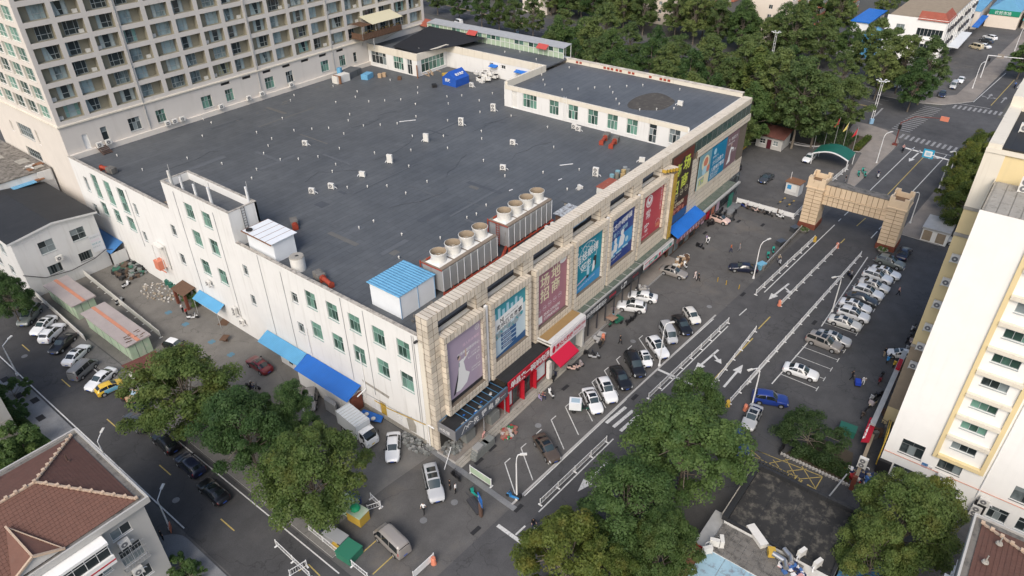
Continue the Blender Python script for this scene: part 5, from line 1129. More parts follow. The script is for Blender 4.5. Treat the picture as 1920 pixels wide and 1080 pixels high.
for i in range(9): piece('rubble_slab', ('rust', 'concrete', 'white_dirty')[i % 3], sh, (38.5+rr()*3, 142+rr()*3, 12.75), (.4+rr(), .3+rr(), .15))

lr_ = thing('low_flat_house', 'low flat roofed house with blackened concrete roof near the bottom', 'building', (55, 7, 0))
part(MB().box(50.4, 59.5, 1.4, 12.4, 0, 4.0), 'wall', ['wall_old'], lr_)
part(MB().box(50.7, 59.2, 1.7, 12.1, 4.0, 4.05), 'roof_screed', [mat('stained_screed', (.030, .030, .030), .9, .5, .55, stain=(.13, .12, .10), stain_amt=.5, bump=.2)], lr_)
g = MB(); g.box(50.4, 59.5, 12.1, 12.7, 4.0, 4.6); g.box(59.2, 59.6, 1.4, 12.1, 4, 4.6); g.box(50.4, 50.7, 1.7, 12.1, 4, 4.25); g.box(50.4, 59.2, 1.4, 1.7, 4, 4.25); part(g, 'parapet', ['bitumen_black'], lr_)
part(MB().add([(59.65, 8.2, 4.65), (59.65, 12.6, 4.65), (60.3, 12.6, 3.9), (60.3, 8.2, 3.9)], [(0, 1, 2, 3)]), 'eaves_sheet', [mat('pale_sheet', (.50, .45, .33), .7, .15, 1)], lr_)
for i in range(11): piece('batten', 'dark_metal', lr_, (60.0, 8.3+i*.42, 4.3), (.5, .05, .85))
for i in range(12): piece('slat', 'concrete', lr_, (51+i*.72, 12.78, 4.35), (.62, .1, .5))
for i, y in enumerate((4.4, 7.0, 9.6)): part(MB().box(50.75, 59.15, y, y+.05, 4.05, 4.08), 'roof_joint', ['bitumen_black'], lr_)
lr2 = thing('low_concrete_house', 'low house with mossy concrete slab roof between two other roofs', 'building', (48.5, 9, 0))
part(MB().box(46.5, 50.3, 4.0, 12.4, 0, 3.6), 'wall', ['wall_old'], lr2)
for i in range(5):
    for j in range(11): piece('slab', 'concrete_dark', lr2, (46.9+i*.76, 4.4+j*.76, 3.66), (.72, .72, .12))
part(MB().box(46.6, 51.6, 12.45, 13.8, 3.3, 3.45), 'awning', ['galv'], lr2); part(MB().box(46.55, 46.7, 12.5, 13.8, 2.7, 3.3), 'awning_valance', [SR], lr2)
lr3 = thing('blue_roofed_shed', 'shed with flaking pale blue sheet roof at the bottom edge', 'shed', (43, 10, 0))
part(MB().box(36, 46.4, 4, 12.6, 0, 3.4), 'wall', ['wall_old'], lr3)
for i in range(6):
    for j in range(4): piece('roof_panel', mat('flaking_blue', (.30, .45, .53), .6, .2, .7, stain=(.16, .13, .15), stain_amt=.35) if (i, j) == (0, 0) else BM['flaking_blue'], lr3, (37+i*1.75, 5.1+j*2.15, 3.5+.04*((i+j) % 2)), (1.7, 2.1, .06))
part(MB().box(36, 46.4, 12.65, 13.6, 0, 3.3), 'rotten_edge', ['rust'], lr3)
lr4 = thing('rusty_blue_roof', 'rusted blue sheet roof tucked under the tree by the black roof', 'roof', (52, 0, 0))
part(MB().box(45, 55.6, -2.6, 1.2, 0, 2.7), 'wall', ['wall_old'], lr4)
for i in range(8): piece('roof_sheet', mat('rusty_blue', (.05, .20, .38), .6, .25, 1.0, stain=(.10, .05, .04), stain_amt=.75) if i == 0 else BM['rusty_blue'], lr4, (45.7+i*1.32, -.7, 2.76+.03*(i % 2)), (1.28, 3.8, .05))

def slab_block(label, x0, y0, L, D, H, nf, nb, wallm, balc, ang=0, end_windows=True, fh=2.9, blue=False):
    t = thing('apartment_building', label, 'building', (x0, y0, 0), ang)
    g = MB(); ew = [(D*.42, D*.42+1.2, k*fh+1, k*fh+2.3) for k in range(nf)] if end_windows else []
    wall(g, face_x(0), 0, D, 0, H, ew, .2); fw = [(1.2+i*L/nb, 2.9+i*L/nb, k*fh+.9, k*fh+2.4) for i in range(nb) for k in range(nf) if i % 2 == 0]
    wall(g, face_y(0), 0, L, 0, H, fw, .2); g.quad((L, 0, 0), (L, D, 0), (L, D, H), (L, 0, H)); g.quad((0, D, 0), (L, D, 0), (L, D, H), (0, D, H))
    part(g, 'wall', [wallm], t, local=1); part(MB().box(-.2, L+.2, -.2, D+.2, H, H+.5), 'roof', ['concrete'], t, local=1)
    for P, rs in ((face_x(0), ew), (face_y(0), fw)):
        for r_ in rs:
            f = MB(); pbox(f, P, r_[0], r_[1], r_[2], r_[2]+.08, .1, .2); pbox(f, P, r_[0], r_[1], r_[3]-.08, r_[3], .1, .2); m = (r_[0]+r_[1])/2; pbox(f, P, m-.04, m+.04, r_[2]+.08, r_[3]-.08, .1, .2)
            o = part(f, 'window', ['frame_white'], t, local=1); part(MB().quad(P(r_[0], r_[2], .18), P(r_[1], r_[2], .18), P(r_[1], r_[3], .18), P(r_[0], r_[3], .18)), 'pane', ['glass_dark'], o, local=1)
    for i in range(nb):
        if i % 2 == 0: continue
        for k in range(nf):
            x = .4+i*L/nb; o = part(MB().box(x, x+L/nb*1.05, -1.3, -.01, k*fh+.1, k*fh+1.05), 'balcony', [balc], t, local=1)
            part(MB().box(x+.05, x+L/nb*1.05-.05, -1.22, -.02, k*fh+1.05, k*fh+2.6), 'pane', ['glass_dark'], o, local=1); f = MB()
            for j in range(5): f.box(x+j*L/nb*1.05/4-.04, x+j*L/nb*1.05/4+.04, -1.28, -1.22, k*fh+1.05, k*fh+2.6)
            part(f, 'glazing_bar', ['frame_white'], o, local=1)
    return t
salmon = mat('salmon_render', (.45, .18, .12), .85, .15, .5)
slab_block('cream apartment block with salmon balconies and a plain end wall beyond the trees', 238, 75, 78, 14, 17.4, 6, 14, 'wall_peach', salmon)
slab_block('cream apartment block with salmon balconies farthest back behind the trees', 248, 119, 78, 14, 17.4, 6, 14, 'wall_peach', salmon)
slab_block('pale apartment block at the upper edge beyond the back road', 236, 168, 60, 12, 17.4, 6, 10, 'wall_peach', salmon)
wc = thing('white_corner_building', 'white three storey building with bowed corner windows and red mansard', 'building', (250, 38, 0))
PW = face_x(250); ww = [(43.6, 46.0, 8.4, 10.6), (43.6, 46.0, 3.8, 5.8), (32.8, 40, 8.0, 10.2), (33.0, 40, 3.9, 5.8), (33.2, 38.5, .2, 2.9)]
g = MB(); wall(g, PW, 32.2, 49.0, 0, 13, ww, .25); part(g, 'end_wall', ['wall_white2'], wc)
PV = face_y(32.2); vv = [(253+i*4.4, 255.4+i*4.4, 1.2+k*4.2, 3.4+k*4.2) for i in range(11) for k in range(3)]
g = MB(); wall(g, PV, 250, 304, 0, 13, vv, .25); part(g, 'street_wall', ['wall_old'], wc)
part(MB().box(250.2, 304, 32.4, 49, 12.2, 12.5), 'roof', ['sand'], wc)
part(MB().add([(249.6, 32.0, 12.6), (249.6, 40.5, 12.6), (252.6, 40.5, 14.6), (252.6, 34, 14.6), (262, 32.0, 12.6), (262, 34, 14.6)], [(0, 1, 2, 3), (0, 3, 5, 4)]), 'mansard', ['red_roof'], wc)
for i, r_ in enumerate(ww): window(PW, r_, wc, cols=2 if r_[1]-r_[0] < 3 else 7, depth=.2, frame='frame_white', glass='glass_dark', panes=False)
for r_ in vv:
    window(PV, r_, wc, cols=2, depth=.2, frame='frame_white', glass='glass_dark', panes=False)
    if rr() < .75: part(MB().box(r_[0]-.1, r_[1]+.1, 31.6, 32.15, r_[2]-.2, r_[2]+.75), 'window_cage', ['dark_metal'], wc)
for z in (7.1, 3.3): part(MB().box(249.7, 249.98, 32.2, 41, z-.1, z+.25), 'ledge', ['wall_white2'], wc)
for i in range(14): part(MB().box(249.7+i*3.9, 249.95+i*3.9, 32.0, 32.19, 0, 12.6), 'pilaster', ['wall_white2'], wc)
part(MB().box(262, 285, 29, 32.1, 3.0, 3.2), 'porch_canopy', ['white_sheet'], wc)
t = thing('blue_shed', 'blue gabled sheet shed behind the white corner building', 'shed', (250, 55, 0))
part(MB().box(246, 254, 49.3, 54, 0, 7), 'wall', ['blue_sheet'], t); part(MB().add([(245.8, 49.2, 7), (245.8, 54.2, 7), (245.8, 51.7, 8.2), (254, 49.2, 7), (254, 54.2, 7), (254, 51.7, 8.2)], [(0, 2, 5, 3), (1, 4, 5, 2), (0, 1, 2)]), 'roof', ['blue_sheet_x'], t)
t = thing('low_annexe', 'low grey flat roof with blue sheet edge behind the trees', 'building', (245, 60, 0)); part(MB().box(243, 270, 54.5, 66, 0, 5), 'wall', ['wall_old'], t); part(MB().box(243, 270, 54.5, 66, 5.0, 5.2), 'roof', ['bitumen'], t); part(MB().box(255, 275, 55, 60, 5.2, 8.5), 'upper_room', ['wall_white2'], t); part(MB().box(254.5, 275.5, 54.5, 60.5, 8.5, 8.8), 'upper_roof', ['blue_deep_x'], t)
mk = thing('market_gate', 'market hall gable with pale blue glazing and green signboard at the far end', 'building', (314, 23, 0))
part(MB().box(312, 340, 19, 29, 0, 4.2), 'wall', ['wall_peach'], mk); o = part(MB().box(311.8, 311.99, 19.2, 28.6, 4.3, 6.0), 'sign_board', [plain('market_green', (.01, .22, .13), .5)], mk); g = MB(); text_mb(g, '农贸市场', 1.3, (311.78, 27.0, 4.6), right=(0, -1, 0)); part(g, 'lettering', ['frame_white'], o)
part(MB().add([(311.9, 19, 6.0), (311.9, 29, 6.0), (311.9, 24, 10.5), (340, 19, 6.0), (340, 29, 6.0), (340, 24, 10.5)], [(0, 1, 2), (0, 2, 5, 3), (1, 4, 5, 2)]), 'gable_roof', ['blue_sheet_x'], mk)
t = thing('market_stall_building', 'second market hall with green awning and red sign at the right edge', 'building', (318, 14, 0)); part(MB().box(316, 340, 8, 18, 0, 6), 'wall', ['wall_peach'], t); part(MB().add([(313, 8, 3.2), (316, 8, 4), (316, 18, 4), (313, 18, 3.2)], [(0, 1, 2, 3)]), 'awning', [plain('teal_awning', (.04, .30, .28), .6)], t); part(MB().box(315.7, 315.98, 9, 17.5, 5, 8), 'sign_board', [SR], t); part(MB().box(316, 340, 8, 18, 6.02, 6.3), 'roof', ['tile_red2'], t)
t = thing('row_of_shops', 'row of low shops with blue canopies past the white building', 'building', (306, 30, 0)); part(MB().box(305, 330, 30.5, 44, 0, 6), 'wall', ['wall_cream'], t); part(MB().box(292, 312, 28.4, 30.4, 3.4, 3.7), 'canopy', ['blue_deep_x'], t); part(MB().box(304.8, 330, 30.3, 44.2, 6.02, 6.4), 'roof', ['blue_sheet_x'], t)
# == trees
import numpy as np
def crown_mesh(name, m, rx, rz, cz, nclump, nleaf, leaf, seed, top=1.0, low=-.75, gap=.0):
    g = np.random.default_rng(seed); V = [];
    cl = []
    while len(cl) < nclump:
        p = g.normal(size=3); p /= np.linalg.norm(p); r = g.uniform(.4, 1.08)**.55
        q = p*r
        if q[2] < low: continue
        w_ = 1.0 if q[2] < 0 else 1.0-.38*q[2]*top
        cl.append((q[0]*rx*w_*g.uniform(.85, 1.12), q[1]*rx*w_*g.uniform(.85, 1.12), cz+q[2]*rz, g.uniform(.11, .27)*rx))
    per = nleaf//nclump
    P = []; Nn = []
    for x, y, z, r in cl:
        d = g.normal(size=(per, 3)); d /= np.linalg.norm(d, axis=1)[:, None]; d[:, 2] = np.where(d[:, 2] < -.35, -d[:, 2], d[:, 2])
        rr = r*g.uniform(.55, 1.08, size=(per, 1)); s = np.array([1, 1, .85])
        P.append(np.array([x, y, z])+d*rr*s); Nn.append(d)
    P = np.concatenate(P); Nn = np.concatenate(Nn); n = len(P)
    nrm = Nn*.7+g.normal(size=(n, 3))*.45+np.array([0, 0, .6]); nrm /= np.linalg.norm(nrm, axis=1)[:, None]
    t = np.cross(nrm, g.normal(size=(n, 3))); t /= np.linalg.norm(t, axis=1)[:, None]; b = np.cross(nrm, t)
    sz = leaf*g.uniform(.6, 1.25, size=(n, 1)); t *= sz*.5; b *= sz*.36
    v = np.stack([P-t, P+b*.9, P+t, P-b*.9], axis=1).reshape(-1, 3)
    me = bpy.data.meshes.new(name); me.vertices.add(len(v)); me.vertices.foreach_set('co', v.ravel().astype(np.float32))
    me.loops.add(len(v)); me.loops.foreach_set('vertex_index', np.arange(len(v), dtype=np.int32))
    me.polygons.add(n); me.polygons.foreach_set('loop_start', np.arange(0, 4*n, 4, dtype=np.int32)); me.polygons.foreach_set('loop_total', np.full(n, 4, dtype=np.int32))
    me.materials.append(M[m]); me.update(); me.validate(); return me, cl
def tree_proto(label, m, H, rx, rz, nclump, nleaf, leaf, seed, trunk_r=.2, top=1.0, name='tree', low=-.75):
    t = thing(name, label, 'tree', (0, 0, 0)); cz = H-rz*1.0
    me, cl = crown_mesh('crown', m, rx, rz, cz, nclump, nleaf, leaf, seed, top, low)
    put('crown', me, t, local=1)
    r = random.Random(seed); g = MB(); base = cz-rz*.45; pts = [(0, 0, -.1), (.1*r.uniform(-1, 1), .1*r.uniform(-1, 1), base*.5), (.25*r.uniform(-1, 1), .25*r.uniform(-1, 1), base), (.3*r.uniform(-1, 1), .3*r.uniform(-1, 1), cz+rz*.5)]
    for i in range(3): g.cyl(pts[i], pts[i+1], trunk_r*(1-.24*i), trunk_r*(1-.24*(i+1)), 8)
    for x, y, z, q in cl[:max(6, nclump//3)]:
        b0 = Vector(pts[1]).lerp(Vector(pts[3]), r.uniform(.15, .8)); e = Vector((x, y, z)); mid = b0.lerp(e, .5)+Vector((0, 0, .25)); g.cyl(b0, mid, trunk_r*.34, trunk_r*.22, 5, caps=False); g.cyl(mid, e, trunk_r*.22, trunk_r*.07, 5, caps=False)
    put('trunk', g.mesh('trunk', ['bark']), t, local=1); return t
_first = set()
def plant(proto, loc, s=1.0, rot=None, label=None, group=None):
    rot = rr()*6.28 if rot is None else rot; s3 = (s, s, s) if isinstance(s, (int, float)) else s
    if proto.name not in _first:
        _first.add(proto.name); _kids[proto.name] = [(c, kids(c)) for c in kids(proto)]; proto.location = loc; proto.rotation_euler = (0, 0, rot); proto.scale = s3
        if label: proto['label'] = label
        if group: proto['group'] = group
        return proto
    return dup(proto, loc, rot, label, group, s3)
tA = tree_proto('', 'leaf_a', 12.0, 6.0, 5.3, 90, 40000, .30, 11, .25)
tB = tree_proto('', 'leaf_b', 12.5, 5.6, 5.6, 90, 40000, .29, 12, .25)
tC = tree_proto('', 'leaf_c', 10.0, 5.0, 4.4, 76, 30000, .29, 13, .2)
near = [(tA, 345, 742, 6.2, (1.12, 1.12, 1.0), 'broad olive green street tree over the parked cars on the left street'),
        (tB, 462, 815, 6, (.95, .95, .98), 'dark green street tree in the middle of the left street row'),
        (tB, 545, 775, 6, (.58, .58, .84), 'small dark green tree behind the street row beside the white truck'),
        (tA, 583, 898, 6, (1.0, 1.0, .98), 'largest bright green street tree beside the bins and white picket fence'),
        (tB, 12, 552, 6, (.6, .6, .8), 'green tree cut by the left edge above the parked cars'),
        (tB, 1283, 862, 6, (1.14, 1.14, 1.14), 'tall dark green tree beside the main road with road markings on its left'),
        (tB, 1300, 780, 6, (.6, .6, 1.0), 'narrow green tree behind the tall one at the road edge'),
        (tB, 1175, 965, 6, (.95, .95, .98), 'green tree at the bottom of the main road below the tallest one'),
        (tC, 1062, 1050, 6, (1.0, 1.0, 1.05), 'yellowing tree nearest the bottom edge of the road'),
        (tA, 1235, 1045, 5, (.62, .62, .9), 'dark tree against the black shop awning near the low roofs'),
        (tC, 1130, 1078, 5, (.7, .7, .9), 'pale green tree cut off by the bottom edge'),
        (tA, 1690, 990, 5.5, (.86, .86, .95), 'olive green tree in front of the white end wall'),
        (tC, 1745, 950, 5.0, (.6, .6, .85), 'yellow tinged tree touching the street sign wall'),
        (tA, 1640, 1045, 5.0, (.62, .62, .8), 'leafy tree over the rusty blue roof')]
for p, x, y, z, s, lab in near:
    c = at(x, y, z); plant(p, (c.x, c.y, 0), s, None, lab)
tD = tree_proto('low round bushy tree in the small hedge bed of the right car park', 'leaf_d', 5.4, 3.9, 2.6, 54, 17000, .21, 15, .16, .5)
c = at(1522, 812, 3); plant(tD, (c.x, c.y, 0), (1, 1, 1), None, 'low round bushy tree in the small hedge bed of the right car park')
bush = tree_proto('', 'leaf_b', 2.6, 1.9, 1.25, 22, 3600, .24, 16, .06, .3, 'shrub', -.9)
for x, y, s, lab in ((40, 830, 1.5, 'large shrub beside the tiled house at the left edge'), (12, 850, 1.1, 'shrub at the very left edge by the grey house'), (28, 742, 1.25, 'upper shrub of the green verge along the grey pavement'), (40, 775, 1.05, 'lower shrub of the green verge along the grey pavement'), (345, 1062, .9, 'shrub at the foot of the tiled house wall'), (356, 1078, .8, 'shrub at the bottom edge below the tiled house'),
                     (368, 560, 1.0, 'shrub beside the blue awning in the yard'), (350, 548, .7, 'small shrub by the brown gate roof in the yard'), (1460, 1000, .01, '')):
    if lab: c = at(x, y, 1); plant(bush, (c.x, c.y, 0), s, None, lab)
def hedge(name, label, pts, h, m, n, leaf, seed):
    g = np.random.default_rng(seed); b = MB(); xs = [p[0] for p in pts]; ys = [p[1] for p in pts]; P = []
    def inside(x, y):
        c = False; j = len(pts)-1
        for i in range(len(pts)):
            if (pts[i][1] > y) != (pts[j][1] > y) and x < (pts[j][0]-pts[i][0])*(y-pts[i][1])/(pts[j][1]-pts[i][1])+pts[i][0]: c = not c
            j = i
        return c
    while len(P) < n:
        x, y = g.uniform(min(xs), max(xs)), g.uniform(min(ys), max(ys))
        if inside(x, y): P.append((x, y, h*g.uniform(.35, 1.05)))
    for x, y, z in P:
        a = g.normal(size=3); t = Vector(a).normalized()*leaf*.5; u = t.cross(Vector(g.normal(size=3))).normalized()*leaf*.38; p = Vector((x, y, z)); b.quad(p-t, p+u, p+t, p-u)
    o = lone(b, name, [m], label, 'hedge'); o['kind'] = 'stuff'; return o
sheet('bed_soil', [(67.2, 11.6), (67.0, 3.8), (72.5, 4.9), (72.6, 9)], .03, 'soil')
hedge('hedge', 'low rough hedge filling the small bed of the right car park', [(67.4, 10.5), (67.3, 4.0), (70, 4.6), (69.5, 10)], .7, 'leaf_d', 2600, .22, 3)
g = MB()
for i in range(22): c = Vector((66.9, 3.7, 0)).lerp(Vector((67.0, 11.8, 0)), i/21); g.obox(c, .28, .26, .3, R(45))
lone(g, 'bed_edging', ['kerb'], 'saw tooth row of pale edging stones round the hedge bed', 'edging')
raised('verge', [(-20, 78), (12.6, 78.2), (14.0, 80), (13.2, 89.2), (-20, 89.4)], .16, 'grass'); raised('verge', [(11.8, 89.4), (13.4, 89.4), (13.2, 96), (11.8, 103)], .17, 'grass')
hedge('verge_plants', 'ragged green ground cover of the verge beside the grey house', [(0, 78.5), (12.4, 78.5), (13.6, 80), (13, 95), (11.9, 95), (11.9, 89.3), (2, 89.3)], .5, 'leaf_b', 3800, .24, 5)
raised('garden_island', [(165.5, 39.6), (168, 31.2), (177.6, 31.0), (178.5, 37), (186, 37.5), (187.5, 52), (190, 96), (160, 96), (158, 54), (165, 47)], .15, 'soil')
hedge('hedge', 'bright clipped hedge of the flag garden beside the pavement', [(167.2, 32.2), (168, 31.3), (177.4, 31.1), (177.6, 32.4), (168.6, 32.8)], 1.0, 'leaf_c', 2400, .28, 6)
hedge('garden_shrubs', 'dark shrubs inside the flag garden behind the flagpoles', [(167, 34), (176, 33.5), (178, 37), (185, 38), (186, 46), (174, 46), (167, 41)], 1.1, 'leaf_d', 5200, .34, 7)
hedge('garden_shrubs', 'mixed green shrubs behind the grey guard hut', [(166, 47), (178, 47), (182, 60), (176, 70), (164, 60)], 1.4, 'leaf_d', 4200, .36, 8)
part(MB().cyl((169.5, 44, .15), (169.5, 44, .5), 6.2, 6.2, 28, caps=False), 'ring_bench', ['kerb'], BO['garden_island']) if 'garden_island' in _cum else None
tN = [tree_proto('', 'leaf_n', 15.5, 5.3, 6.8, 84, 15000, .46, 21, .26), tree_proto('', 'leaf_n', 16.5, 4.9, 7.4, 84, 15000, .46, 22, .26), tree_proto('', 'leaf_b', 14.5, 5.1, 6.4, 80, 15000, .45, 23, .26), tree_proto('', 'leaf_a', 14.5, 5.1, 6.2, 80, 15000, .45, 24, .26)]
wood = []
def wood_tree(x, y, s=None):
    for q in wood:
        if (q[0]-x)**2+(q[1]-y)**2 < 20: return
    wood.append((x, y)); k = rnd.choices((0, 1, 2, 3), (5, 4, 3, 2))[0]; s = s or rnd.uniform(.82, 1.1)
    z = rnd.uniform(.92, 1.08)*s
    plant(tN[k], (x, y, 0), (s, s, z), None, ('mid green broad tree among the wood beyond the mall', 'tall pale green tree among the wood beyond the mall', 'dark green tree among the wood beyond the mall', 'yellowish green tree among the wood beyond the mall')[k], 'trees of the wood beyond the mall')
for x, y in ((161, 44.4), (166.5, 52), (171, 59)): wood_tree(x, y, 1.25)
for p in ((1540, 190), (1600, 165), (1585, 120), (1660, 110), (1725, 130), (1700, 100), (1745, 118), (1640, 75), (1480, 120)):
    c = at(p[0], p[1], 11); wood_tree(c.x, c.y)
for y in range(52, 132, 9): wood_tree(186+(y-30)*.14+rnd.uniform(-2, 2)-4, y+rnd.uniform(-2, 2))
for y in range(56, 120, 9):
    for x in (150, 159, 168, 177):
        if y < 98 or x > 165: wood_tree(x+rnd.uniform(-3, 3), y+rnd.uniform(-3, 3))
for x, y in ((204.9, 175.2), (204.3, 166.5), (203.9, 159), (203.3, 150.5), (202.3, 137), (199, 126.6), (209, 190), (212, 204), (215, 220)): wood_tree(x, y, .82)
for y in range(40, 250, 9): wood_tree(217+(y-30)*.145+rnd.uniform(-1, 3)+1, y+rnd.uniform(-2, 2))
for y in range(46, 250, 10): wood_tree(226+(y-30)*.14+rnd.uniform(-2, 3), y+rnd.uniform(-3, 3))
for x, y in ((236, 60), (233, 70), (236, 100), (240, 108), (244, 112), (240, 140), (250, 146), (236, 152), (322, 60), (262, 66), (275, 70), (290, 72), (300, 60), (247, 70)): wood_tree(x, y)
for x, y, s, lab in ((139, 6.0, .98, 'first round street tree right of the archway beside the white kiosk'), (147.5, 7.6, .95, 'second tree of the row along the right pavement'), (156, 8.2, .95, 'third tree of the row along the right pavement'), (164, 8.5, .9, 'fourth tree of the row along the right pavement'), (172, 8.2, .9, 'last tree of the row before the junction'), (137, -3, .9, 'tree half hidden by the apartment block roof'), (150, -2, .9, 'tree behind the street row beside the apartment roof'), (249, 10.5, 1.0, 'tree at the right edge past the junction'), (258, 9, 1.0, 'tree at the right edge farther along the road')):
    plant(tC if x < 200 else tN[2], (x, y, 0), (s*.92, s*.92, s) if x < 200 else (.8, .8, .7), None, lab)
# == vehicles
def lerp(a, b, t): return a+(b-a)*t
class Shell:
    """car body as a skin over stations along x (nose at +x)"""
    def __init__(s, st): s.st = st
    def ring(s, x):
        st = s.st; i = 0
        while i < len(st)-2 and x > st[i+1][0]: i += 1
        a, b_ = st[i], st[i+1]; t = min(1, max(0, (x-a[0])/(b_[0]-a[0]))); _, zt, zb, w_, wr = [lerp(p, q, t) for p, q in zip(a, b_)]
        c = min(1, max(0, (zt-zb)/.40)); zl = .21+.13*max(0, abs(x)/max(abs(st[0][0]), st[-1][0])-.86)/.14
        h = [(w_*.90, zl), (w_*.985, zl+.18), (w_, lerp(zl, zb, .68)), (w_*.965, zb), (lerp(w_*.84, lerp(w_*.965, wr, .5)*1.015, c), lerp(zb+(zt-zb)*.5, (zb+zt)/2, c)), (lerp(w_*.58, wr, c), zt-.045*c-.005), (wr*.55 if c > .5 else w_*.3, zt+.0)]
        return [(-y, z) for y, z in h]+[(0, zt+.018)]+[(y, z) for y, z in h[::-1]]
    def at(s, x, v, off=0):
        r = s.ring(x); i = int(min(max(v, 0), len(r)-1.001)); t = v-i; y, z = lerp(r[i][0], r[i+1][0], t), lerp(r[i][1], r[i+1][1], t)
        ty, tz = r[i+1][0]-r[i][0], r[i+1][1]-r[i][1]; L = math.hypot(ty, tz) or 1
        return (x, y-tz/L*off, z+ty/L*off)
    def body(s):
        g = MB(); xs = []
        for a, b_ in zip(s.st[:-1], s.st[1:]):
            n = 2 if b_[0]-a[0] > .3 else 1; xs += [lerp(a[0], b_[0], k/n) for k in range(n)]
        xs.append(s.st[-1][0]); n = 15; vs = []
        for x in xs: vs += [(x, y, z) for y, z in s.ring(x)]
        m = len(xs); g.add(vs, [(i*n+j, i*n+j+1, (i+1)*n+j+1, (i+1)*n+j) for i in range(m-1) for j in range(n-1)], 0, True)
        g.add(vs[:n], [tuple(range(n))], 0); g.add(vs[-n:], [tuple(range(n-1, -1, -1))], 0)
        return g
    def patch(s, x0, x1, v0, v1, off=.014, nx=4, nv=4, mb=None):
        g = mb or MB(); vs = [s.at(lerp(x0, x1, i/nx), lerp(v0, v1, j/nv), off) for i in range(nx+1) for j in range(nv+1)]
        g.add(vs, [(i*(nv+1)+j, i*(nv+1)+j+1, (i+1)*(nv+1)+j+1, (i+1)*(nv+1)+j) for i in range(nx) for j in range(nv)], 0, True); return g
def ST(L, H, W, kind):
    h = L/2; w_ = W/2
    if kind == 'sedan': q = [(-1, .60, .58, .78, .5), (-.975, .92, .88, .88, .55), (-.86, 1.0, .94, .96, .6), (-.70, 1.04, .96, 1, .64), (-.40, H-.05, .96, 1, .68), (-.12, H, .95, 1, .69), (.13, H-.05, .94, 1, .67), (.44, 1.0, .93, 1, .66), (.78, .87, .83, .97, .6), (.93, .76, .72, .89, .55), (1, .52, .50, .70, .5)]
    if kind == 'suv': q = [(-1, .66, .64, .84, .6), (-.975, 1.05, .98, .92, .64), (-.93, 1.22, 1.05, .97, .68), (-.74, H-.08, 1.06, 1, .71), (-.35, H, 1.05, 1, .73), (.08, H-.04, 1.03, 1, .71), (.38, 1.10, 1.02, 1, .7), (.74, 1.0, .95, .98, .66), (.93, .88, .83, .91, .6), (1, .58, .56, .76, .5)]
    if kind == 'van': q = [(-1, .60, .58, .90, .7), (-.985, H-.55, .98, .95, .76), (-.94, H-.12, 1.0, .99, .80), (-.80, H, 1.0, 1, .82), (.30, H, 1.0, 1, .82), (.50, H-.08, .99, 1, .79), (.78, 1.10, .97, .99, .75), (.93, .95, .90, .94, .7), (1, .60, .58, .82, .6)]
    if kind == 'mpv': q = [(-1, .62, .60, .87, .66), (-.98, 1.15, 1.0, .95, .70), (-.93, 1.5, 1.05, .98, .74), (-.82, H-.04, 1.05, 1, .76), (-.2, H, 1.04, 1, .77), (.15, H-.05, 1.03, 1, .75), (.50, 1.14, 1.0, 1, .72), (.78, 1.0, .94, .97, .66), (.94, .85, .80, .90, .6), (1, .56, .54, .76, .5)]
    if kind == 'hatch': q = [(-1, .62, .60, .84, .6), (-.97, 1.02, .95, .92, .62), (-.90, 1.2, .98, .97, .66), (-.66, H-.05, .99, 1, .69), (-.25, H, .98, 1, .70), (.15, H-.06, .96, 1, .68), (.52, 1.02, .95, 1, .66), (.84, .88, .84, .94, .6), (.95, .74, .70, .87, .55), (1, .52, .5, .72, .5)]
    return [(x*h, zt, zb, w_*k, w_*r_) for x, zt, zb, k, r_ in q]
GL = plain('car_glass', (.012, .016, .018), .06, spec=.8); GW = plain('car_windscreen', (.035, .052, .056), .05, spec=.8)
TY_ = plain('tyre', (.02, .02, .021), .85); RIM = plain('alloy_rim', (.45, .46, .47), .35, .5); HL = plain('headlamp', (.55, .57, .58), .15, spec=.7); TL = plain('tail_lamp', (.28, .012, .012), .25); PLB = plain('plate_blue', (.04, .10, .40), .5); PLG = plain('plate_green', (.25, .50, .32), .5)
def paint(n, c, r=.28): return plain('paint_'+n, c, r, spec=.5, coat=.4)
PT_ = dict(white=paint('white', (.74, .75, .75)), pearl=paint('pearl', (.66, .65, .61)), black=paint('black', (.010, .010, .012)), navy=paint('navy', (.012, .016, .035)), dgrey=paint('dark_grey', (.05, .055, .06)), grey=paint('grey', (.17, .175, .18)), silver=paint('silver', (.42, .43, .44)), brown=paint('brown', (.085, .065, .05)), red=paint('red', (.13, .008, .012)), blue=paint('blue', (.015, .04, .22)), green=paint('grey_green', (.16, .18, .17)), pink=paint('pink', (.66, .48, .42)), beige=paint('beige', (.55, .48, .33)), orange=paint('orange', (.30, .09, .03)), taupe=paint('taupe', (.27, .25, .23)), yellow=paint('yellow', (.70, .46, .05)), sky=paint('sky_blue', (.16, .40, .55)))
_proto = {}
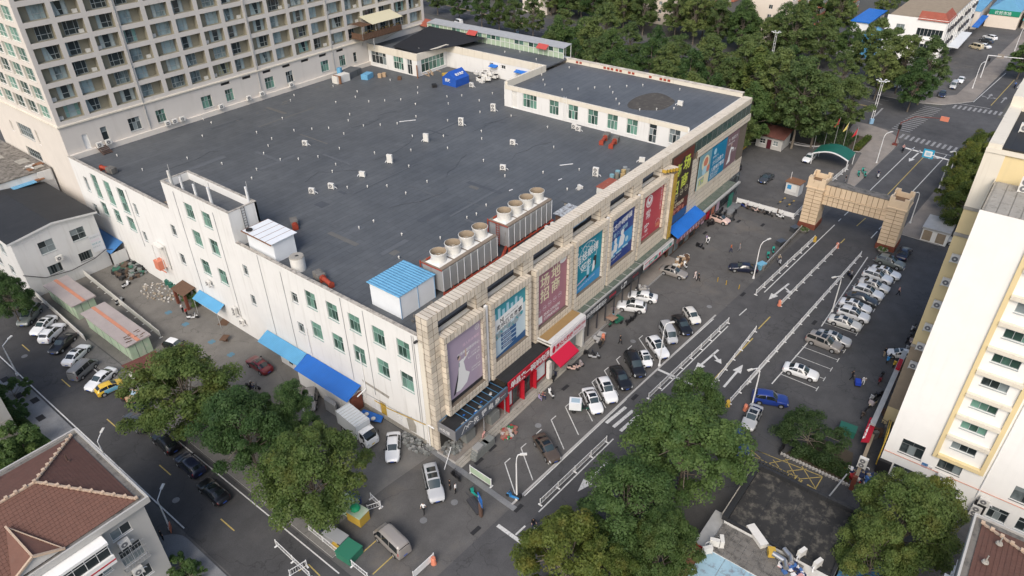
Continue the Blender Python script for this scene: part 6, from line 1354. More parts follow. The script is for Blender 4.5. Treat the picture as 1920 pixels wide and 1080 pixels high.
def car_proto(kind, sun):
    if (kind, sun) in _proto: return _proto[(kind, sun)]
    L, H, W = dict(sedan=(4.75, 1.46, 1.82), suv=(4.65, 1.68, 1.86), van=(4.25, 1.90, 1.66), mpv=(5.05, 1.78, 1.88), hatch=(3.85, 1.52, 1.70), mini=(2.95, 1.58, 1.50))[kind]
    s = Shell(ST(L, H, W, 'hatch' if kind == 'mini' else kind)); h = L/2; st = s.st
    t = thing('car', '', 'car', (0, 0, 0))
    b = put('body', s.body().mesh('car_body', [PT_['white']]), t, local=1); b.material_slots[0].link = 'OBJECT'
    k = {'sedan': (.13, .44, -.40, -.70, -.66, .40), 'suv': (.08, .38, -.74, -.93, -.86, .34), 'van': (.50, .78, -.94, -.985, -.90, .72), 'mpv': (.15, .50, -.82, -.98, -.92, .46), 'hatch': (.15, .52, -.66, -.90, -.80, .47), 'mini': (.15, .52, -.66, -.90, -.80, .47)}[kind]
    put('windscreen', s.patch((k[0]+.015)*h, (k[1]-.02)*h, 5.12, 8.88, .016, 4, 8).mesh('windscreen', [GW]), t, local=1)
    put('rear_window', s.patch((k[3]+.02)*h, (k[2]-.015)*h, 5.2, 8.8, .016, 3, 8).mesh('rear_window', [GL]), t, local=1)
    cuts = [k[4]*h, (k[4]+k[5])*.5*h-.02, k[5]*h] if kind not in ('van', 'mpv') else [k[4]*h, (k[4]*.62+k[5]*.38)*h, (k[4]*.28+k[5]*.72)*h, k[5]*h]
    for lo, hi in ((3.22, 4.86), (10.78, 9.14)):
        for a, b_ in zip(cuts[:-1], cuts[1:]): put('side_window', s.patch(a+.04, b_-.04, min(lo, hi), max(lo, hi), .012, 5, 2).mesh('side_window', [GL]), t, local=1)
    if sun:
        put('sunroof', s.patch(-.20*h, .08*h, 5.55, 8.45, .03, 3, 4).mesh('sunroof', [GL]), t, local=1)
        if kind == 'mpv': put('sunroof', s.patch(-.56*h, -.28*h, 5.7, 8.3, .03, 2, 4).mesh('sunroof', [GL]), t, local=1)
    for v0, v1 in ((2.1, 3.7), (10.3, 11.9)):
        put('headlight', s.patch(.90*h, .985*h, v0, v1, .012, 3, 3).mesh('headlight', [HL]), t, local=1); put('tail_light', s.patch(-.992*h, -.93*h, v0-.1, v1-.3, .012, 2, 3).mesh('tail_light', [TL]), t, local=1)
    put('grille', MB().box(h-.05, h+.012, -.48*W/1.8, .48*W/1.8, .30, .52).mesh('grille', ['black']), t, local=1)
    for x in (h+.016, -h-.016): put('number_plate', MB().box(x-.008, x+.008, -.22, .22, .44, .57).mesh('number_plate', [PLB]), t, local=1)
    wr = .33 if kind not in ('mini', 'van') else .28; xf = .60*h if kind != 'van' else .62*h; xr = -.58*h
    tyre = MB().cyl((0, -.10, 0), (0, .10, 0), wr, wr, 16); tyre = tyre.mesh('tyre', [TY_]); rim = MB().cyl((0, -.108, 0), (0, .108, 0), wr*.66, wr*.60, 12).mesh('rim', [RIM])
    arch = MB()
    for x in (xf, xr):
        for sg in (-1, 1): arch.cyl((x, sg*(W/2-.2), wr+.02), (x, sg*(W/2+.006), wr+.02), wr+.075, wr+.075, 16)
    put('wheel_arch', arch.mesh('wheel_arch', ['black']), t, local=1)
    for x in (xf, xr):
        for sg in (-1, 1): o = put('wheel', tyre, t, (x, sg*(W/2-.085), wr), local=1); put('rim', rim, o, local=1)
    for sg in (-1, 1): put('wing_mirror', MB().obox((k[1]*h-.22, sg*(W/2+.07), 1.0 if kind in ('sedan', 'hatch', 'mini') else 1.08), .14, .2, .13).mesh('wing_mirror', ['black']), t, local=1)
    _proto[(kind, sun)] = t; return t
_used = set()
def car(kind, col, px, py, dx, dy, label, sun=False, s=1.0, group=None, zc=.6, cat='car'):
    c, e = at(px, py, zc), at(px+dx, py+dy, zc); a = math.atan2(e.y-c.y, e.x-c.x); p = car_proto(kind, sun)
    if (kind, sun) not in _used:
        _used.add((kind, sun)); t = p; _kids[p.name] = [(q, kids(q)) for q in kids(p)]; t.location = (c.x, c.y, .02); t.rotation_euler = (0, 0, a); t['label'] = label; t.scale = (s, s, s)
        if group: t['group'] = group
        rs = [q for q, _ in _kids[p.name]]
    else:
        t = dup(p, (c.x, c.y, .02), a, label, group, s); rs = None
        if not group and 'group' in t: del t['group']
    t['category'] = cat
    if kind == 'van': t.name = 'minibus'
    elif t.name.startswith('minibus'): t.name = 'car'
    for q in t.children_recursive if rs is None else rs:
        if q.name.startswith('body'): q.material_slots[0].material = PT_[col]
    return t
LS, QL, FR_, RR = 'cars parked along the left street', 'cars waiting along the left street', 'cars parked in front of the mall', 'cars in the right-hand parking bays'
A6 = lambda x, y: (x/6, 560+y/6)
for kd, col, x, y, dx, dy, sn, lab in (
    ('mpv', 'green', 335, 190, -95, 110, True, 'grey green people carrier under the tree at the left edge'), ('sedan', 'white', 490, 300, -110, 100, True, 'white saloon with sunroof facing out beside the grey green carrier'), ('suv', 'white', 590, 385, 100, -100, True, 'white hatch parked nose in between a white saloon and a black one'),
    ('sedan', 'black', 705, 500, -105, 100, False, 'black saloon facing out between white cars on the left street'), ('sedan', 'white', 862, 630, 105, -105, True, 'white saloon parked nose in beside the grey minibus'), ('van', 'grey', 938, 800, 95, -85, False, 'grey minibus parked nose in on the left street'), ('sedan', 'white', 1135, 905, -115, 95, False, 'long white saloon beside the yellow and blue small car')):
    car(kd, col, *A6(x, y), dx/3, dy/3, lab, sn, 1.0, LS)
t = car('hatch', 'yellow', *A6(1235, 995), 30, -14, 'small car painted yellow behind and sky blue on the side', False, .95, LS)
for q in t.children:
    if q.name.startswith('side_window'): continue
s_ = Shell(ST(3.85, 1.52, 1.70, 'hatch')); put('sky_blue_flank', s_.patch(-1.0, 1.75, 10.9, 13.6, .010, 8, 4).mesh('flank', [PT_['sky']]), t, local=1); put('sky_blue_flank', s_.patch(-1.0, 1.75, .4, 3.1, .010, 8, 4).mesh('flank', [PT_['sky']]), t, local=1)
for kd, col, x, y, sn, lab in (('suv', 'dgrey', 258, 790, False, 'dark grey estate half under the tree, last of the queue of dark cars'), ('suv', 'black', 311, 829, True, 'black off-roader second in the queue of dark cars'), ('suv', 'navy', 356, 871, False, 'black estate with pale roof rails third in the queue'), ('sedan', 'black', 400, 921, True, 'black saloon at the near end of the queue of dark cars')):
    car(kd, col, x, y, -40, -36, lab, sn, 1.0, QL)
t = car('hatch', 'black', 330, 648, 40, 12, 'black compact car with white roof and striped bonnet in the yard'); s_ = Shell(ST(3.85, 1.52, 1.70, 'hatch'))
put('white_roof', s_.patch(-1.25, .25, 5.1, 8.9, .010, 6, 8).mesh('white_roof', [PT_['white']]), t, local=1)
for v in (6.5, 7.2): put('bonnet_stripe', s_.patch(1.05, 1.75, v, v+.35, .010, 3, 2).mesh('stripe', [PT_['red']]), t, local=1)
car('sedan', 'red', 486, 684, -40, -27, 'dark red saloon standing in the middle of the yard', True)
car('hatch', 'taupe', 582, 750, -4, 30, 'dusty taupe hatchback beside the deep blue roof', False, 1.08); car('sedan', 'white', 737, 838, -2, 30, 'white saloon parked alone beside the white box truck')
t = car('mpv', 'silver', 813, 907, 8, 34, 'large pale silver people carrier with two dark sunroofs', True, 1.04); car('van', 'taupe', 735, 1015, -30, -29, 'taupe minibus with ribbed pale roof at the bottom of the yard', False, 1.1)
B3 = lambda x, y: (640+x/3, 720+y/3)
for kd, col, x, y, dx, dy, sn, lab in (('sedan', 'brown', 1025, 840, 19, 27, True, 'brown saloon alone among empty bays in front of the mall'), ('sedan', 'white', 1111, 751, 14, 30, True, 'white saloon with black roof glass beside the delivery box trike'), ('suv', 'white', 1138, 732, 14, 28, True, 'white off-roader next to the black saloon in front of the mall'), ('sedan', 'black', 1164, 708, 17, 28, False, 'black saloon left of a black people carrier by the road edge'), ('mpv', 'black', 1190, 684, 15, 30, False, 'long black people carrier by the road edge'),
    ('mini', 'white', 1210, 674, 12, 26, True, 'tiny white city car beside the long black people carrier'), ('suv', 'white', 1233, 652, 20, 26, True, 'white off-roader with black sunroof behind the lamp post'), ('van', 'silver', 1253, 626, 15, 26, False, 'silver minibus between a white and a black car'), ('sedan', 'black', 1279, 609, 17, 26, False, 'black saloon between the silver minibus and a pearl car'), ('hatch', 'pearl', 1297, 592, 17, 23, False, 'pearl white saloon at the far end of the front row'),
    ('sedan', 'white', 1205, 556, -30, -5, False, 'white fastback nose to the shops'), ('suv', 'white', 1184, 575, -28, -4, True, 'white crossover with dark sunroof nose to the shops'), ('sedan', 'taupe', 1263, 510, 26, 8, True, 'champagne saloon beside the sandy patch'), ('hatch', 'pink', 1350, 411, 26, 9, False, 'pale pink small car with black roof by the blue awning'), ('sedan', 'navy', 1394, 502, -30, -3, False, 'black saloon standing alone by the front lamp post')):
    car(kd, col, x, y, dx, dy, lab, sn, 1.0, FR_ if x < 1320 else None)
o = bpy.data.objects; pk = [q for q in C.objects if q.get('label', '').startswith('pale pink small')][0]; put('black_roof', s_.patch(-1.3, .3, 5.0, 9.0, .010, 6, 8).mesh('black_roof', [PT_['black']]), pk, local=1)
C6 = lambda x, y: (1280+x/3, 360+y/3)
for kd, col, x, y, sn, lab in (('suv', 'green', 1168, 395, True, 'grey green pick-up like off-roader nearest the arch in the right bays'), ('sedan', 'white', 1141, 452, True, 'white saloon first in the row after the grey green off-roader'), ('suv', 'white', 1096, 477, True, 'white crossover second white car of the right bays'), ('sedan', 'pearl', 1077, 525, True, 'pearl saloon third white car of the right bays'), ('suv', 'white', 1043, 565, True, 'white crossover next to the dark grey saloon in the bays'), ('sedan', 'dgrey', 1008, 600, False, 'dark grey saloon in the middle of the white row of the bays'), ('sedan', 'white', 972, 640, True, 'white saloon just below the dark grey one in the bays'), ('suv', 'white', 962, 690, True, 'white off-roader one place before the cream saloon in the bays'), ('sedan', 'pearl', 913, 735, True, 'cream white saloon at the lower end of the full row of bays'),
    ('sedan', 'silver', 853, 822, True, 'silver saloon hidden behind the taupe people carrier'), ('mpv', 'taupe', 795, 848, True, 'taupe people carrier with pale roof rails in the right bays'), ('sedan', 'white', 665, 1010, True, 'white saloon alone among empty bays on the right')):
    car(kd, col, *C6(x, y), 28, 9 if kd != 'mpv' else 11, lab, sn, 1.0, RR)
car('sedan', 'navy', *C6(1245, 345), 14, -20, 'dark navy saloon behind the archway leg'); car('suv', 'silver', *C6(1462, 262), 26, 7, 'silver crossover with black roof rails by the yellow kiosk'); car('suv', 'blue', 1444, 748, 30, 5, 'bright royal blue off-roader across the right car park', False)
car('sedan', 'silver', 1410, 782, -12, 26, 'silver saloon driving out beside the yellow lamp base', True); car('suv', 'blue', 1385, 828, 8, 30, 'blue and white car half hidden under the roadside tree'); car('hatch', 'white', 1687, 663, -26, -4, 'small white and green panelled car among scooters by the yellow wing', True, .85)
D3 = lambda x, y: (1280+x/3, y/3)
for kd, col, x, y, dx, dy, lab in (('sedan', 'white', 712, 888, -24, 20, 'white saloon beside the green arched carport'), ('sedan', 'dgrey', 470, 1002, -28, 20, 'dark grey saloon driving across the side car park'), ('sedan', 'black', 300, 925, -10, -20, 'black car half hidden behind the mall corner'), ('hatch', 'orange', 1330, 500, -3, 14, 'small orange car parked at the far corner'), ('suv', 'grey', 1385, 515, -8, 14, 'grey off-roader parked between orange and navy cars'), ('sedan', 'navy', 1460, 527, -3, 14, 'navy car at the end of the far corner row'), ('van', 'silver', 1525, 482, -14, 18, 'silver minibus by the far pavement'), ('sedan', 'white', 1565, 450, -14, 18, 'white saloon behind the silver minibus'), ('suv', 'silver', 1212, 478, -20, 14, 'silver pick-up under the far trees'), ('van', 'white', 1150, 455, -16, 18, 'white minibus under the far trees'), ('van', 'beige', 1650, 265, -30, -8, 'cream estate van on the far street'), ('sedan', 'white', 1692, 258, -30, -8, 'white car behind the cream van'), ('sedan', 'dgrey', 1708, 228, -30, -8, 'dark car beside a white car on the far street'), ('suv', 'white', 1728, 212, -30, -8, 'white car last in the far street row')):
    car(kd, col, *D3(x, y), dx, dy, lab, False)
car('sedan', 'white', 1048, 80, -20, -6, 'white car driving along the back road'); car('sedan', 'dgrey', 966, 66, -16, -6, 'dark car driving along the back road behind a lamp'); car('van', 'white', 860, 42, -16, -6, 'white vehicle half hidden by trees on the back road')
c, e = at(668, 800, 1.2), at(712, 836, 1.2); a = math.atan2(e.y-c.y, e.x-c.x)
t = thing('box_truck', 'white box truck with ribbed grey cargo body beside the blue roof', 'truck', (c.x, c.y, .02), a)
part(MB().box(-2.6, 1.7, -1.05, 1.05, .85, 2.95), 'cargo_box', [mat('truck_box', (.50, .53, .55), .45, .1, 1, space='object')], t, local=1)
for i in range(9): put('roof_rib', MB().box(-2.5+i*.5, -2.44+i*.5, -1.06, 1.06, 2.95, 2.985).mesh('rib', ['galv']), t, local=1)
sh_ = Shell([(1.75, 2.2, 1.35, .95, .9), (1.9, 2.32, 1.35, .98, .92), (2.6, 2.3, 1.33, .98, .90), (3.15, 1.75, 1.30, .97, .86), (3.35, 1.3, 1.25, .95, .85), (3.42, .8, .78, .9, .8)]); b_ = put('cab', sh_.body().mesh('cab', [PT_['white']]), t, local=1)
put('windscreen', sh_.patch(2.68, 3.3, 5.05, 8.95, .02, 4, 6).mesh('ws', [GL]), t, local=1)
for v0, v1 in ((3.25, 4.9), (9.1, 10.75)): put('side_window', sh_.patch(2.1, 2.95, v0, v1, .015, 3, 2).mesh('sw', [GL]), t, local=1)
part(MB().box(-2.6, 3.2, -.8, .8, .5, .85), 'chassis', ['dark_metal'], t, local=1)
for x in (-1.6, 2.6):
    for sg in (-1, 1): o_ = put('wheel', MB().cyl((0, -.13, 0), (0, .13, 0), .42, .42, 14).mesh('tyre', [TY_]), t, (x, sg*.9, .42), local=1); put('rim', MB().cyl((0, -.14, 0), (0, .14, 0), .24, .24, 10).mesh('rim', [RIM]), o_, local=1)
for sg in (-1, 1): put('headlight', MB().box(3.36, 3.45, sg*.75-.16, sg*.75+.16, .75, .95).mesh('hl', [HL]), t, local=1); put('wing_mirror', MB().box(3.1, 3.2, sg*1.12-.06, sg*1.12+.06, 1.5, 1.95).mesh('wm', ['black']), t, local=1)
put('number_plate', MB().box(3.43, 3.46, -.22, .22, .55, .68).mesh('np', [plain('plate_yellow', (.6, .45, .05))]), t, local=1)
# == scooters, bicycles, people
def scooter_proto(kind):
    t = thing('scooter', '', 'scooter', (0, 0, 0)); g = MB()
    g.add([(-.75, -.13, .62), (-.75, .13, .62), (-.2, .15, .72), (-.2, -.15, .72), (-.7, -.12, .38), (-.7, .12, .38), (-.15, .14, .35), (-.15, -.14, .35)], [(0, 3, 2, 1), (4, 5, 6, 7), (0, 1, 5, 4), (3, 7, 6, 2), (1, 2, 6, 5), (0, 4, 7, 3)], 0)
    g.box(-.2, .32, -.14, .14, .26, .33); g.add([(.30, -.2, .3), (.30, .2, .3), (.50, .19, 1.0), (.50, -.19, 1.0), (.40, -.2, .28), (.40, .2, .28), (.60, .15, .95), (.60, -.15, .95)], [(0, 3, 2, 1), (4, 5, 6, 7), (0, 1, 5, 4), (3, 7, 6, 2), (1, 2, 6, 5), (0, 4, 7, 3)], 0)
    g.cyl((.60, 0, .62), (.86, 0, .50), .12, .07, 6)
    b_ = put('body', g.mesh('scooter_body', [PT_['white']]), t, local=1); b_.material_slots[0].link = 'OBJECT'
    g = MB().cyl((-.66, 0, .76), (.02, 0, .76), .14, .12, 8); put('seat', g.mesh('seat', ['black']), t, local=1)
    g = MB().bar((.46, -.34, 1.08), (.46, .34, 1.08), .05).bar((.44, 0, .9), (.47, 0, 1.1), .06).bar((.40, -.34, 1.08), (.5, -.30, 1.2), .04).bar((.40, .34, 1.08), (.5, .30, 1.2), .04); put('handlebar', g.mesh('handlebar', ['dark_metal']), t, local=1)
    wm = MB().cyl((0, -.055, 0), (0, .055, 0), .23, .23, 12).cyl((0, -.06, 0), (0, .06, 0), .12, .12, 8).mesh('wheel', [TY_])
    for x in (-.6, .78): put('wheel', wm, t, (x, 0, .23), local=1)
    if kind == 1: put('top_box', MB().box(-1.0, -.62, -.2, .2, .78, 1.12).mesh('top_box', ['black']), t, local=1)
    if kind == 2: put('rain_cover', MB().add([(.3, -.34, .5), (.3, .34, .5), (.66, .3, .55), (.66, -.3, .55), (.38, -.4, 1.12), (.38, .4, 1.12), (.6, .34, 1.1), (.6, -.34, 1.1)], [(0, 4, 5, 1), (4, 7, 6, 5), (3, 2, 6, 7), (0, 3, 7, 4), (1, 5, 6, 2)]).mesh('rain_cover', [plain('rain_cover', (.35, .30, .30), .8, rand=.4)]), t, local=1)
    return t
SP = [scooter_proto(k) for k in range(3)]; _su = set(); _scn = {}
SCOL = dict(PT_); SCOL['teal'] = paint('teal', (.02, .33, .27)); SCOL['bike_blue'] = paint('bike_blue', (.05, .25, .55)); SCOL['bike_yellow'] = PT_['yellow']
def scooter(px, py, deg, col, label, k=0, group=None, z=0.0):
    c = at(px, py, z+.4); p = SP[k]; L = (c.x, c.y, z+.02); a = R(deg)
    if k not in _su: _su.add(k); t = p; _kids[p.name] = [(q, kids(q)) for q in kids(p)]; t.location = L; t.rotation_euler = (0, 0, a); t['label'] = label
    else: t = dup(p, L, a, label);
    if group: t['group'] = group
    elif 'group' in t: del t['group']
    for q in [q for q in (kids(t))]:
        if q.name.startswith('body'): q.material_slots[0].material = SCOL[col]
    return t
SG_ = 'scooters parked along the shop fronts'
for x, y, d, c, k, lab in (
    (1062, 905-720+560, 0, 'white', 0, None),
    (1040, 707, 20, 'navy', 1, 'blue and white scooter by the red shop steps'), (1083, 686, -35, 'pink', 2, 'pink covered scooter under the red awning'), (1073, 690, -60, 'pink', 0, 'pink scooter leaning beside the covered pink one'), (1033, 738, 60, 'white', 0, 'white scooter beyond the seated people at the red shop'),
    (1104, 662, -70, 'black', 0, 'black scooter at the left of the pair beyond the red awning'), (1113, 668, -60, 'silver', 0, 'silver scooter at the right of the pair beyond the red awning'), (1128, 645, 10, 'brown', 1, 'dark brown scooter beside the orange cone'), (1190, 594, 10, 'black', 0, 'black scooter between tricycle and white crossover, upper one'), (1180, 603, 0, 'black', 1, 'black scooter behind the green tricycle'), (1150, 586, 30, 'sky', 2, 'blue covered scooter at the nose of the white crossover'),
    (1196, 541, 0, 'white', 0, 'white scooter behind the white fastback'), (1285, 498, 40, 'white', 0, 'white scooter behind the champagne saloon'), (1275, 492, 20, 'black', 0, 'black scooter next to the champagne saloon'),
    (1312, 461, -100, 'black', 0, 'black scooter standing alone outside the pinkish sign'), (1328, 452, 15, 'white', 0, 'white scooter lying along the kerb outside the pinkish sign'), (1333, 420, -20, 'black', 1, 'black and white scooter left of the pink car'), (1352, 396, 0, 'black', 0, 'black scooter in the cluster above the pink car'), (1360, 401, 10, 'dgrey', 1, 'grey scooter in the cluster above the pink car'), (1378, 400, 5, 'black', 0, 'black scooter on its own by the pink car'), (1370, 412, -30, 'dgrey', 0, 'dark scooter at the tail of the pink car'),
    (1396, 386, -100, 'blue', 2, 'blue covered scooter at the white barrier'), (1406, 391, -100, 'brown', 0, 'brown scooter second at the white barrier'), (1415, 393, -100, 'pink', 0, 'reddish scooter third at the white barrier'), (1427, 397, -95, 'brown', 0, 'brown scooter fourth at the white barrier'), (1441, 401, -100, 'black', 0, 'black scooter fifth at the white barrier'), (1462, 405, -100, 'white', 0, 'white scooter last at the white barrier'),
    (1440, 480, 20, 'teal', 0, 'lower of the two teal share scooters by the kerb wall'), (1450, 470, 20, 'teal', 0, 'upper of the two teal share scooters by the kerb wall'),
    (1610, 327, 20, 'teal', 0, 'left teal share scooter in the pavement bay'), (1618, 321, 20, 'teal', 0, 'middle teal share scooter in the pavement bay'), (1622, 328, 20, 'teal', 0, 'right teal share scooter in the pavement bay'),
    (1713, 615, 170, 'silver', 0, 'topmost grey scooter by the yellow wing'), (1709, 628, 175, 'dgrey', 1, 'second scooter in the line by the yellow wing'), (1704, 636, 170, 'black', 0, 'third scooter in the line by the yellow wing'), (1712, 640, 165, 'pink', 2, 'pink scooter in the line by the yellow wing'), (1703, 651, 170, 'silver', 0, 'lowest scooter in the line above the white small car'),
    (1651, 711, 180, 'red', 1, 'red scooter on its own near the yard rail'), (1638, 744, 160, 'silver', 0, 'upper silver scooter under the yard rail'), (1648, 741, 160, 'black', 0, 'black scooter under the yard rail'), (1637, 757, 160, 'beige', 2, 'beige covered scooter under the yard rail'), (1620, 775, 175, 'brown', 0, 'brown scooter at the lower end of the yard rail'),
    (1667, 672, 175, 'bike_blue', 0, 'blue share scooter by the white small car'), (1680, 680, 170, 'bike_yellow', 0, 'yellow share scooter by the white small car'),
    (236, 534, 20, 'white', 0, 'white scooter in the yard above the white fence'), (224, 565, 20, 'silver', 0, 'silver scooter beside the white yard fence'), (360, 594, -40, 'white', 0, 'white scooter by the two women in the yard'), (855, 893, 80, 'black', 0, 'black scooter by the group at the corner'), (963, 931, 100, 'bike_blue', 1, 'blue scooter at the foot of the front lamp post'), (890, 925, 80, 'teal', 0, 'teal scooter behind the parking sign'), (660, 655-420+500, 0, 'white', 0, None), (1390, 850, 0, 'dgrey', 0, 'grey scooter behind the roadside tree'), (1466, 842, 0, 'black', 0, 'black scooter beside the hedge bed')):
    if lab: scooter(x, y, d, c, lab, k, SG_ if 1000 < x < 1400 and y > 380 else None)
def person_mesh(name, J, E, Rd):
    me = bpy.data.meshes.new(name+'_sk'); me.from_pydata([J[k] for k in J], [(list(J).index(a), list(J).index(b)) for a, b in E], [])
    o = bpy.data.objects.new('sk', me); C.objects.link(o); m = o.modifiers.new('s', 'SKIN'); sv = me.skin_vertices[0].data
    for i, k in enumerate(J): sv[i].radius = (Rd[k],)*2 if not isinstance(Rd[k], tuple) else Rd[k]; sv[i].use_root = (k == 'pelvis')
    o.modifiers.new('u', 'SUBSURF').levels = 1; dg = bpy.context.evaluated_depsgraph_get(); me2 = bpy.data.meshes.new_from_object(o.evaluated_get(dg)); me2.name = name
    bpy.data.objects.remove(o); bpy.data.meshes.remove(me)
    names = list(J); segs = [(J[a], J[b], a, b) for a, b in E]
    for _ in range(4): me2.materials.append(PT_['white'])
    for p in me2.polygons:
        c = p.center; best = min(segs, key=lambda s: _sd(c, Vector(s[0]), Vector(s[1])))
        a, b = best[2], best[3]; key = b if b in ('head', 'crown') else a+b
        if b in ('head', 'crown'): mi = 3 if (c.z > J['head'][2]+.03 or c.x < J['head'][0]-.055) and b == 'crown' or c.x < J['head'][0]-.075 else 2
        elif any(k in (a, b) for k in ('handl', 'handr')): mi = 2
        elif any(k in (a, b) for k in ('kneel', 'kneer', 'footl', 'footr', 'toel', 'toer', 'hipl', 'hipr')): mi = 1
        else: mi = 0
        if b.startswith('toe'): mi = 3
        p.material_index = mi; p.use_smooth = True
    return me2
def _sd(p, a, b): d = b-a; t = max(0, min(1, (p-a).dot(d)/max(1e-9, d.dot(d)))); return (p-(a+d*t)).length
E_B = [('pelvis', 'waist'), ('waist', 'chest'), ('chest', 'neck'), ('neck', 'head'), ('head', 'crown'), ('chest', 'shl'), ('shl', 'ell'), ('ell', 'handl'), ('chest', 'shr'), ('shr', 'elr'), ('elr', 'handr'), ('pelvis', 'hipl'), ('hipl', 'kneel'), ('kneel', 'footl'), ('footl', 'toel'), ('pelvis', 'hipr'), ('hipr', 'kneer'), ('kneer', 'footr'), ('footr', 'toer')]
RD = dict(pelvis=(.15, .11), waist=(.13, .10), chest=(.155, .11), neck=.055, head=.095, crown=.085, shl=.07, shr=.07, ell=.045, elr=.045, handl=.04, handr=.04, hipl=.095, hipr=.095, kneel=.065, kneer=.065, footl=.05, footr=.05, toel=.04, toer=.04)
def pose(stride=0.0, arm=.1, bend=0.0, sit=False):
    if sit:
        J = dict(pelvis=(0, 0, .82), waist=(.02, 0, 1.02), chest=(.06, 0, 1.26), neck=(.08, 0, 1.43), head=(.10, 0, 1.56), crown=(.10, 0, 1.66), shl=(.06, .19, 1.36), ell=(.22, .25, 1.14), handl=(.48, .27, 1.10), shr=(.06, -.19, 1.36), elr=(.22, -.25, 1.14), handr=(.48, -.27, 1.10), hipl=(.05, .11, .80), kneel=(.42, .15, .72), footl=(.38, .15, .36), toel=(.52, .15, .33), hipr=(.05, -.11, .80), kneer=(.42, -.15, .72), footr=(.38, -.15, .36), toer=(.52, -.15, .33))
    else:
        b = bend; f = lambda z: b*max(0, z-.92)
        J = dict(pelvis=(0, 0, .92), waist=(f(1.1), 0, 1.10), chest=(f(1.33), 0, 1.33), neck=(f(1.49), 0, 1.49), head=(f(1.6)+.02, 0, 1.60), crown=(f(1.7)+.01, 0, 1.70), shl=(f(1.42), .20, 1.42), ell=(f(1.15)-stride*.4, .25, 1.15), handl=(f(.92)-stride*.5+arm, .26, .92), shr=(f(1.42), -.20, 1.42), elr=(f(1.15)+stride*.4, -.25, 1.15), handr=(f(.92)+stride*.7+arm, -.26, .92), hipl=(0, .10, .88), kneel=(stride*.5+.02, .11, .48), footl=(stride*.75, .11, .07), toel=(stride*.75+.16, .12, .035), hipr=(0, -.10, .88), kneer=(-stride*.2+.03, -.11, .48), footr=(-stride*.75-.02, -.11, .07), toer=(-stride*.75+.13, -.12, .035))
    return J
PM_ = [person_mesh('person_stand', pose(0, .06), E_B, RD), person_mesh('person_walk', pose(.32, .04), E_B, RD), person_mesh('person_sit', pose(sit=True), E_B, RD), person_mesh('person_bend', pose(.15, .2, .55), E_B, RD)]
CL = {k: plain('cloth_'+k, c, .85) for k, c in dict(black=(.012, .012, .014), white=(.72, .71, .70), red=(.40, .03, .03), orange=(.48, .12, .04), grey=(.22, .22, .23), navy=(.02, .03, .08), blue=(.06, .15, .38), pink=(.55, .30, .28), khaki=(.32, .26, .18), skin=(.42, .27, .19), dress=(.70, .60, .58), purple=(.30, .26, .42), hair=(.015, .012, .010), helmet=(.66, .65, .62), helmetb=(.03, .05, .2), plaid=(.25, .10, .10)).items()}
def person(px, py, deg, top, legs, label, ps=0, hair='hair', z=0.0, s=1.0):
    c = at(px, py, z+.9); o = bpy.data.objects.new('person', PM_[ps]); C.objects.link(o); o.location = (c.x, c.y, z+.02); o.rotation_euler = (0, 0, R(deg)); o.scale = (s, s, s)
    for sl_, m in zip(o.material_slots, (top, legs, 'skin', hair)): sl_.link = 'OBJECT'; sl_.material = CL[m]
    return tag(o, label, 'person')
for a in ((843, 908, -60, 'black', 'black', 'person in dark clothes standing in the group at the corner', 0), (854, 915, 120, 'white', 'black', 'person in white shirt and dark trousers in the group at the corner', 0), (794, 952, 200, 'white', 'black', 'woman in white blouse and black skirt walking past the silver people carrier', 1),
          (1163, 636, -90, 'black', 'black', 'person all in black walking between the shops and the front row', 1), (1304, 515, -100, 'dress', 'dress', 'woman in pale pink dress walking by the champagne saloon', 1), (1310, 519, -90, 'black', 'black', 'person in black close beside the woman in pale pink', 1), (1371, 465, -80, 'orange', 'navy', 'person in orange top and dark trousers crossing the front lot', 1), (1387, 463, -80, 'grey', 'grey', 'person all in grey carrying bags beside the one in orange', 1),
          (1686, 545, -90, 'pink', 'black', 'person in coral top and black trousers walking behind the right bays', 1), (1599, 703, -70, 'black', 'black', 'man in black shirt and shorts with bare legs near the blue cart', 1), (1620, 712, 200, 'white', 'white', 'person all in white pulling the blue cart', 3), (1660, 660, 60, 'black', 'khaki', 'person in black top and khaki trousers beside the blue share scooter', 0),
          (341, 577, -60, 'white', 'black', 'woman in white by the shrubs of the yard', 0), (349, 585, -60, 'red', 'black', 'woman in red top in the yard', 0), (1380+27, 839+19, 0, 'white', 'black', 'person in white top behind the roadside tree', 0), (1586, 335, -90, 'black', 'grey', 'person in black on the pavement by the arch', 0), (1458, 398, -90, 'black', 'black', 'person in black at the white barrier', 0), (1325, 447, -90, 'purple', 'white', 'woman in purple and white outside the pinkish sign', 0), (1017, 741, -60, 'plaid', 'navy', 'person in checked shirt sitting on the red shop steps', 2), (1010, 744, -60, 'purple', 'purple', 'child in lilac on the red shop steps', 2), (905, 815, -60, 'pink', 'pink', 'person in pink bending over the rubble at the corner', 3), (302, 1003, 0, 'black', 'black', 'person in black by the corner pavement', 0), (1708, 705+.0, 0, 'red', 'black', 'person leaning out of the apartment block window', 0)):
    if 'leaning' in a[5]: continue
    person(*a[:6], a[6])
def rider(px, py, deg, col, top, label, hel, lab2, k=0): scooter(px, py, deg, col, lab2, k); c = person(px, py-4, deg, top, 'navy', label, 2, hel); c.location = at(px, py, .4); c.location.z = .0; c.location.x -= .3*cos(R(deg)); c.location.y -= .3*sin(R(deg))
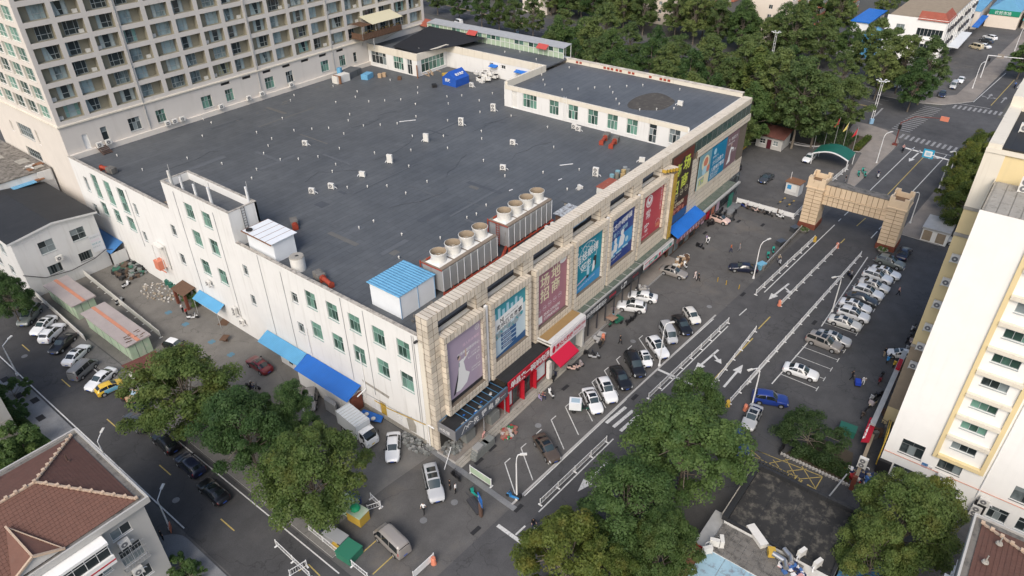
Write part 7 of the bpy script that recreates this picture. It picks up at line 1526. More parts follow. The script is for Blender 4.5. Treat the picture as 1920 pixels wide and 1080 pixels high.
rider(1001, 989, 230, 'white', 'black', 'rider in black on the white scooter at the stop line', 'hair', 'white fronted scooter ridden away at the stop line'); rider(475, 727, -50, 'black', 'black', 'rider in black with orange helmet in the yard', 'helmet', 'black scooter ridden through the yard', 1); rider(1461, 490, 215, 'silver', 'khaki', 'rider in khaki with pale helmet beside the left road fence', 'helmet', 'silver scooter ridden beside the left road fence'); rider(1594, 517, 40, 'black', 'grey', 'rider in grey beside the right road fence', 'hair', 'dark scooter ridden beside the right road fence')
rider(1646, 329, 200, 'white', 'navy', 'rider in navy past the archway', 'helmetb', 'white fronted scooter ridden past the archway'); rider(1693, 281, 190, 'black', 'pink', 'rider in pink near the zebra crossing', 'helmet', 'black scooter ridden near the zebra crossing'); rider(1903, 162, 190, 'navy', 'blue', 'rider in blue at the right edge of the far road', 'helmetb', 'navy scooter ridden at the right edge')
def trike(px, py, deg, col, label, box=None, cover=None):
    c = at(px, py, .6); t = thing('cargo_tricycle', label, 'tricycle', (c.x, c.y, .02), R(deg)); g = MB().box(-1.3, .2, -.55, .55, .45, .55).box(-1.3, .2, -.58, -.52, .55, .9).box(-1.3, .2, .52, .58, .55, .9).box(-1.36, -1.3, -.58, .58, .55, .9).box(.2, .26, -.58, .58, .55, .95).bar((.2, 0, .5), (.95, 0, .55), .14).bar((.95, 0, .4), (1.05, 0, 1.0), .1)
    b_ = put('cargo_bed', g.mesh('bed', [col]), t, local=1); put('handlebar', MB().bar((1.0, -.4, 1.05), (1.0, .4, 1.05), .06).mesh('hb', ['dark_metal']), t, local=1); put('seat', MB().box(.3, .75, -.25, .25, .7, .82).mesh('st', ['black']), t, local=1); put('front_mudguard', MB().box(1.0, 1.3, -.1, .1, .5, .62).mesh('fm', [col]), t, local=1)
    wm = MB().cyl((0, -.06, 0), (0, .06, 0), .27, .27, 12).mesh('wheel', [TY_])
    for x, y in ((-.8, -.62), (-.8, .62), (1.15, 0)): put('wheel', wm, t, (x, y, .27), local=1)
    if box: put('cargo_box', MB().box(-1.45, .15, -.62, .62, .55, 1.75).mesh('bx', [box]), t, local=1); put('roof_panel', MB().box(-1.2, -.1, -.4, .4, 1.75, 1.765).mesh('rp', [plain('pale_blue', (.35, .47, .55))]), t, local=1)
    if cover: put('canopy', MB().add([(.1, -.7, 1.7), (.1, .7, 1.7), (1.5, .7, 1.65), (1.5, -.7, 1.65), (.8, 0, 1.85)], [(0, 1, 4), (1, 2, 4), (2, 3, 4), (3, 0, 4)]).mesh('cv', [cover]), t, local=1); put('canopy_post', MB().bar((.12, -.6, .9), (.12, -.6, 1.7), .04).bar((.12, .6, .9), (.12, .6, 1.7), .04).bar((1.4, -.5, .6), (1.45, -.6, 1.65), .04).bar((1.4, .5, .6), (1.45, .6, 1.65), .04).mesh('cp', ['dark_metal']), t, local=1)
    return t
trike(1088, 764, -60, plain('trike_green', (.02, .11, .08)), 'delivery tricycle with white cargo box in front of the mall', 'white_sheet'); trike(1153, 602, 170, plain('trike_green2', (.03, .16, .10)), 'green cargo tricycle with ragged brown canopy before the shop signs', None, plain('ragged', (.27, .17, .12), .9)); trike(256, 760, 120, plain('trike_navy', (.03, .035, .09)), 'navy cargo tricycle with bins behind the dark car queue'); trike(244, 748, 120, plain('trike_red', (.45, .03, .03)), 'red cargo tricycle loaded with boxes by the left street', 'wood')
c = at(1608, 719, .3); t = thing('hand_cart', 'blue hand cart pulled across the right car park', 'cart', (c.x, c.y, 0), R(20)); part(MB().box(-.5, .5, -.35, .35, .3, .8), 'tub', [plain('cart_blue', (.02, .06, .45))], t, local=1); part(MB().cyl((-.3, -.38, .16), (-.3, .38, .16), .16, .16, 10).cyl((.3, -.38, .16), (.3, .38, .16), .16, .16, 10), 'wheel', [TY_], t, local=1); part(MB().bar((.5, 0, .7), (.9, 0, .95), .05), 'handle', ['dark_metal'], t, local=1)

# == street furniture
def lamp(px, py, h, arm, deg, label, dbl=False, m='white_metal', group='street lamps'):
    c = at(px, py); t = thing('street_lamp', label, 'street lamp', (c.x, c.y, 0), R(deg), group); g = MB().cyl((0, 0, 0), (0, 0, h*.82), .11, .075, 8)
    pts = [(0, 0, h*.82), (arm*.08, 0, h*.93), (arm*.35, 0, h), (arm, 0, h+.12)] if h > 6 else [(0, 0, h*.82), (0, 0, h), (arm, 0, h+.3)]; g.tube(pts, .06, 6); put('pole', g.mesh('pole', [m]), t, local=1); put('base', MB().cyl((0, 0, 0), (0, 0, .35), .2, .17, 8).mesh('base', [m]), t, local=1)
    put('lamp_head', MB().obox((arm+.3, 0, h+(.06 if h > 6 else .25)), .75, .28, .12).mesh('lamp_head', ['white_dirty']), t, local=1); return t
for x, y, h, ar, d, lab in ((969, 937, 7.3, .5, -50, 'white curved lamp post beside the empty bays at the corner'), (1236, 686, 7.4, .7, -40, 'white lamp post in front of the white off-roader'), (1412.5, 522, 6.9, 1.6, -20, 'white lamp post beside the lone black saloon'), (1643, 306, 6.9, 1.5, -30, 'white lamp post on the pavement beyond the archway'), (1560, 584, 6.7, 1.4, 150, 'white lamp post beside the right bays'), (1409, 764, 6.9, 1.4, 150, 'white lamp post on the orange base at the right bays entrance'), (1706, 419, 6.6, 1.4, 150, 'white lamp post right of the archway'), (1775, 340, 6.8, 1.4, 150, 'white lamp post by the tree row right of the road'), (1823, 166, 7, 1.5, -20, 'white lamp post on the far corner pavement'), (1902, 96, 7, 1.5, -20, 'white lamp post far along the road'), (33, 703, 5.2, 1.3, 30, 'short straight lamp on the grey pavement corner'), (319, 992, 4.8, 1.3, 40, 'short straight lamp with orange sign at its foot'), (207, 878, 4.6, 1.2, 40, 'short lamp head just past the tiled roof corner')):
    lamp(x, y, h, ar, d, lab)
o = lone(MB().obox((at(322, 995).x, at(322, 995).y, .13), .9, .1, .9, R(60)), 'notice_board', [INK['o']], 'orange lettered notice board at the lamp foot', 'sign')
for x, y, h, lab in ((1633, 232, 10.6, 'tall double tube lamp mast beside the flag garden'), (1691, 180, 10.4, 'tall double tube lamp mast at the far corner'), (970, 66, 10.6, 'tall double tube lamp mast beside the back road'), (1456, 62, 10.6, 'tall double tube lamp mast rising out of the wood'), (1052, 24, 10.6, 'tall double tube lamp mast farther along the back road')):
    c = at(x, y) if y > 100 else (at(x, y) if x < 1100 else at(x, y, 10.5)); t = thing('lamp_mast', lab, 'lamp mast', (c.x, c.y, 0), R(40)); g = MB()
    for sg in (-.25, .25): g.cyl((0, sg, 0), (0, sg, h), .08, .06, 6)
    for i in range(4): g.bar((0, -.25, h*(.3+.2*i)), (0, .25, h*(.3+.2*i)), .08)
    put('pole', g.mesh('pole', ['white_metal']), t, local=1); put('base', MB().box(-.25, .25, -.45, .45, 0, 1.3).mesh('base', [plain('pale_blue_base', (.25, .42, .58))]), t, local=1)
    g = MB()
    for k in range(6): a = k*pi/3; g.bar((0, 0, h-.1), (1.1*cos(a), 1.1*sin(a), h+.25), .09); g.obox((1.2*cos(a), 1.2*sin(a), h+.2), .6, .3, .12, a)
    put('lamp_head', g.mesh('lamp_head', ['white_metal']), t, local=1)
def fence(a, b_, label, h=1.0, m='white_metal', step=2.9, panel=None, ends=None, group='white railings along the main road', z=0.0):
    a, b_ = at(*a), at(*b_); L = (b_-a).length; t = thing('railing', label, 'railing', (a.x, a.y, z), math.atan2(b_.y-a.y, b_.x-a.x), group); n = max(1, round(L/step)); g = MB(); pm_ = MB().box(-.045, .045, -.045, .045, 0, h+.1).box(-.09, .09, -.28, .28, 0, .06).mesh('post', [m])
    for i in range(n+1): put('post', pm_, t, (L*i/n, 0, 0), local=1)
    put('top_rail', MB().box(0, L, -.028, .028, h-.05, h+.01).mesh('rail', [m]), t, local=1); put('bottom_rail', MB().box(0, L, -.022, .022, .16, .21).mesh('rail', [m]), t, local=1)
    if panel: put('panel', MB().box(.06, L-.06, -.02, .02, .25, h-.08).mesh('panel', [panel]), t, local=1)
    else:
        k = int(L/.25)
        for i in range(k): g.box(L*(i+.5)/k-.014, L*(i+.5)/k+.014, -.014, .014, .21, h-.05)
        put('baluster', g.mesh('baluster', [m]), t, local=1)['kind'] = 'stuff'
    return t
fence((1013, 947), (1137, 829), 'white railing beside the lower left lane by the empty bays'); fence((1216, 748), (1365, 606), 'white railing between side lane and road beyond the lamp'); fence((1417, 553), (1526, 451), 'white railing with yellow end block up to the archway'); fence((1330, 733), (1416, 622), 'white median railing in the lower road'); fence((1463, 574), (1570, 465), 'white median railing with flower pots at both ends'); fence((1368, 757), (1613, 481), 'longest white railing along the right lane'); fence((1115, 925), (1190, 862), 'white railing half hidden by the tall tree')
fence((160, 518), (302, 633), 'white wall like fence between yard and green boxes', 1.3, 'white_dirty', 2.6, 'white_dirty', group='white panel fences of the yard'); fence((68, 556), (161, 640), 'white wall like fence between green boxes and left street', 1.3, 'white_dirty', 2.6, 'white_dirty', group='white panel fences of the yard')
fence((580, 995), (690, 1085), 'white picket fence along the left street at the bottom', .9, step=2.2, group='white picket fences by the bins'); fence((690, 958), (714, 950), 'short white picket fence beside the green bins', .9, step=2, group='white picket fences by the bins'); fence((696, 935), (714, 952), 'short white picket fence turning the corner of the bins', .9, step=2, group='white picket fences by the bins')
fence((519, 1024), (582, 1084), 'white barrier arm across the left street', 1.0, step=3); fence((576, 1062), (545, 1081), 'second white barrier branching to the bottom edge', 1.0, step=3); fence((776, 1085), (814, 1050), 'white board fence with an orange end at the bottom', 1.1, 'white_metal', 2, 'white_metal'); fence((882, 887), (921, 913), 'white framed banner fence at the mall corner', 1.3, 'white_metal', 3, 'green_box')
fence((1381, 380), (1487, 410), 'white boarded barrier between the two car parks', 1.1, 'white_metal', 2.2, 'white_metal'); fence((1487, 410), (1503, 394), 'short white railing at the archway foot', 1.0, step=2)
fence((1556, 345), (1588, 318), 'white tubular rail beside the archway pavement', 1.1, step=3)
for x, y, m, lab in ((1528, 449, 'tile_yellow', 'yellow plastic block at the end of the left railing'), (1570, 461, INK['o'], 'orange flower tub at the upper end of the median railing'), (1462, 569, INK['o'], 'orange flower tub at the lower end of the median railing'), (1365, 757, 'tile_yellow', 'yellow block at the lower end of the long railing'), (1398, 765, INK['o'], 'orange collar at the foot of the lamp post'), (1131, 632, INK['o'], 'orange cone beside the brown scooter'), (813, 1052, INK['o'], 'orange cone at the end of the white board fence')):
    c = at(x, y, .4); lone(MB().cyl((c.x, c.y, 0), (c.x, c.y, .75), .34, .22, 8).cyl((c.x, c.y, .75), (c.x, c.y, 1.0), .3, .2, 7), 'marker_block', [m], lab, 'marker')
for x, y, lab in ((1346, 524, 'first'), (1362, 530, 'middle'), (1386, 538, 'last')): c = at(x, y, .4); o = lone(MB().cyl((c.x, c.y, 0), (c.x, c.y, .8), .07, .07, 8), 'bollard', ['tile_yellow'], lab+' yellow and black bollard of three outside the champagne saloon', 'bollard', 'striped bollards')
kerbw = thing('kerb_wall', 'low dark wall with handrail along the road before the archway', 'wall', (117, 30, 0)); a_, b_ = at(1430, 507), at(1502, 431); part(MB().bar(a_+Vector((0, 0, .35)), b_+Vector((0, 0, .35)), .35, .7), 'wall', ['concrete_dark'], kerbw); part(MB().bar(a_+Vector((0, 0, .9)), b_+Vector((0, 0, .9)), .12), 'handrail', ['galv'], kerbw)
for x, y, m, lab in ((1427, 499, 'sky', 'pale blue skip beside the lone black saloon'), (1464, 456, 'dgrey', 'dark skip against the low wall'), (1490, 430, 'dgrey', 'dark bin beside the planter at the archway')): c = at(x, y, .4); lone(MB().obox((c.x, c.y, .02), 1.5, 1.0, .9, R(-20)).obox((c.x, c.y, .925), 1.6, 1.1, .06, R(-20)), 'skip', [PT_[m]], lab, 'skip')
ag = thing('archway', 'buff panelled archway with crenellated turrets spanning the main road', 'gate', (127, 21.5, 0))
ang = R(-1.2)
for (x0, x1, y0, y1) in ((125.2, 128.9, 27.3, 30.2), (125.4, 129.4, 13.5, 16.4)):
    part(MB().box(x0+.05, x1-.05, y0+.05, y1-.05, 0, 8.8), 'pier_core', ['gate_grout'], ag); part(MB().box(x0-.15, x1+.15, y0-.15, y1+.15, 0, 1.0), 'plinth', ['brick_red'], ag)
    for k in range(10):
        z = 1.0+k*.71
        for j in range(2): piece('panel', 'gate_tile', ag, (x0+.02, y0+(y1-y0)*(j+.5)/2, z+.35), (.06, (y1-y0)/2-.09, .61))
        piece('panel', 'gate_tile', ag, ((x0+x1)/2, y1-.02, z+.35), (x1-x0-.04, .06, .61)); piece('panel', 'gate_tile', ag, ((x0+x1)/2, y0+.02, z+.35), (x1-x0-.04, .06, .61))
    part(MB().box(x0-.2, x1+.2, y0-.2, y1+.2, 8.05, 8.3), 'cornice', ['gate_tile'], ag)
    g = MB(); a, b_, c, d = x0-.1, x1+.1, y0-.1, y1+.1; g.box(a, a+.25, c, d, 8.3, 9.7); g.box(b_-.25, b_, c, d, 8.3, 9.7); g.box(a+.25, b_-.25, c, c+.25, 8.3, 9.7); g.box(a+.25, b_-.25, d-.25, d, 8.3, 9.7)
    for yy in (c, d-.8): g.box(a, a+.25, yy, yy+.8, 9.7, 10.2); g.box(b_-.25, b_, yy, yy+.8, 9.7, 10.2)
    for xx in (a+.25, b_-1.05): g.box(xx, xx+.8, c, c+.25, 9.7, 10.2); g.box(xx, xx+.8, d-.25, d, 9.7, 10.2)
    g.box(a+.25, b_-.25, c+.25, d-.25, 8.3, 8.5); part(g, 'turret', ['gate_tile'], ag)
part(MB().box(126.05, 127.95, 16.4, 27.3, 5.1, 9.0), 'beam_core', ['gate_grout'], ag); part(MB().box(126.0, 128.0, 16.4, 27.3, 9.0, 9.15), 'beam_top', ['concrete_dark'], ag); part(MB().box(125.8, 126.0, 16.4, 27.3, 6.98, 7.1), 'beam_ledge', ['gate_tile'], ag)
for k in range(12): piece('panel', 'gate_tile', ag, (126.02, 16.4+10.9*(k+.5)/12, 8.05), (.06, .81, 1.8)); piece('panel', 'gate_tile', ag, (127.98, 16.4+10.9*(k+.5)/12, 8.05), (.06, .81, 1.8))
for k in range(12):
    for j in range(2): piece('panel', 'gate_tile', ag, (126.02, 16.4+10.9*(k+.5)/12, 5.58+j*.93), (.06, .81, .84))
for x, y, lab in ((1507, 432, 'round planter with green plants at the left archway leg'), (1654, 470, 'round planter with green plants at the right archway leg')):
    c = at(x, y, .3); t = thing('planter', lab, 'planter', (c.x, c.y, 0)); part(MB().cyl((c.x, c.y, 0), (c.x, c.y, .55), .55, .95, 14), 'bowl', ['concrete'], t); g = MB()
    for i in range(60): p = Vector((c.x+rnd.uniform(-.8, .8), c.y+rnd.uniform(-.8, .8), .55+rr()*.3)); q = Vector((rnd.uniform(-1, 1), rnd.uniform(-1, 1), rnd.uniform(-.3, 1))).normalized()*.2; r_ = q.cross(Vector((0, 0, 1))); g.quad(p-q, p+r_, p+q, p-r_)
    part(g, 'plants', ['leaf_b'], t)
c = at(1677, 272); t = thing('signal_pole', 'dark red traffic signal pole with long arm at the crossing', 'traffic light', (c.x, c.y, 0)); g = MB().cyl((c.x, c.y, 0), (c.x, c.y, 5.6), .13, .1, 8).tube([(c.x, c.y, 5.4), (c.x+3, c.y-2.0, 6.4), (c.x+5, c.y-7, 6.5)], .08, 6); part(g, 'pole', [plain('oxide_red', (.16, .04, .03), .6)], t); part(MB().box(c.x-.5, c.x+.5, c.y-.5, c.y+.5, 0, .4), 'base', [plain('oxide_red2', (.16, .04, .03), .6)], t); part(MB().box(c.x+4.8, c.x+5.2, c.y-8.6, c.y-6.9, 6.0, 7.0), 'signal_head', [INK['o']], t); part(MB().box(c.x-.25, c.x+.25, c.y-.3, c.y+.3, 3.9, 5.0), 'signal_head', ['black'], t)
c = at(1759, 357); t = thing('sign_gantry', 'white cantilever pole carrying a blue and white lane sign', 'sign', (c.x, c.y, 0)); g = MB().cyl((c.x, c.y, 0), (c.x, c.y, 6.8), .14, .11, 8).bar((c.x, c.y, 6.7), (c.x+1.0, c.y+8.4, 6.9), .16); part(g, 'pole', ['white_metal'], t); part(MB().box(c.x+.35, c.x+.45, c.y+2.9, c.y+4.9, 6.0, 7.8), 'sign_board', [plain('sign_cyan', (.03, .33, .52))], t); part(MB().box(c.x+.32, c.x+.346, c.y+3.2, c.y+4.6, 6.3, 7.5), 'sign_face', ['frame_white'], t); part(MB().box(c.x+.3, c.x+.318, c.y+3.5, c.y+4.3, 6.6, 7.2), 'sign_symbol', [plain('sign_cyan2', (.35, .55, .66))], t); part(MB().obox((c.x+.3, c.y-1, 6.1), .5, .3, .9).obox((c.x+.8, c.y+7, 6.95), .5, .3, .2).obox((c.x+.6, c.y+5.6, 6.95), .5, .3, .2), 'camera', ['grey_metal'], t)
c = at(1838, 146); t = thing('sign_gantry', 'white cantilever signal pole on the far corner', 'sign', (c.x, c.y, 0)); part(MB().cyl((c.x, c.y, 0), (c.x, c.y, 6.6), .14, .11, 8).bar((c.x, c.y, 6.5), (c.x+1, c.y-8.5, 6.7), .16), 'pole', ['white_metal'], t); part(MB().obox((c.x+.4, c.y-3, 6.0), .2, 1.6, 1.2), 'signal_head', ['walk_beige'], t); part(MB().obox((c.x, c.y-.6, 4.9), .4, .5, .9), 'signal_box', ['black'], t)
c = at(902, 968); t = thing('parking_sign', 'blue parking sign on a dark pillar with a turnstile frame', 'sign', (c.x, c.y, 0)); part(MB().obox((c.x, c.y, 0), .25, .4, 2.2), 'post', ['iron'], t); part(MB().obox((c.x-.05, c.y-.02, 2.2), .1, 1.3, 1.2, R(-30)), 'sign_board', [plain('park_blue', (.02, .13, .42))], t); g = MB(); ri = Vector((sin(R(-30)), -cos(R(-30)), 0)); nn_ = Vector((-cos(R(-30)), -sin(R(-30)), 0)); o0 = Vector((c.x-.05, c.y-.02, 0))+nn_*.06; text_mb(g, 'P', .55, o0-ri*.5+Vector((0, 0, 2.78)), right=ri, bold=.02); text_mb(g, '收费停车场', .24, o0-ri*.58+Vector((0, 0, 2.34)), right=ri); part(g, 'lettering', ['frame_white'], t); part(MB().obox((c.x+.6, c.y+1.4, 0), 2.4, .9, .3, R(70)).bar((c.x, c.y+.4, 1.1), (c.x+.9, c.y+3.0, 1.1), .08), 'frame', ['dark_metal'], t)
lone(MB().bar(at(833, 879), at(848, 839)+Vector((0, 0, .0)), .07).bar(at(833, 881), at(846, 838, 1.2), .07), 'leaning_pipe', ['white_metal'], 'pale pipe leaning in the rubble at the mall corner', 'pipe')
t = thing('guard_hut', 'small grey guard hut with brown tiled roof and dark door', 'hut', (160, 49, 0)); P_ = face_x(157.8); ws_ = [(49.6, 50.9, 1.0, 2.1), (46.6, 47.8, 1.0, 2.1)]
g = MB(); wall(g, P_, 45.7, 51.8, 0, 2.9, ws_, .12); g.quad((157.8, 45.7, 0), (163, 45.7, 0), (163, 45.7, 2.9), (157.8, 45.7, 2.9)); g.quad((157.8, 51.8, 0), (163, 51.8, 0), (163, 51.8, 2.9), (157.8, 51.8, 2.9)); part(g, 'wall', ['wall_grey'], t)
for r_ in ws_: window(P_, r_, t, cols=2, rows=(1, 1), depth=.1, frame='frame_white', glass='glass_dark', panes=False)
part(MB().box(157.75, 157.79, 48.2, 49.2, 0, 2.2), 'door', [plain('maroon', (.07, .012, .02))], t); part(MB().add([(157.3, 45.3, 2.9), (157.3, 52.2, 2.9), (163.4, 52.2, 3.7), (163.4, 45.3, 3.7)], [(0, 1, 2, 3)]), 'roof', [mat('hut_roof', (.15, .062, .05), .9, .5, 2.5)], t)
lone(MB().box(150, 156, 53, 56, .01, .03), 'yellow_mat', ['tile_yellow'], 'yellow painted patch on the ground behind the mall corner', 'patch')
t = thing('carport', 'green arched carport roof beside the flag garden', 'carport', (157, 34, 0)); g = MB(); n = 12
for i in range(n):
    f = lambda k: (30.4+7.6*k/n, 2.6+1.1*sin(pi*k/n)); (ya, za), (yb, zb) = f(i), f(i+1); part(MB().add([(155.0, ya, za), (160.4, ya, za), (160.4, yb, zb), (155.0, yb, zb)], [(0, 1, 2, 3)]), 'roof_sheet', [mat_corrugated('carport_green', (.012, .12, .085), .4, 0) if i == 0 else BM['carport_green']], t)
    g.bar((155.0, ya, za-.1), (155.0, yb, zb-.1), .22)
for y in (30.5, 37.9): g.bar((155.1, y, 0), (155.1, y, 2.6), .14); g.bar((160.2, y, 0), (160.2, y, 2.6), .14)
part(g, 'frame', ['white_metal'], t)
for (x, y, h, m, lab) in ((164, 40.3, 7.7, 'r', 'first red flag from the left on its pole'), (165.4, 38.5, 7.0, 'y', 'yellow flag between the two left red flags'), (166.7, 36.7, 7.5, 'r', 'tall red flag in the middle of the five flags'), (166.9, 34.7, 6.8, 'y', 'largest yellow flag of the five flags'), (166, 32.3, 6.4, 'r', 'last red flag nearest the pavement')):
    t = thing('flag', lab, 'flag', (x, y, 0)); part(MB().cyl((x, y, 0), (x, y, h), .06, .04, 6), 'pole', ['galv'], t); g = MB(); z = h-.2; g.add([(x-.05, y+.05, z), (x-.5, y+.5, z-1.3), (x-.75, y+.75, z-2.2), (x-.1, y+.1, z-1.6)], [(0, 1, 2, 3)]); part(g, 'cloth', [plain('flag_red', (.5, .03, .04), .7) if m == 'r' else plain('flag_yellow', (.62, .52, .16), .7)], t)
c = at(1487, 362); t = thing('guard_booth', 'white car park booth with poster and camera pole', 'booth', (c.x, c.y, 0)); part(MB().obox((c.x, c.y, 0), 2.2, 2.8, 2.6, R(-4)), 'wall', ['wall_old'], t); part(MB().obox((c.x, c.y, 2.6), 2.7, 3.2, .15, R(-4)), 'roof', ['rust'], t); part(MB().obox((c.x-1.12, c.y+.2, .7), .04, 2.0, 1.6, R(-4)), 'poster', ['frame_white'], t); part(MB().obox((c.x-1.15, c.y+.7, 1.2), .03, .8, .9, R(-4)), 'poster_picture', [INK['bl']], t); part(MB().bar((c.x+.5, c.y+1.2, 2.7), (c.x+.5, c.y+1.2, 4.2), .08), 'camera_pole', ['white_metal'], t)
for i in range(2):
    for j in range(4): a_ = at(1459+i*17+j*4.2, 382-j*3.4+i*5); lone(MB().obox((a_.x, a_.y, .0), .5, .3, .06, R(-4)), 'speed_hump', ['tile_yellow' if j % 2 else 'black'], 'yellow and black speed hump segment by the booth', 'speed hump', 'speed hump segments')
t = thing('kiosk', 'cream panelled kiosk behind the arch under the street tree', 'kiosk', (135.5, 8.6, 0)); part(MB().box(133, 138.5, 6.6, 10.8, 0, 2.5), 'wall', ['wall_white2'], t); part(MB().box(132.8, 138.7, 6.4, 11, 2.5, 2.8), 'roof', ['galv'], t)
for y in (7.0, 9.2): part(MB().box(132.94, 132.99, y, y+1.4, .3, 2.2), 'panel', ['sand'], t)
c = at(1738, 437); lone(MB().obox((c.x, c.y, 0), 1.6, 1.2, .1).bar((c.x-.8, c.y, 0), (c.x+.8, c.y+.4, 1.0), .06).bar((c.x+.8, c.y-.4, 0), (c.x-.6, c.y+.6, 1.0), .06).bar((c.x-.9, c.y+.5, .9), (c.x+.9, c.y+.5, .9), .07), 'folded_rack', ['tile_yellow'], 'yellow tangled metal rack beside the silver crossover', 'rack')
c = at(1549, 945); t = thing('barrier', 'boom barrier with two red edged dark posts in the yard entrance', 'barrier', (c.x, c.y, 0));
for dy in (-.6, .6): part(MB().obox((c.x, c.y+dy, 0), .5, .4, 1.1), 'cabinet', ['dark_metal'], t); part(MB().obox((c.x-.3, c.y+dy, 0), .06, .3, 1.1), 'red_edge', [SR], t)
part(MB().bar((c.x+.3, c.y, 1.0), (c.x+4.8, c.y-.6, 1.0), .14).bar((c.x-.3, c.y, 1.0), (c.x-1.6, c.y+.3, 1.0), .14), 'arm', ['galv'], t)
# == things on the mall roof
vm = MB().cyl((0, 0, 0), (0, 0, .38), .07, .07, 7).cyl((0, 0, .30), (0, 0, .42), .12, .09, 8).cyl((0, 0, .32), (.15, 0, .27), .06, .05, 6).mesh('roof_vent', ['white_dirty'])
V1 = [(660, 880), (803, 960), (1055, 895), (1145, 675), (1190, 695), (1140, 770), (1250, 925), (1445, 750), (1590, 670), (1635, 570), (1655, 540), (1655, 738), (1530, 785), (1510, 825), (1485, 868), (1578, 903), (1680, 900), (1755, 730), (1850, 725), (1890, 580), (1875, 490), (1910, 840), (1790, 887), (1445, 958), (1418, 1008), (1890, 930), (1870, 970)]
V2 = [(80, 550), (155, 575), (245, 570), (335, 565), (418, 590), (430, 527), (595, 548), (678, 543), (602, 588), (776, 570), (90, 520), (430, 497), (275, 455), (48, 648), (40, 683), (125, 712), (220, 707), (315, 700), (15, 758), (400, 770), (420, 660), (598, 683), (780, 635), (788, 743), (790, 785), (955, 657), (850, 530), (1160, 720), (1195, 833), (188, 866), (392, 850), (598, 838), (800, 908), (920, 995), (380, 940), (483, 1027), (1135, 975), (1338, 960), (35, 1060), (148, 1055), (258, 1052), (1270, 1070), (575, 770), (363, 1092), (815, 1160), (707, 1230), (340, 1325), (100, 1288), (183, 1250), (325, 1455), (557, 1345), (760, 1210)]
V3 = [(447, 200), (438, 250), (437, 280), (920, 297), (1005, 295), (1097, 338), (1282, 385), (1127, 425), (1135, 455), (1145, 483), (1242, 510), (1332, 505), (1425, 498), (1510, 495), (1527, 525), (1605, 490), (1695, 485), (1903, 508), (1545, 563), (1562, 590), (1678, 623), (1773, 620), (1870, 615), (530, 225)]
for L, ox, z, lab in ((V1, 0, ZR, 'small white mushroom vent on the grey mall roof'), (V2, 640, ZR, 'small white mushroom vent on the grey mall roof'), (V3, 640, 20.1, 'small white mushroom vent on the upper annexe roof')):
    for x, y in L:
        z = (ZB_ if z > 17 and at(ox+x/3, y/3, z).y > 87 else 20.0) if z > 17 else z; c = at(ox+x/3, y/3, z); o = put('roof_vent', vm, None, (c.x, c.y, z)); o.rotation_euler = (0, 0, rr()*6); tag(o, lab, 'vent', 'white vents of the annexe roof' if z > 17 else 'white vents of the mall roof')
def ac_proto(two):
    h = 1.45 if two else .85; t = thing('air_conditioner', '', 'air conditioner', (0, 0, 0)); put('casing', MB().box(-.2, .2, -.48, .48, .12, .12+h).mesh('casing', ['white_dirty']), t, local=1); put('foot', MB().box(-.25, .25, -.5, -.4, 0, .12).box(-.25, .25, .4, .5, 0, .12).mesh('foot', ['galv']), t, local=1)
    for k in range(2 if two else 1): c = (-.205, .06, .12+h*((.27+.46*k) if two else .5)); put('fan_grille', MB().cyl(c, (-.225, c[1], c[2]), .30, .30, 16).mesh('fan_grille', [plain('fan_grey', (.16, .16, .165), .7)]), t, local=1); put('fan_hub', MB().cyl((-.226, c[1], c[2]), (-.24, c[1], c[2]), .1, .1, 8).mesh('fan_hub', ['white_dirty']), t, local=1)
    put('pipe', MB().tube([(0, -.48, .4), (.1, -.75, .3), (.2, -.85, .05)], .06, 5).mesh('pipe', ['white_metal']), t, local=1); return t
AC = [ac_proto(False), ac_proto(True)]; _au = set()
def ac(loc, deg, lab, two=False, group=None):
    p = AC[two]
    if two not in _au: _au.add(two); _kids[p.name] = [(q, kids(q)) for q in kids(p)]; p.location = loc; p.rotation_euler = (0, 0, R(deg)); p['label'] = lab; t = p
    else: t = dup(p, loc, R(deg), lab)
    if group: t['group'] = group
    elif 'group' in t: del t['group']
    return t
G1 = 'air conditioners standing on the mall roof'
for x, y, tw_, d, lab in ((120, 995, 0, 200, 'single white air conditioner leftmost of the long roof row'), (275, 918, 1, 200, 'twin fan white air conditioner second in the long roof row'), (478, 798, 1, 195, 'tall white air conditioner third in the long roof row'), (675, 707, 1, 20, 'white air conditioner fourth in the long roof row'), (855, 627, 1, 20, 'white air conditioner last in the long roof row by the annexe corner'), (965, 815, 0, 15, 'small white air conditioner alone in the middle of the roof'), (910, 957, 0, 20, 'small white air conditioner in the open roof before the cooling towers'), (1430, 992, 1, 10, 'twin fan white air conditioner near the frontage beam'), (930, 558, 0, 0, 'white air conditioner against the annexe corner wall'), (733, 490, 0, 0, 'white air conditioner beside the blue tent'), (1310, 725, 0, 0, 'left of two white air conditioners under the annexe windows'), (1332, 738, 0, 0, 'right of two white air conditioners under the annexe windows'), (1690, 915, 0, 200, 'white air conditioner behind the frontage beam by the drums')):
    c = at(640+x/3, y/3, ZR); ac(c, d+0, lab, bool(tw_), G1)
for x, y, two, d, lab in ((573, 273, 0, 20, 'boxy white unit on the open roof left of centre'), (586, 363, 0, 20, 'white unit near the white roofed shed, left of two'), (622, 354, 0, 20, 'white unit near the white roofed shed, right of two'), (1343, 1075, 0, 160, 'grey unit with raised flaps behind the frontage beam')):
    c = at(x, y, ZR) if x < 700 else at(640+x/3, y/3, ZR); ac(c, d, lab, bool(two), G1)
for i, (x, y) in enumerate(((1163, 1330), (1195, 1310), (1165, 1335))[:2]): c = at(640+x/3, y/3, ZR); ac(c, 180, ('left', 'right')[i]+' white unit seen through the third frame opening', True, G1)
ac(at(640+1905/3, 595/3, 20.0), 180, 'white unit standing by the dark silt patch on the annexe roof', False, None)
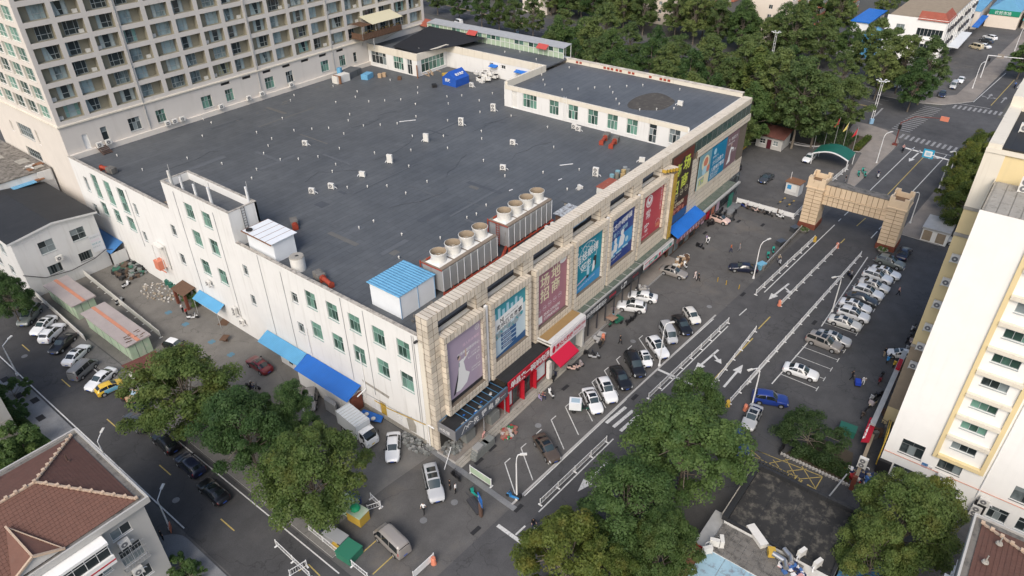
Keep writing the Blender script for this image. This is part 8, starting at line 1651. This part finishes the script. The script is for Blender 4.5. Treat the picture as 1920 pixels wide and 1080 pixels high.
for i, x in enumerate((58.5, 60.0, 46.5+23.0, 65, 73, 75.2, 82.8, 84.2, 87.2)):
    q = (47.3, 48.9, 60.2, 61.6, 63.2, 71.6, 78.0, 81.2, 88.6)[i]; ac((q, 130.1, 17.27), -90+180, 'white air conditioner on the kerb below the tower windows', False, 'air conditioners along the tower foot')
for i, (y, z) in enumerate(((2.55, 24.6), (2.55, 21.6), (2.55, 18.6), (2.6, 15.4), (2.6, 12.6), (2.6, 9.8))): ac((79.55, 2.6, z), 0, ('topmost', 'second from the top', 'third from the top', 'fourth from the top', 'fifth from the top', 'lowest')[i]+' air conditioner bracketed on the narrow yellow wing', False, 'air conditioners on the yellow wing')
ac((71.0, -4.2, 2.75), 0, 'air conditioner on the white end wall above the pink pipe'); ac((71.0, -8.6, 2.0), 0, 'upper air conditioner beside the black net on the white wall'); ac((70.9, -8.3, .1), 0, 'large twin fan air conditioner beside the black net', True); ac((68.9, 3.4, 1.65), 0, 'large pale air conditioner on the yard wall by the red pier', True); ac((9.9, 54.7, 8.4), -90+180, 'air conditioner under the tiled house window'); ac((9.9, 54.7, 4.2), 90, 'lower air conditioner under the tiled house grille')
ac((78.0, -.6, 34.4), 0, 'white unit on the grey roof of the apartment block', True); ac((86, 1.3, 37.5), 0, 'white unit on the black upper roof of the apartment block')
for x, y, d, lab in ((1184, 895, 250, 'left white unit lying on the blackened concrete roof'), (1330, 995, 250, 'right white unit lying on the blackened concrete roof')): ac(at(1260+x/4.908, 860+y/4.908, 4.1), d, lab)
for x, y, d, lab in ((385, 800, 200, 'white unit at the corner of the mossy slab roof'), (320, 870, 230, 'rusty white unit on the flaking blue roof')): ac(at(1260+x/4.908, 860+y/4.908, 3.75), d, lab)
ac(at(1260+450/4.908, 860+790/4.908, 3.75), 120, 'open cased white unit beside the mossy roof corner'); ac((41.6, 85.0, 1.9), 0, 'lower white unit on the side wall by the yard door'); ac((41.6, 86.3, 3.0), 0, 'upper white unit on the side wall by the yard door', True); ac((41.5, 91.9, 6.2), 0, 'white unit under the stair block window'); ac((27.0+4.9, 121.0, 4.7), 90, 'unit on the old workshop gable')
t = thing('roof_shed', 'white panel shed with pale blue sheet roof on the mall roof corner', 'shed', (47, 53.5, ZR)); part(MB().box(44, 49.6, 51.4, 56.5, ZR, 19.55), 'wall', ['white_sheet'], t)
for i in range(7): piece('roof_sheet', 'blue_sheet_x', t, (46.8, 51.25+.0+.38+i*.78, 19.66+.015*(i % 2)), (6.2, .76, .05))
part(MB().box(43.93, 44.0, 51.33, 51.4, ZR, 19.55).box(49.6, 49.67, 51.33, 51.4, ZR, 19.55).box(46.8, 46.86, 51.34, 51.4, ZR, 19.55), 'corner_trim', [plain('trim_blue', (.2, .35, .52))], t)
t = thing('roof_shed', 'white shed with white roof and rusty seams beside the stair block', 'shed', (44.6, 77, ZR)); part(MB().box(42.9, 46.2, 73.7, 79.6, ZR, 19.3), 'wall', ['white_sheet'], t)
for i in range(5): piece('roof_sheet', 'white_sheet', t, (44.5, 73.4+.6+i*1.28, 19.42+.25*(0)), (4.2, 1.22, .06)); piece('seam', 'rust', t, (44.5, 73.4+1.24+i*1.28, 19.44), (4.2, .05, .06))
part(MB().box(42.35, 42.45, 73.3, 79.9, 19.3, 19.45), 'edge_trim', ['rust'], t); lone(MB().cyl((43.1, 79.0, 19.46), (43.1, 79.0, 19.62), .45, .45, 14), 'tyre', [TY_], 'black tyre lying on the white shed roof', 'tyre')
t = thing('water_tank', 'round cream water tank with a broken lid near the roof edge', 'tank', (43.6, 70, ZR)); part(MB().cyl((43.7, 70.1, ZR), (43.7, 70.1, 18.3), .95, .95, 22), 'drum', ['white_dirty'], t); part(MB().cyl((43.7, 70.1, 18.3), (43.7, 70.1, 18.42), .98, .9, 22), 'lid', ['concrete'], t); part(MB().add([(43.5, 70.0, 18.43), (43.9, 69.8, 18.43), (43.95, 70.2, 18.43), (43.6, 70.3, 18.43)], [(0, 1, 2, 3)]), 'hole', ['black'], t)
def cooling(x0, x1, y0, y1, lab):
    t = thing('cooling_tower', lab, 'cooling tower', ((x0+x1)/2, (y0+y1)/2, ZR)); g = MB()
    for x in (x0+.2, (x0+x1)/2, x1-.2):
        for y in (y0+.1, y1-.1): g.bar((x, y, ZR), (x, y, 17.1), .14)
    for y in (y0-.25, y1+.25): g.bar((x0-.3, y, 17.0), (x1+.3, y, 17.0), .14)
    for i in range(7): g.bar((x0+(x1-x0)*i/6, y0-.1, ZR), (x0+(x1-x0)*i/6, y0-.1, 17.3), .09)
    g.bar((x0-.2, y0-.2, 20.3), (x0-.2, y1+.2, 20.3), .1); g.bar((x0-.2, y1+.1, 17), (x0-.2, y1+.1, 20.5), .12); g.tube([(x0+.3, y1-.5, 20.6), (x1-.3, y1-.5, 20.6)], .12, 6); part(g, 'red_frame', ['rust_red'], t)
    part(MB().box(x0, x1, y0+.04, y1-.04, 17.1, 20.2), 'casing', [mat('cooling_casing', (.34, .345, .35), .5, .2, .8, .2, stain=(.22, .19, .17), stain_amt=.4)], t); part(MB().box(x0-.08, x1+.08, y0-.05, y1+.05, 20.2, 20.36), 'deck', [mat('cooling_deck', (.22, .18, .14), .8, .3, 1.2)], t)
    for k in range(20): piece('louvre', 'galv', t, ((x0+x1)/2, y0-.02, 17.25+k*.145), (x1-x0-.05, .14, .03))
    for k in range(9): piece('mullion', 'white_sheet', t, (x0+(x1-x0)*k/8, y0-.1, 18.65), (.07, .05, 3.1))
    for k in range(4):
        cx, cy = x0+(x1-x0)*(k+.5)/4, (y0+y1)/2; w_ = (x1-x0)/8*.92; g = MB().add([(cx-w_, cy-w_, 20.37), (cx+w_, cy-w_, 20.37), (cx+w_, cy+w_, 20.37), (cx-w_, cy+w_, 20.37)]+[(cx+1.02*cos(a), cy+1.02*sin(a), 20.62) for a in [R(225+90*i) for i in range(4)]], [(0, 1, 5, 4), (1, 2, 6, 5), (2, 3, 7, 6), (3, 0, 4, 7)])
        prof = [(1.0, 20.5), (.96, 20.9), (.98, 21.3), (1.06, 21.7), (1.0, 21.72), (.92, 21.3), (.90, 20.9)]
        for (ra, za), (rb, zb) in zip(prof[:-1], prof[1:]): g.cyl((cx, cy, za), (cx, cy, zb), ra, rb, 24, 0 if ra > .93 and rb > .93 else 1, caps=False)
        o = part(g, 'fan_stack', ['white_dirty', 'sand'], t); part(MB().cyl((cx, cy, 20.45), (cx, cy, 20.5), .95, .95, 20), 'fan_well', ['dark_metal'], o); f = MB().cyl((cx, cy, 20.6), (cx, cy, 21.2), .14, .14, 8)
        for a in range(6): a = a*pi/3; f.bar((cx, cy, 20.8), (cx+.86*cos(a), cy+.86*sin(a), 20.86), .16, .03)
        for sg in (-.2, .2): f.bar((cx-.9, cy+sg, 21.0), (cx+.9, cy+sg, 21.0), .06)
        part(f, 'fan', ['sand'], o)
    return t
cooling(50.3, 60.6, 50.6, 53.9, 'cooling tower with four fan stacks nearest the pale blue shed'); cooling(63.4, 73.2, 50.9, 54.1, 'cooling tower with four fan stacks farther along the beam')
g = MB()
for yy in (54.0,): g.bar((63.1, 52.2, 17), (63.1, 52.2, 20.4), .06); g.bar((63.1, 52.7, 17), (63.1, 52.7, 20.4), .06)
for i in range(9): g.bar((63.1, 52.2, 17.2+i*.36), (63.1, 52.7, 17.2+i*.36), .05)
lone(g, 'ladder', ['rust_red'], 'red ladder on the end of the farther cooling tower', 'ladder'); lone(MB().tube([(60.5, 49.8, 17), (63.8, 51.5, 17)], .25, 8).tube([(60.5, 49.2, 16.8), (63.8, 50.8, 16.8)], .2, 8).tube([(44, 49, 16.6), (76, 49, 16.6)], .1, 6), 'pipe_run', ['rust_red'], 'thick red pipes between the two cooling towers', 'pipes')
def redfan(x, y, L, d, lab):
    t = thing('exhaust_fan', lab, 'fan', (x, y, ZR), R(d)); put('drum', MB().cyl((-L/2, 0, .55), (L/2, 0, .55), .32, .32, 12).cyl((-L/2-.05, 0, .55), (-L/2, 0, .55), .42, .42, 12).cyl((L/2-.3, 0, .55), (L/2, 0, .55), .42, .42, 12).mesh('drum', ['rust_red']), t, local=1); put('support', MB().box(-L/2, -L/2+.2, -.4, .4, 0, .3).box(L/2-.3, L/2, -.4, .4, 0, .3).mesh('sup', ['rust_red']), t, local=1); put('duct', MB().box(L/2, L/2+1.6, -.5, .5, .1, 1.0).mesh('duct', ['concrete_dark']), t, local=1)
redfan(103.4, 60.9, 2.6, 15, 'left red tube fan with grey duct under the annexe wall'); redfan(103.0, 58.7, 2.6, 15, 'right red tube fan with grey duct under the annexe wall'); redfan(43.7, 121.5, 1.8, -80, 'red fan with grey duct at the far left roof edge'); redfan(43.5, 64.2, 2.2, 80, 'red fan box at the roof edge behind the water tank'); redfan(50.2, 79.2, .7, 60, 'short red fan ring behind the white roofed shed')
for i, (x, y, m) in enumerate(((91, 51.6, 'sky'), (91.9, 51.2, 'taupe'), (92.8, 51.6, 'sky'), (93.6, 51.0, 'yellow'), (92.3, 50.4, 'yellow'), (93.2, 49.9, 'taupe'), (94.3, 50.6, 'grey'), (94.8, 51.4, 'grey'))): lone(MB().cyl((x, y, ZR), (x, y, ZR+.95), .38, .38, 10), 'drum', [plain('drum_%d' % i, ((.20, .36, .40), (.20, .19, .16), (.22, .40, .44), (.45, .33, .15), (.42, .30, .14), (.2, .2, .17), (.2, .21, .2), (.25, .27, .27))[i], .8)], 'faded drum in the cluster behind the frontage beam', 'drum', 'drums behind the frontage beam')
t = thing('scrap_roof_box', 'white box with rust stained lid against the frontage beam', 'box', (86, 49.5, ZR)); part(MB().box(84.5, 88.3, 48.6, 50.4, ZR, 18), 'wall', ['white_dirty'], t); part(MB().box(84.4, 88.4, 48.5, 50.5, 18, 18.1), 'lid', ['red_roof'], t)
t = thing('flaking_canopy', 'flaking silver sheet roof beside the farther cooling tower', 'roof', (74.5, 49, ZR)); part(MB().add([(73.4, 47.6, 17.9), (77.4, 47.6, 17.9), (77.2, 50.6, 18.2), (73.2, 50.6, 18.2)], [(0, 1, 2, 3)]), 'sheet', [mat('flaked_silver', (.45, .48, .50), .6, .3, 1.4, stain=(.07, .05, .045), stain_amt=.7)], t); part(MB().box(73.6, 77, 47.7, 50.4, ZR, 17.8), 'wall', ['iron'], t)
t = thing('roof_hatch_house', 'low felt covered plant room behind the frontage beam', 'plant room', (79, 50, ZR)); part(MB().box(77.6, 81, 48.4, 51.6, ZR, 17.9), 'wall', ['concrete'], t); part(MB().box(77.4, 82.6, 48.2, 51.9, 17.9, 18.0), 'roof', ['bitumen'], t)
t = thing('skylight_strip', 'pale blue sheet lean-to seen through the fourth frame opening', 'roof', (75, 47.5, ZR)); part(MB().add([(71.5, 47.0, 17.0), (76.6, 47.0, 17.0), (76.6, 48.2, 17.7), (71.5, 48.2, 17.7)], [(0, 1, 2, 3)]), 'sheet', [BM['flaking_blue']], t)
g = MB()
for i in range(120): x = 44+rr()*42; g.obox((x, 48.6+rr()*.8+(1.6 if x < 50 else 0)*rr(), ZR), .2+.3*rr(), .15+.25*rr(), .1+.3*rr(), rr()*3)
lone(g, 'roof_rubble', ['concrete_dark'], 'dark rubble scattered along the roof behind the beam', 'rubble')['kind'] = 'stuff'
for i, (x, y, L, a) in enumerate(((105.5/1, 1, 0, 0),)): pass
for x, y, L, d, lab in ((764, 227, 3.2, 5, 'white pole lying across the middle of the roof'), (1062, 309, 2.3, 2, 'white pole lying on the roof near the cooling towers'), (1050, 337, .8, 30, 'small white offcut on the roof'), (958, 357, .7, 30, 'pair of short white strips on the roof')): c = at(x, y, ZR); lone(MB().obox((c.x, c.y, ZR+.02), L, .14, .08, R(d-40)), 'white_strip', ['white_metal'], lab, 'strip')
for x, y, h, w_, m, lab in ((42.6, 96.4, 2.3, .36, 'white_dirty', 'cream panel antenna at the far end of the stair block'), (42.7, 93.6, 2.0, .26, 'white_metal', 'white panel antenna second on the stair block'), (42.6, 90.0, 2.0, .3, 'white_metal', 'white panel antenna in the middle of the stair block'), (42.6, 86.2, 2.6, .36, 'white_metal', 'largest white panel antenna on the stair block edge'), (45.9, 82.4, 2.5, .3, 'white_metal', 'white panel antenna at the near right corner of the stair block')):
    t = thing('antenna', lab, 'antenna', (x, y, 20.5)); part(MB().obox((x, y, 21.3), w_*.6, w_, h).obox((x, y, 21.25), w_*.5, w_*.9, .05), 'panel', [m], t); part(MB().bar((x+.25, y, 20.5), (x+.25, y, 24.5 if h > 2.2 else 23.6), .07).bar((x, y, 21.6), (x+.25, y, 21.6), .06).bar((x, y, 23), (x+.25, y, 23), .06), 'mast', ['galv'], t)
t = thing('tent', 'bright blue relief tent with white lettering on the mall roof', 'tent', (113.2, 104.8, ZR)); x0, x1, y0, y1 = 111.0, 115.3, 102.8, 106.8; xm = (x0+x1)/2; ym = (y0+y1)/2
part(MB().add([(x0, y0, ZR), (x1, y0, ZR), (x1, y1, ZR), (x0, y1, ZR), (x0, y0, 18), (x1, y0, 18), (x1, y1, 18), (x0, y1, 18), (x0, ym, 19.5), (x1, ym, 19.5)], [(0, 1, 5, 4), (1, 2, 6, 9, 5), (2, 3, 7, 6), (3, 0, 4, 8, 7), (4, 5, 9, 8), (6, 7, 8, 9)]), 'fabric', [mat('tent_blue', (.02, .09, .40), .7, .2, 1.2)], t); g = MB(); text_mb(g, '救灾救援', .7, (x0+.7, y0+.62, 18.63), right=(1, 0, 0), up=(0, .8, .6), bold=.02); g.v = [(a, b-.06, c+.05) for a, b, c in g.v]; text_mb(g, '民政', .8, (x0-.03, ym+1.2, 17.3), right=(0, -1, 0), bold=.02); part(g, 'lettering', ['frame_white'], t)
for i in range(26): x, y, z = 117+rr()*3.6, 99+rr()*4.2, ZR+(i % 3)*.55; lone(MB().obox((x, y, z), 1.1, .8, .55, rr()*3), 'white_crate', ['white_dirty'], 'white foam crate in the heap beside the blue tent', 'crate', 'white crates by the tent')
for i, (x, y, sx, sy, sz, m, lab) in enumerate(((99.2, 126.5, 3.6, 1.8, 1.6, 'white_dirty', 'white cabinet with rusty back beside the tower foot'), (97.9, 126.2, .3, 2.2, 1.7, 'rust', 'rusty slatted frame leaning on the white cabinet'), (103.0, 128.0, 5, 3, 1.4, 'bitumen', 'felt covered low box by the tower foot'), (104.3, 123.6, 2.6, 1.7, 1.1, 'blue_sheet_x', 'blue plastic crate stack on the rear roof'), (100.6, 128.4, .9, .9, 2.4, 'blue_sheet_x', 'upright blue box by the tower foot'), (106.3, 121.6, .8, .8, .9, 'wood', 'left tan drum of two on the rear roof'), (107.3, 121.3, .8, .8, .9, 'wood', 'right tan drum of two on the rear roof'), (107.9, 117.0, 1.2, .8, .6, 'brown', 'dark red box on the rear roof'), (111.0, 114.4, .5, .3, 2.8, 'rust', 'rusty plank standing at the annexe corner'), (108.6, 107, 1.2, 1.0, .6, 'black', 'black bag in front of the blue tent'), (115.5, 109.5, 3.6, 1.6, .5, 'tile_yellow', 'yellow green tarpaulin heap behind the tent'))):
    lone(MB().obox((x, y, ZR), sx, sy, sz, .1*i), 'roof_clutter' if i > 2 else 'cabinet', [m], lab, 'box')
for i in range(9): x, y = 112.6+rr()*5, 112.6+rr()*1.8; lone(MB().bar((x, y, ZR+.05), (x+rnd.uniform(-1.2, 1.2), y+1.2, ZR+1.2*rr()+.1), .12, .06), 'timber', ['wood'], 'loose timber leaning under the annexe windows', 'timber', 'timber under the annexe windows')
# == yard
def awn(lab, pts, m, wall_=None, name='awning'):
    t = thing(name, lab, 'awning', (pts[0][0], pts[0][1], 0)); part(MB().add(pts, [(0, 1, 2, 3)]), 'sheet', [m], t)
    if wall_: part(MB().prism(wall_, 0, 2.75), 'wall', ['wall_old'], t)
    return t
t = awn('sky blue sheet awning by the shrubs of the yard', [(40.2, 96.0, 2.9), (40.2, 89.2, 2.9), (41.9, 89.6, 3.5), (41.9, 96.4, 3.5)], 'blue_sheet'); part(MB().bar((40.3, 95.8, 0), (40.3, 95.8, 2.9), .07).bar((40.3, 89.4, 0), (40.3, 89.4, 2.9), .07), 'post', ['galv'], t)
t = awn('sky blue sheet awning joined to the deep blue roof', [(39.9, 78.6, 2.8), (39.9, 69.6, 2.8), (41.9, 69.8, 3.6), (41.9, 78.8, 3.6)], 'blue_sheet', [(41.0, 70.2), (41.8, 70.2), (41.8, 75.2), (41.0, 75.2)]); part(MB().box(40.95, 40.99, 72.4, 73.2, .8, 2.4).box(40.95, 40.99, 70.6, 71.4, .9, 2.2), 'shed_window', ['glass_dark'], t)
t = awn('deep blue sheet roof over the long white lean-to', [(39.2, 69.4, 2.8), (39.2, 58.5, 2.8), (41.9, 58.7, 3.7), (41.9, 69.6, 3.7)], 'blue_deep', [(39.6, 58.9), (41.8, 58.9), (41.8, 69.2), (39.6, 69.2)], 'lean_to'); part(MB().box(39.9, 41.8, 58.7, 58.88, 0, 2.7), 'brick_end', ['brick_red'], t)
lone(MB().prism([(39.4, 57.8), (40.9, 54.4), (42.0-.1, 55.0), (41.2, 58.0)], .35, .42), 'tarpaulin', ['blue_deep'], 'blue tarpaulin spread on the ground behind the white truck', 'tarpaulin')
for i, (x, y) in enumerate(((40.7, 56.9), (40.7, 55.6))): lone(MB().ball((x, y, .55), .35, .3, .22), 'white_bag', ['white_dirty'], 'white sack on the blue tarpaulin', 'sack', 'sacks on the tarpaulin')
def box_shed(y0, y1, lab):
    t = thing('transformer_box', lab, 'container', (29.6, y0, 0)); part(MB().box(28.0, 31.1, y0+.3, y1-.2, 0, 2.8), 'wall', ['green_box'], t); part(MB().add([(27.6, y0, 2.85), (31.4, y0, 2.95), (31.4, y1, 2.95), (27.6, y1, 2.85)], [(0, 1, 2, 3)]).box(27.6, 31.4, y0+.01, y1, 2.7, 2.84), 'roof', ['pink_roof'], t); part(MB().box(29.3, 29.8, y0, y1, 2.92, 2.97), 'orange_strip', ['orange'], t)
    for i in range(5): piece('seam', 'frame_dark', t, (27.99, y0+1.5+i*(y1-y0-2)/5, 1.4), (.03, .06, 2.7))
    for x in (29.0, 30.1): piece('seam', 'frame_dark', t, (x, y0+.29, 1.4), (.05, .03, 2.7))
    g = MB()
    for i in range(14): g.box(28.2+rr()*3, 28.4+rr()*3+.1, y0+.3+rr()*2, y0+.5+rr()*2, 2.96, 2.99) if i < 0 else g.obox((28.2+rr()*2.8, y0+.4+rr()*2.2, 2.955), .5, .12, .02, 0)
    if y0 < 100: part(g, 'slipped_tile', ['brown'], t)
box_shed(92.4, 106.2, 'long pale green transformer box with pink striped roof, nearer of two'); box_shed(109.0, 119.0, 'pale green transformer box with pink striped roof, farther of two')
t = thing('red_roof_shed', 'small shed with brown red roof beside the street tree', 'shed', (27.5, 86.5, 0)); part(MB().prism([(25.9, 85.4), (29.3, 85.2), (29.5, 88.0), (25.6, 88.5)], 0, 2.8), 'wall', ['wall_old'], t); part(MB().prism([(25.6, 84.9), (29.6, 84.7), (29.8, 88.3), (25.2, 88.9)], 2.8, 2.95), 'roof', [mat('maroon_roof', (.13, .05, .04), .85, .25, 1)], t)
def heap(name, lab, cx, cy, rx, ry, h, n, mats, s0=.15, s1=.45, z=0):
    g = MB()
    for i in range(n):
        r_ = math.sqrt(rr()); a = rr()*6.28; x, y = cx+rx*r_*cos(a), cy+ry*r_*sin(a); k = s0+(s1-s0)*rr(); g.obox((x, y, z+max(0, h*(1-r_)*rr())), k, k*.8, k*.6, rr()*3, rnd.randrange(len(mats)))
    o = lone(g, name, mats, lab, 'heap'); o['kind'] = 'stuff'; return o
rub = [plain('rubble_a', (.20, .21, .20), .9), plain('rubble_b', (.13, .135, .13), .9), plain('rubble_c', (.28, .28, .27), .9)]
c = at(782, 833); heap('rubble', 'grey rubble heap at the side wall near the corner', c.x, c.y, 1.2, 2.6, .8, 150, rub); c = at(850, 845); heap('rubble', 'pale rubble heap under the charcoal shop sign', c.x, c.y+.2, 1.3, 1.2, .8, 110, rub, z=.42)
c = at(953, 812); heap('litter_bags', 'heap of coloured litter bags before the brick steps', c.x, c.y, 1.3, .9, .5, 80, [plain('bag_%d' % i, q, .6) for i, q in enumerate([(.35, .05, .05), (.05, .2, .09), (.4, .3, .22), (.45, .42, .40), (.3, .15, .12)])], .2, .5)
c = at(300, 548); heap('litter', 'scattered rubbish on the soil patch of the yard', c.x, c.y, 2.6, 4.2, .05, 130, [plain('scrap_%d' % i, q, .8) for i, q in enumerate([(.55, .53, .5), (.3, .24, .17), (.4, .36, .3)])], .08, .35); c = at(250, 505); heap('scrap_heap', 'green and grey scrap piled in the far corner of the yard', c.x-.5, c.y, 2.6, 3.4, .9, 170, [plain('scrapg_%d' % i, q, .8) for i, q in enumerate([(.04, .13, .09), (.2, .21, .2), (.03, .03, .03), (.10, .07, .05)])], .2, 1.0)
for i in range(3):
    for k in range(4 if i == 0 else 3): piece_c = (44.3+i*1.0+k*.05, 41.0+.0*i, .0+k*.42); lone(MB().obox(piece_c, 1.8-.2*k, .9, .4, R(2)), 'brick_stack', [rub[2] if k == 3 else rub[0]], 'grey block stack on the steps before the charcoal shop', 'block stack', 'block stacks at the steps')
for x, y, lab in ((45.6, 43.6, 'stack of grey blocks behind the steps under the charcoal sign'), (49.9, 43.2, 'tall stack of grey slabs beside the red shop front')): t = lone(MB().obox((x, y, .42), 1.7, 1.0, 1.5, 0), 'block_stack', [rub[0]], lab, 'block stack')
for i, (x, y, m, sz, lab) in enumerate(((653, 951, 'green_box', (1.6, 2.0, 1.5), 'pale green skip behind the white picket fence'), (672, 968, 'tile_yellow', (1.5, 2.0, 1.4), 'yellow and orange lettered bin with green bag on top'), (630, 1008, 'grey_metal', (1.3, 2.6, 1.0), 'grey lidded bin behind the white picket fence'), (613, 995, 'navy', (1.1, 1.4, .9), 'blue bin half under the street tree'), (647, 1024, 'navy', (.9, 1.2, .9), 'small blue bin beside the green tarpaulin'), (660, 935, 'blue', (.9, 2.0, .8), 'dark blue skip under the largest tree'), (655, 1035, 'trike_green2', (2.0, 2.0, 1.0), 'green tarpaulin covered heap with grey bags'), (632, 1022, 'tile_yellow', (.6, .9, .7), 'small yellow bin by the picket fence'))):
    c = at(x, y, .5); mm = PT_.get(m) or (M.get(m) or BM[m]); t = thing('bin', lab, 'bin', (c.x, c.y, 0)); part(MB().obox((c.x, c.y, .0), sz[0], sz[1], sz[2], R(5)), 'tub', [mm], t); part(MB().obox((c.x, c.y, sz[2]), sz[0]+.1, sz[1]+.1, .08, R(5)), 'lid', ['green_box' if i < 2 else mm], t)
    if i == 1: part(MB().ball((c.x, c.y+.3, sz[2]+.3), .6, .6, .4), 'green_bag', [plain('bag_green', (.01, .28, .12), .6)], t)
for i, (x, y) in enumerate(((315, 530), (322, 535), (330, 540), (336, 544))): c = at(x, y, .5); lone(MB().obox((c.x, c.y, 0), .7, .7, 1.0, .4).obox((c.x, c.y, 1.0), .75, .75, .07, .4), 'wheelie_bin', [BM['trike_green']], 'dark green wheeled bin by the yard wall', 'bin', 'green wheeled bins in the yard')
t = thing('gate_roof', 'small brown tiled gate roof over red pillars in the yard', 'roof', (41, 99, 0)); part(MB().add([(39.6, 97.6, 2.9), (41.9, 97.6, 3.4), (41.9, 101.4, 3.4), (39.6, 101.4, 2.9)], [(0, 1, 2, 3)]), 'roof', ['brown'], t); part(MB().box(39.8, 40.2, 97.8, 98.2, 0, 2.9).box(39.8, 40.2, 100.8, 101.2, 0, 2.9), 'pillar', ['brick_red'], t)
t = thing('hoist_cage', 'small cream steel hoist with orange cage on the mall wall', 'hoist', (41.4, 105, 4)); part(MB().box(41.0, 41.9, 104.0, 106.4, 8.6, 8.8).bar((41.0, 104.1, 4.5), (41.0, 104.1, 8.6), .1).bar((41.0, 106.3, 4.5), (41.0, 106.3, 8.6), .1).box(41.7, 41.9, 104, 106.4, 4.5, 8.6), 'frame', ['white_dirty'], t); part(MB().box(40.6, 41.7, 105.4, 106.8, 4.2, 5.8).bar((40.9, 104, 4.3), (40.9, 106, 4.3), .12), 'cage', [INK['o']], t)
c = at(422, 637, .3); t = thing('wooden_table', 'worn brown wooden table left in the yard', 'table', (c.x, c.y, 0)); part(MB().obox((c.x, c.y, .65), 1.4, 1.0, .08, .5), 'top', ['brown'], t); part(MB().obox((c.x, c.y, 0), .08, .8, .65, .5).obox((c.x+.5, c.y+.3, 0), .08, .1, .65, .5), 'leg', ['brown'], t)
c = at(645, 755, .5); t = thing('sheet_stack', 'stack of grey panels leaning against the white lean-to', 'panels', (c.x, c.y, 0))
for i in range(5): piece('panel', 'galv', t, (38.9-.12*i, 61.6-.1*i, .95), (.07, 2.2, 1.9))
c = at(422, 603); lone(MB().obox((c.x, c.y, .01), 2.0, 1.5, .04, .5), 'door_mat', ['brown'], 'large brown mat on the yard outside the awning', 'mat')
for i, (x, y) in enumerate(((316, 586), (348, 608), (397, 641), (433, 665))): c = at(x, y); g = MB().obox((c.x, c.y, .012), 1.1, .5, .006, .8).obox((c.x, c.y, .019), .5, 1.1, .006, .8); part(g, 'ground_marking', [plain('faded_blue', (.10, .20, .26), .9)], BO['yard']) if 'yard' in _cum else None
S9 = lambda x, y, z: at(1260+x/4.908, 860+y/4.908, z)
for pts, lab in ((((930, 870), (1040, 940), (1050, 1010)), 'left silver flue duct on the low roofs'), (((1030, 830), (1090, 900), (1100, 960)), 'right silver flue duct on the low roofs')): lone(MB().tube([S9(*p, 4.5) for p in pts], .28, 10), 'flue_duct', [plain('duct_steel', (.5, .5, .5), .3, .8)], lab, 'duct')
lone(MB().obox(S9(910, 880, 4.0), .8, .7, .7, .5), 'yellow_blower', ['tile_yellow'], 'small yellow blower at the end of the silver duct', 'blower'); lone(MB().obox(S9(780, 725, 3.8), 2.6, .9, .5, R(55)), 'broken_hoarding', ['white_dirty'], 'long white broken panel between the two low roofs', 'panel'); c = S9(1090, 1060, 3.0); heap('laundry', 'coloured clothes piled by the low roof at the bottom', c.x, c.y, .9, 1.2, .3, 50, [CL['pink'], CL['blue'], CL['white'], CL['navy']], .2, .5, 3.6)
c = at(1625, 900); heap('junk_pile', 'blue red and white junk piled behind the yard wall', c.x, c.y, .9, 2.6, .9, 120, [CL['blue'], CL['red'], CL['white'], CL['navy'], CL['khaki']], .2, .7)
for p in ((1587, 812),): c = at(*p); lone(MB().obox((c.x, c.y, 0), 1.3, 1.9, 1.0, R(5)).obox((c.x, c.y, 1.0), 1.4, 2.0, .08, R(5)), 'green_bin', [BM['trike_green']], 'large dark green bin behind the round bushy tree', 'bin')
c = at(985, 690, 1); lone(MB().obox((61.0, 42.2, .42), .6, .5, 2.9), 'kiosk_cabinet', ['white_dirty'], 'tall beige cabinet between the red and white shop fronts', 'cabinet'); lone(MB().obox((61.9, 42.5, .42), .8, .5, 1.9), 'outdoor_unit', ['galv'], 'grey cabinet beside the tall beige cabinet', 'cabinet')
c = at(1252, 522, .5); heap('wrapped_bundle', 'grey wrapped bundles hanging at the shop signs', 87.6, 42.2, .9, .5, 1.2, 40, [CL['grey'], plain('wrap', (.42, .40, .37), .8)], .3, .8, .4); c = at(1291, 490, .5); heap('fruit_crates', 'wooden crates and goods stacked at the green sign', c.x, c.y+1.2, 2.4, .9, .9, 60, ['wood', 'brown', 'white_dirty'], .3, .7)
c = at(1140, 672);
for x, y, lab in ((1118, 636, 'left'), (1127, 628, 'right')): c = at(x, y); lone(MB().obox((c.x, c.y, .02), 1.5, 1.1, .08, .2), 'paving_slab', ['kerb'], lab+' loose pale slab before the dark shop signs', 'slab')
bpy.data.objects.remove(_fo)
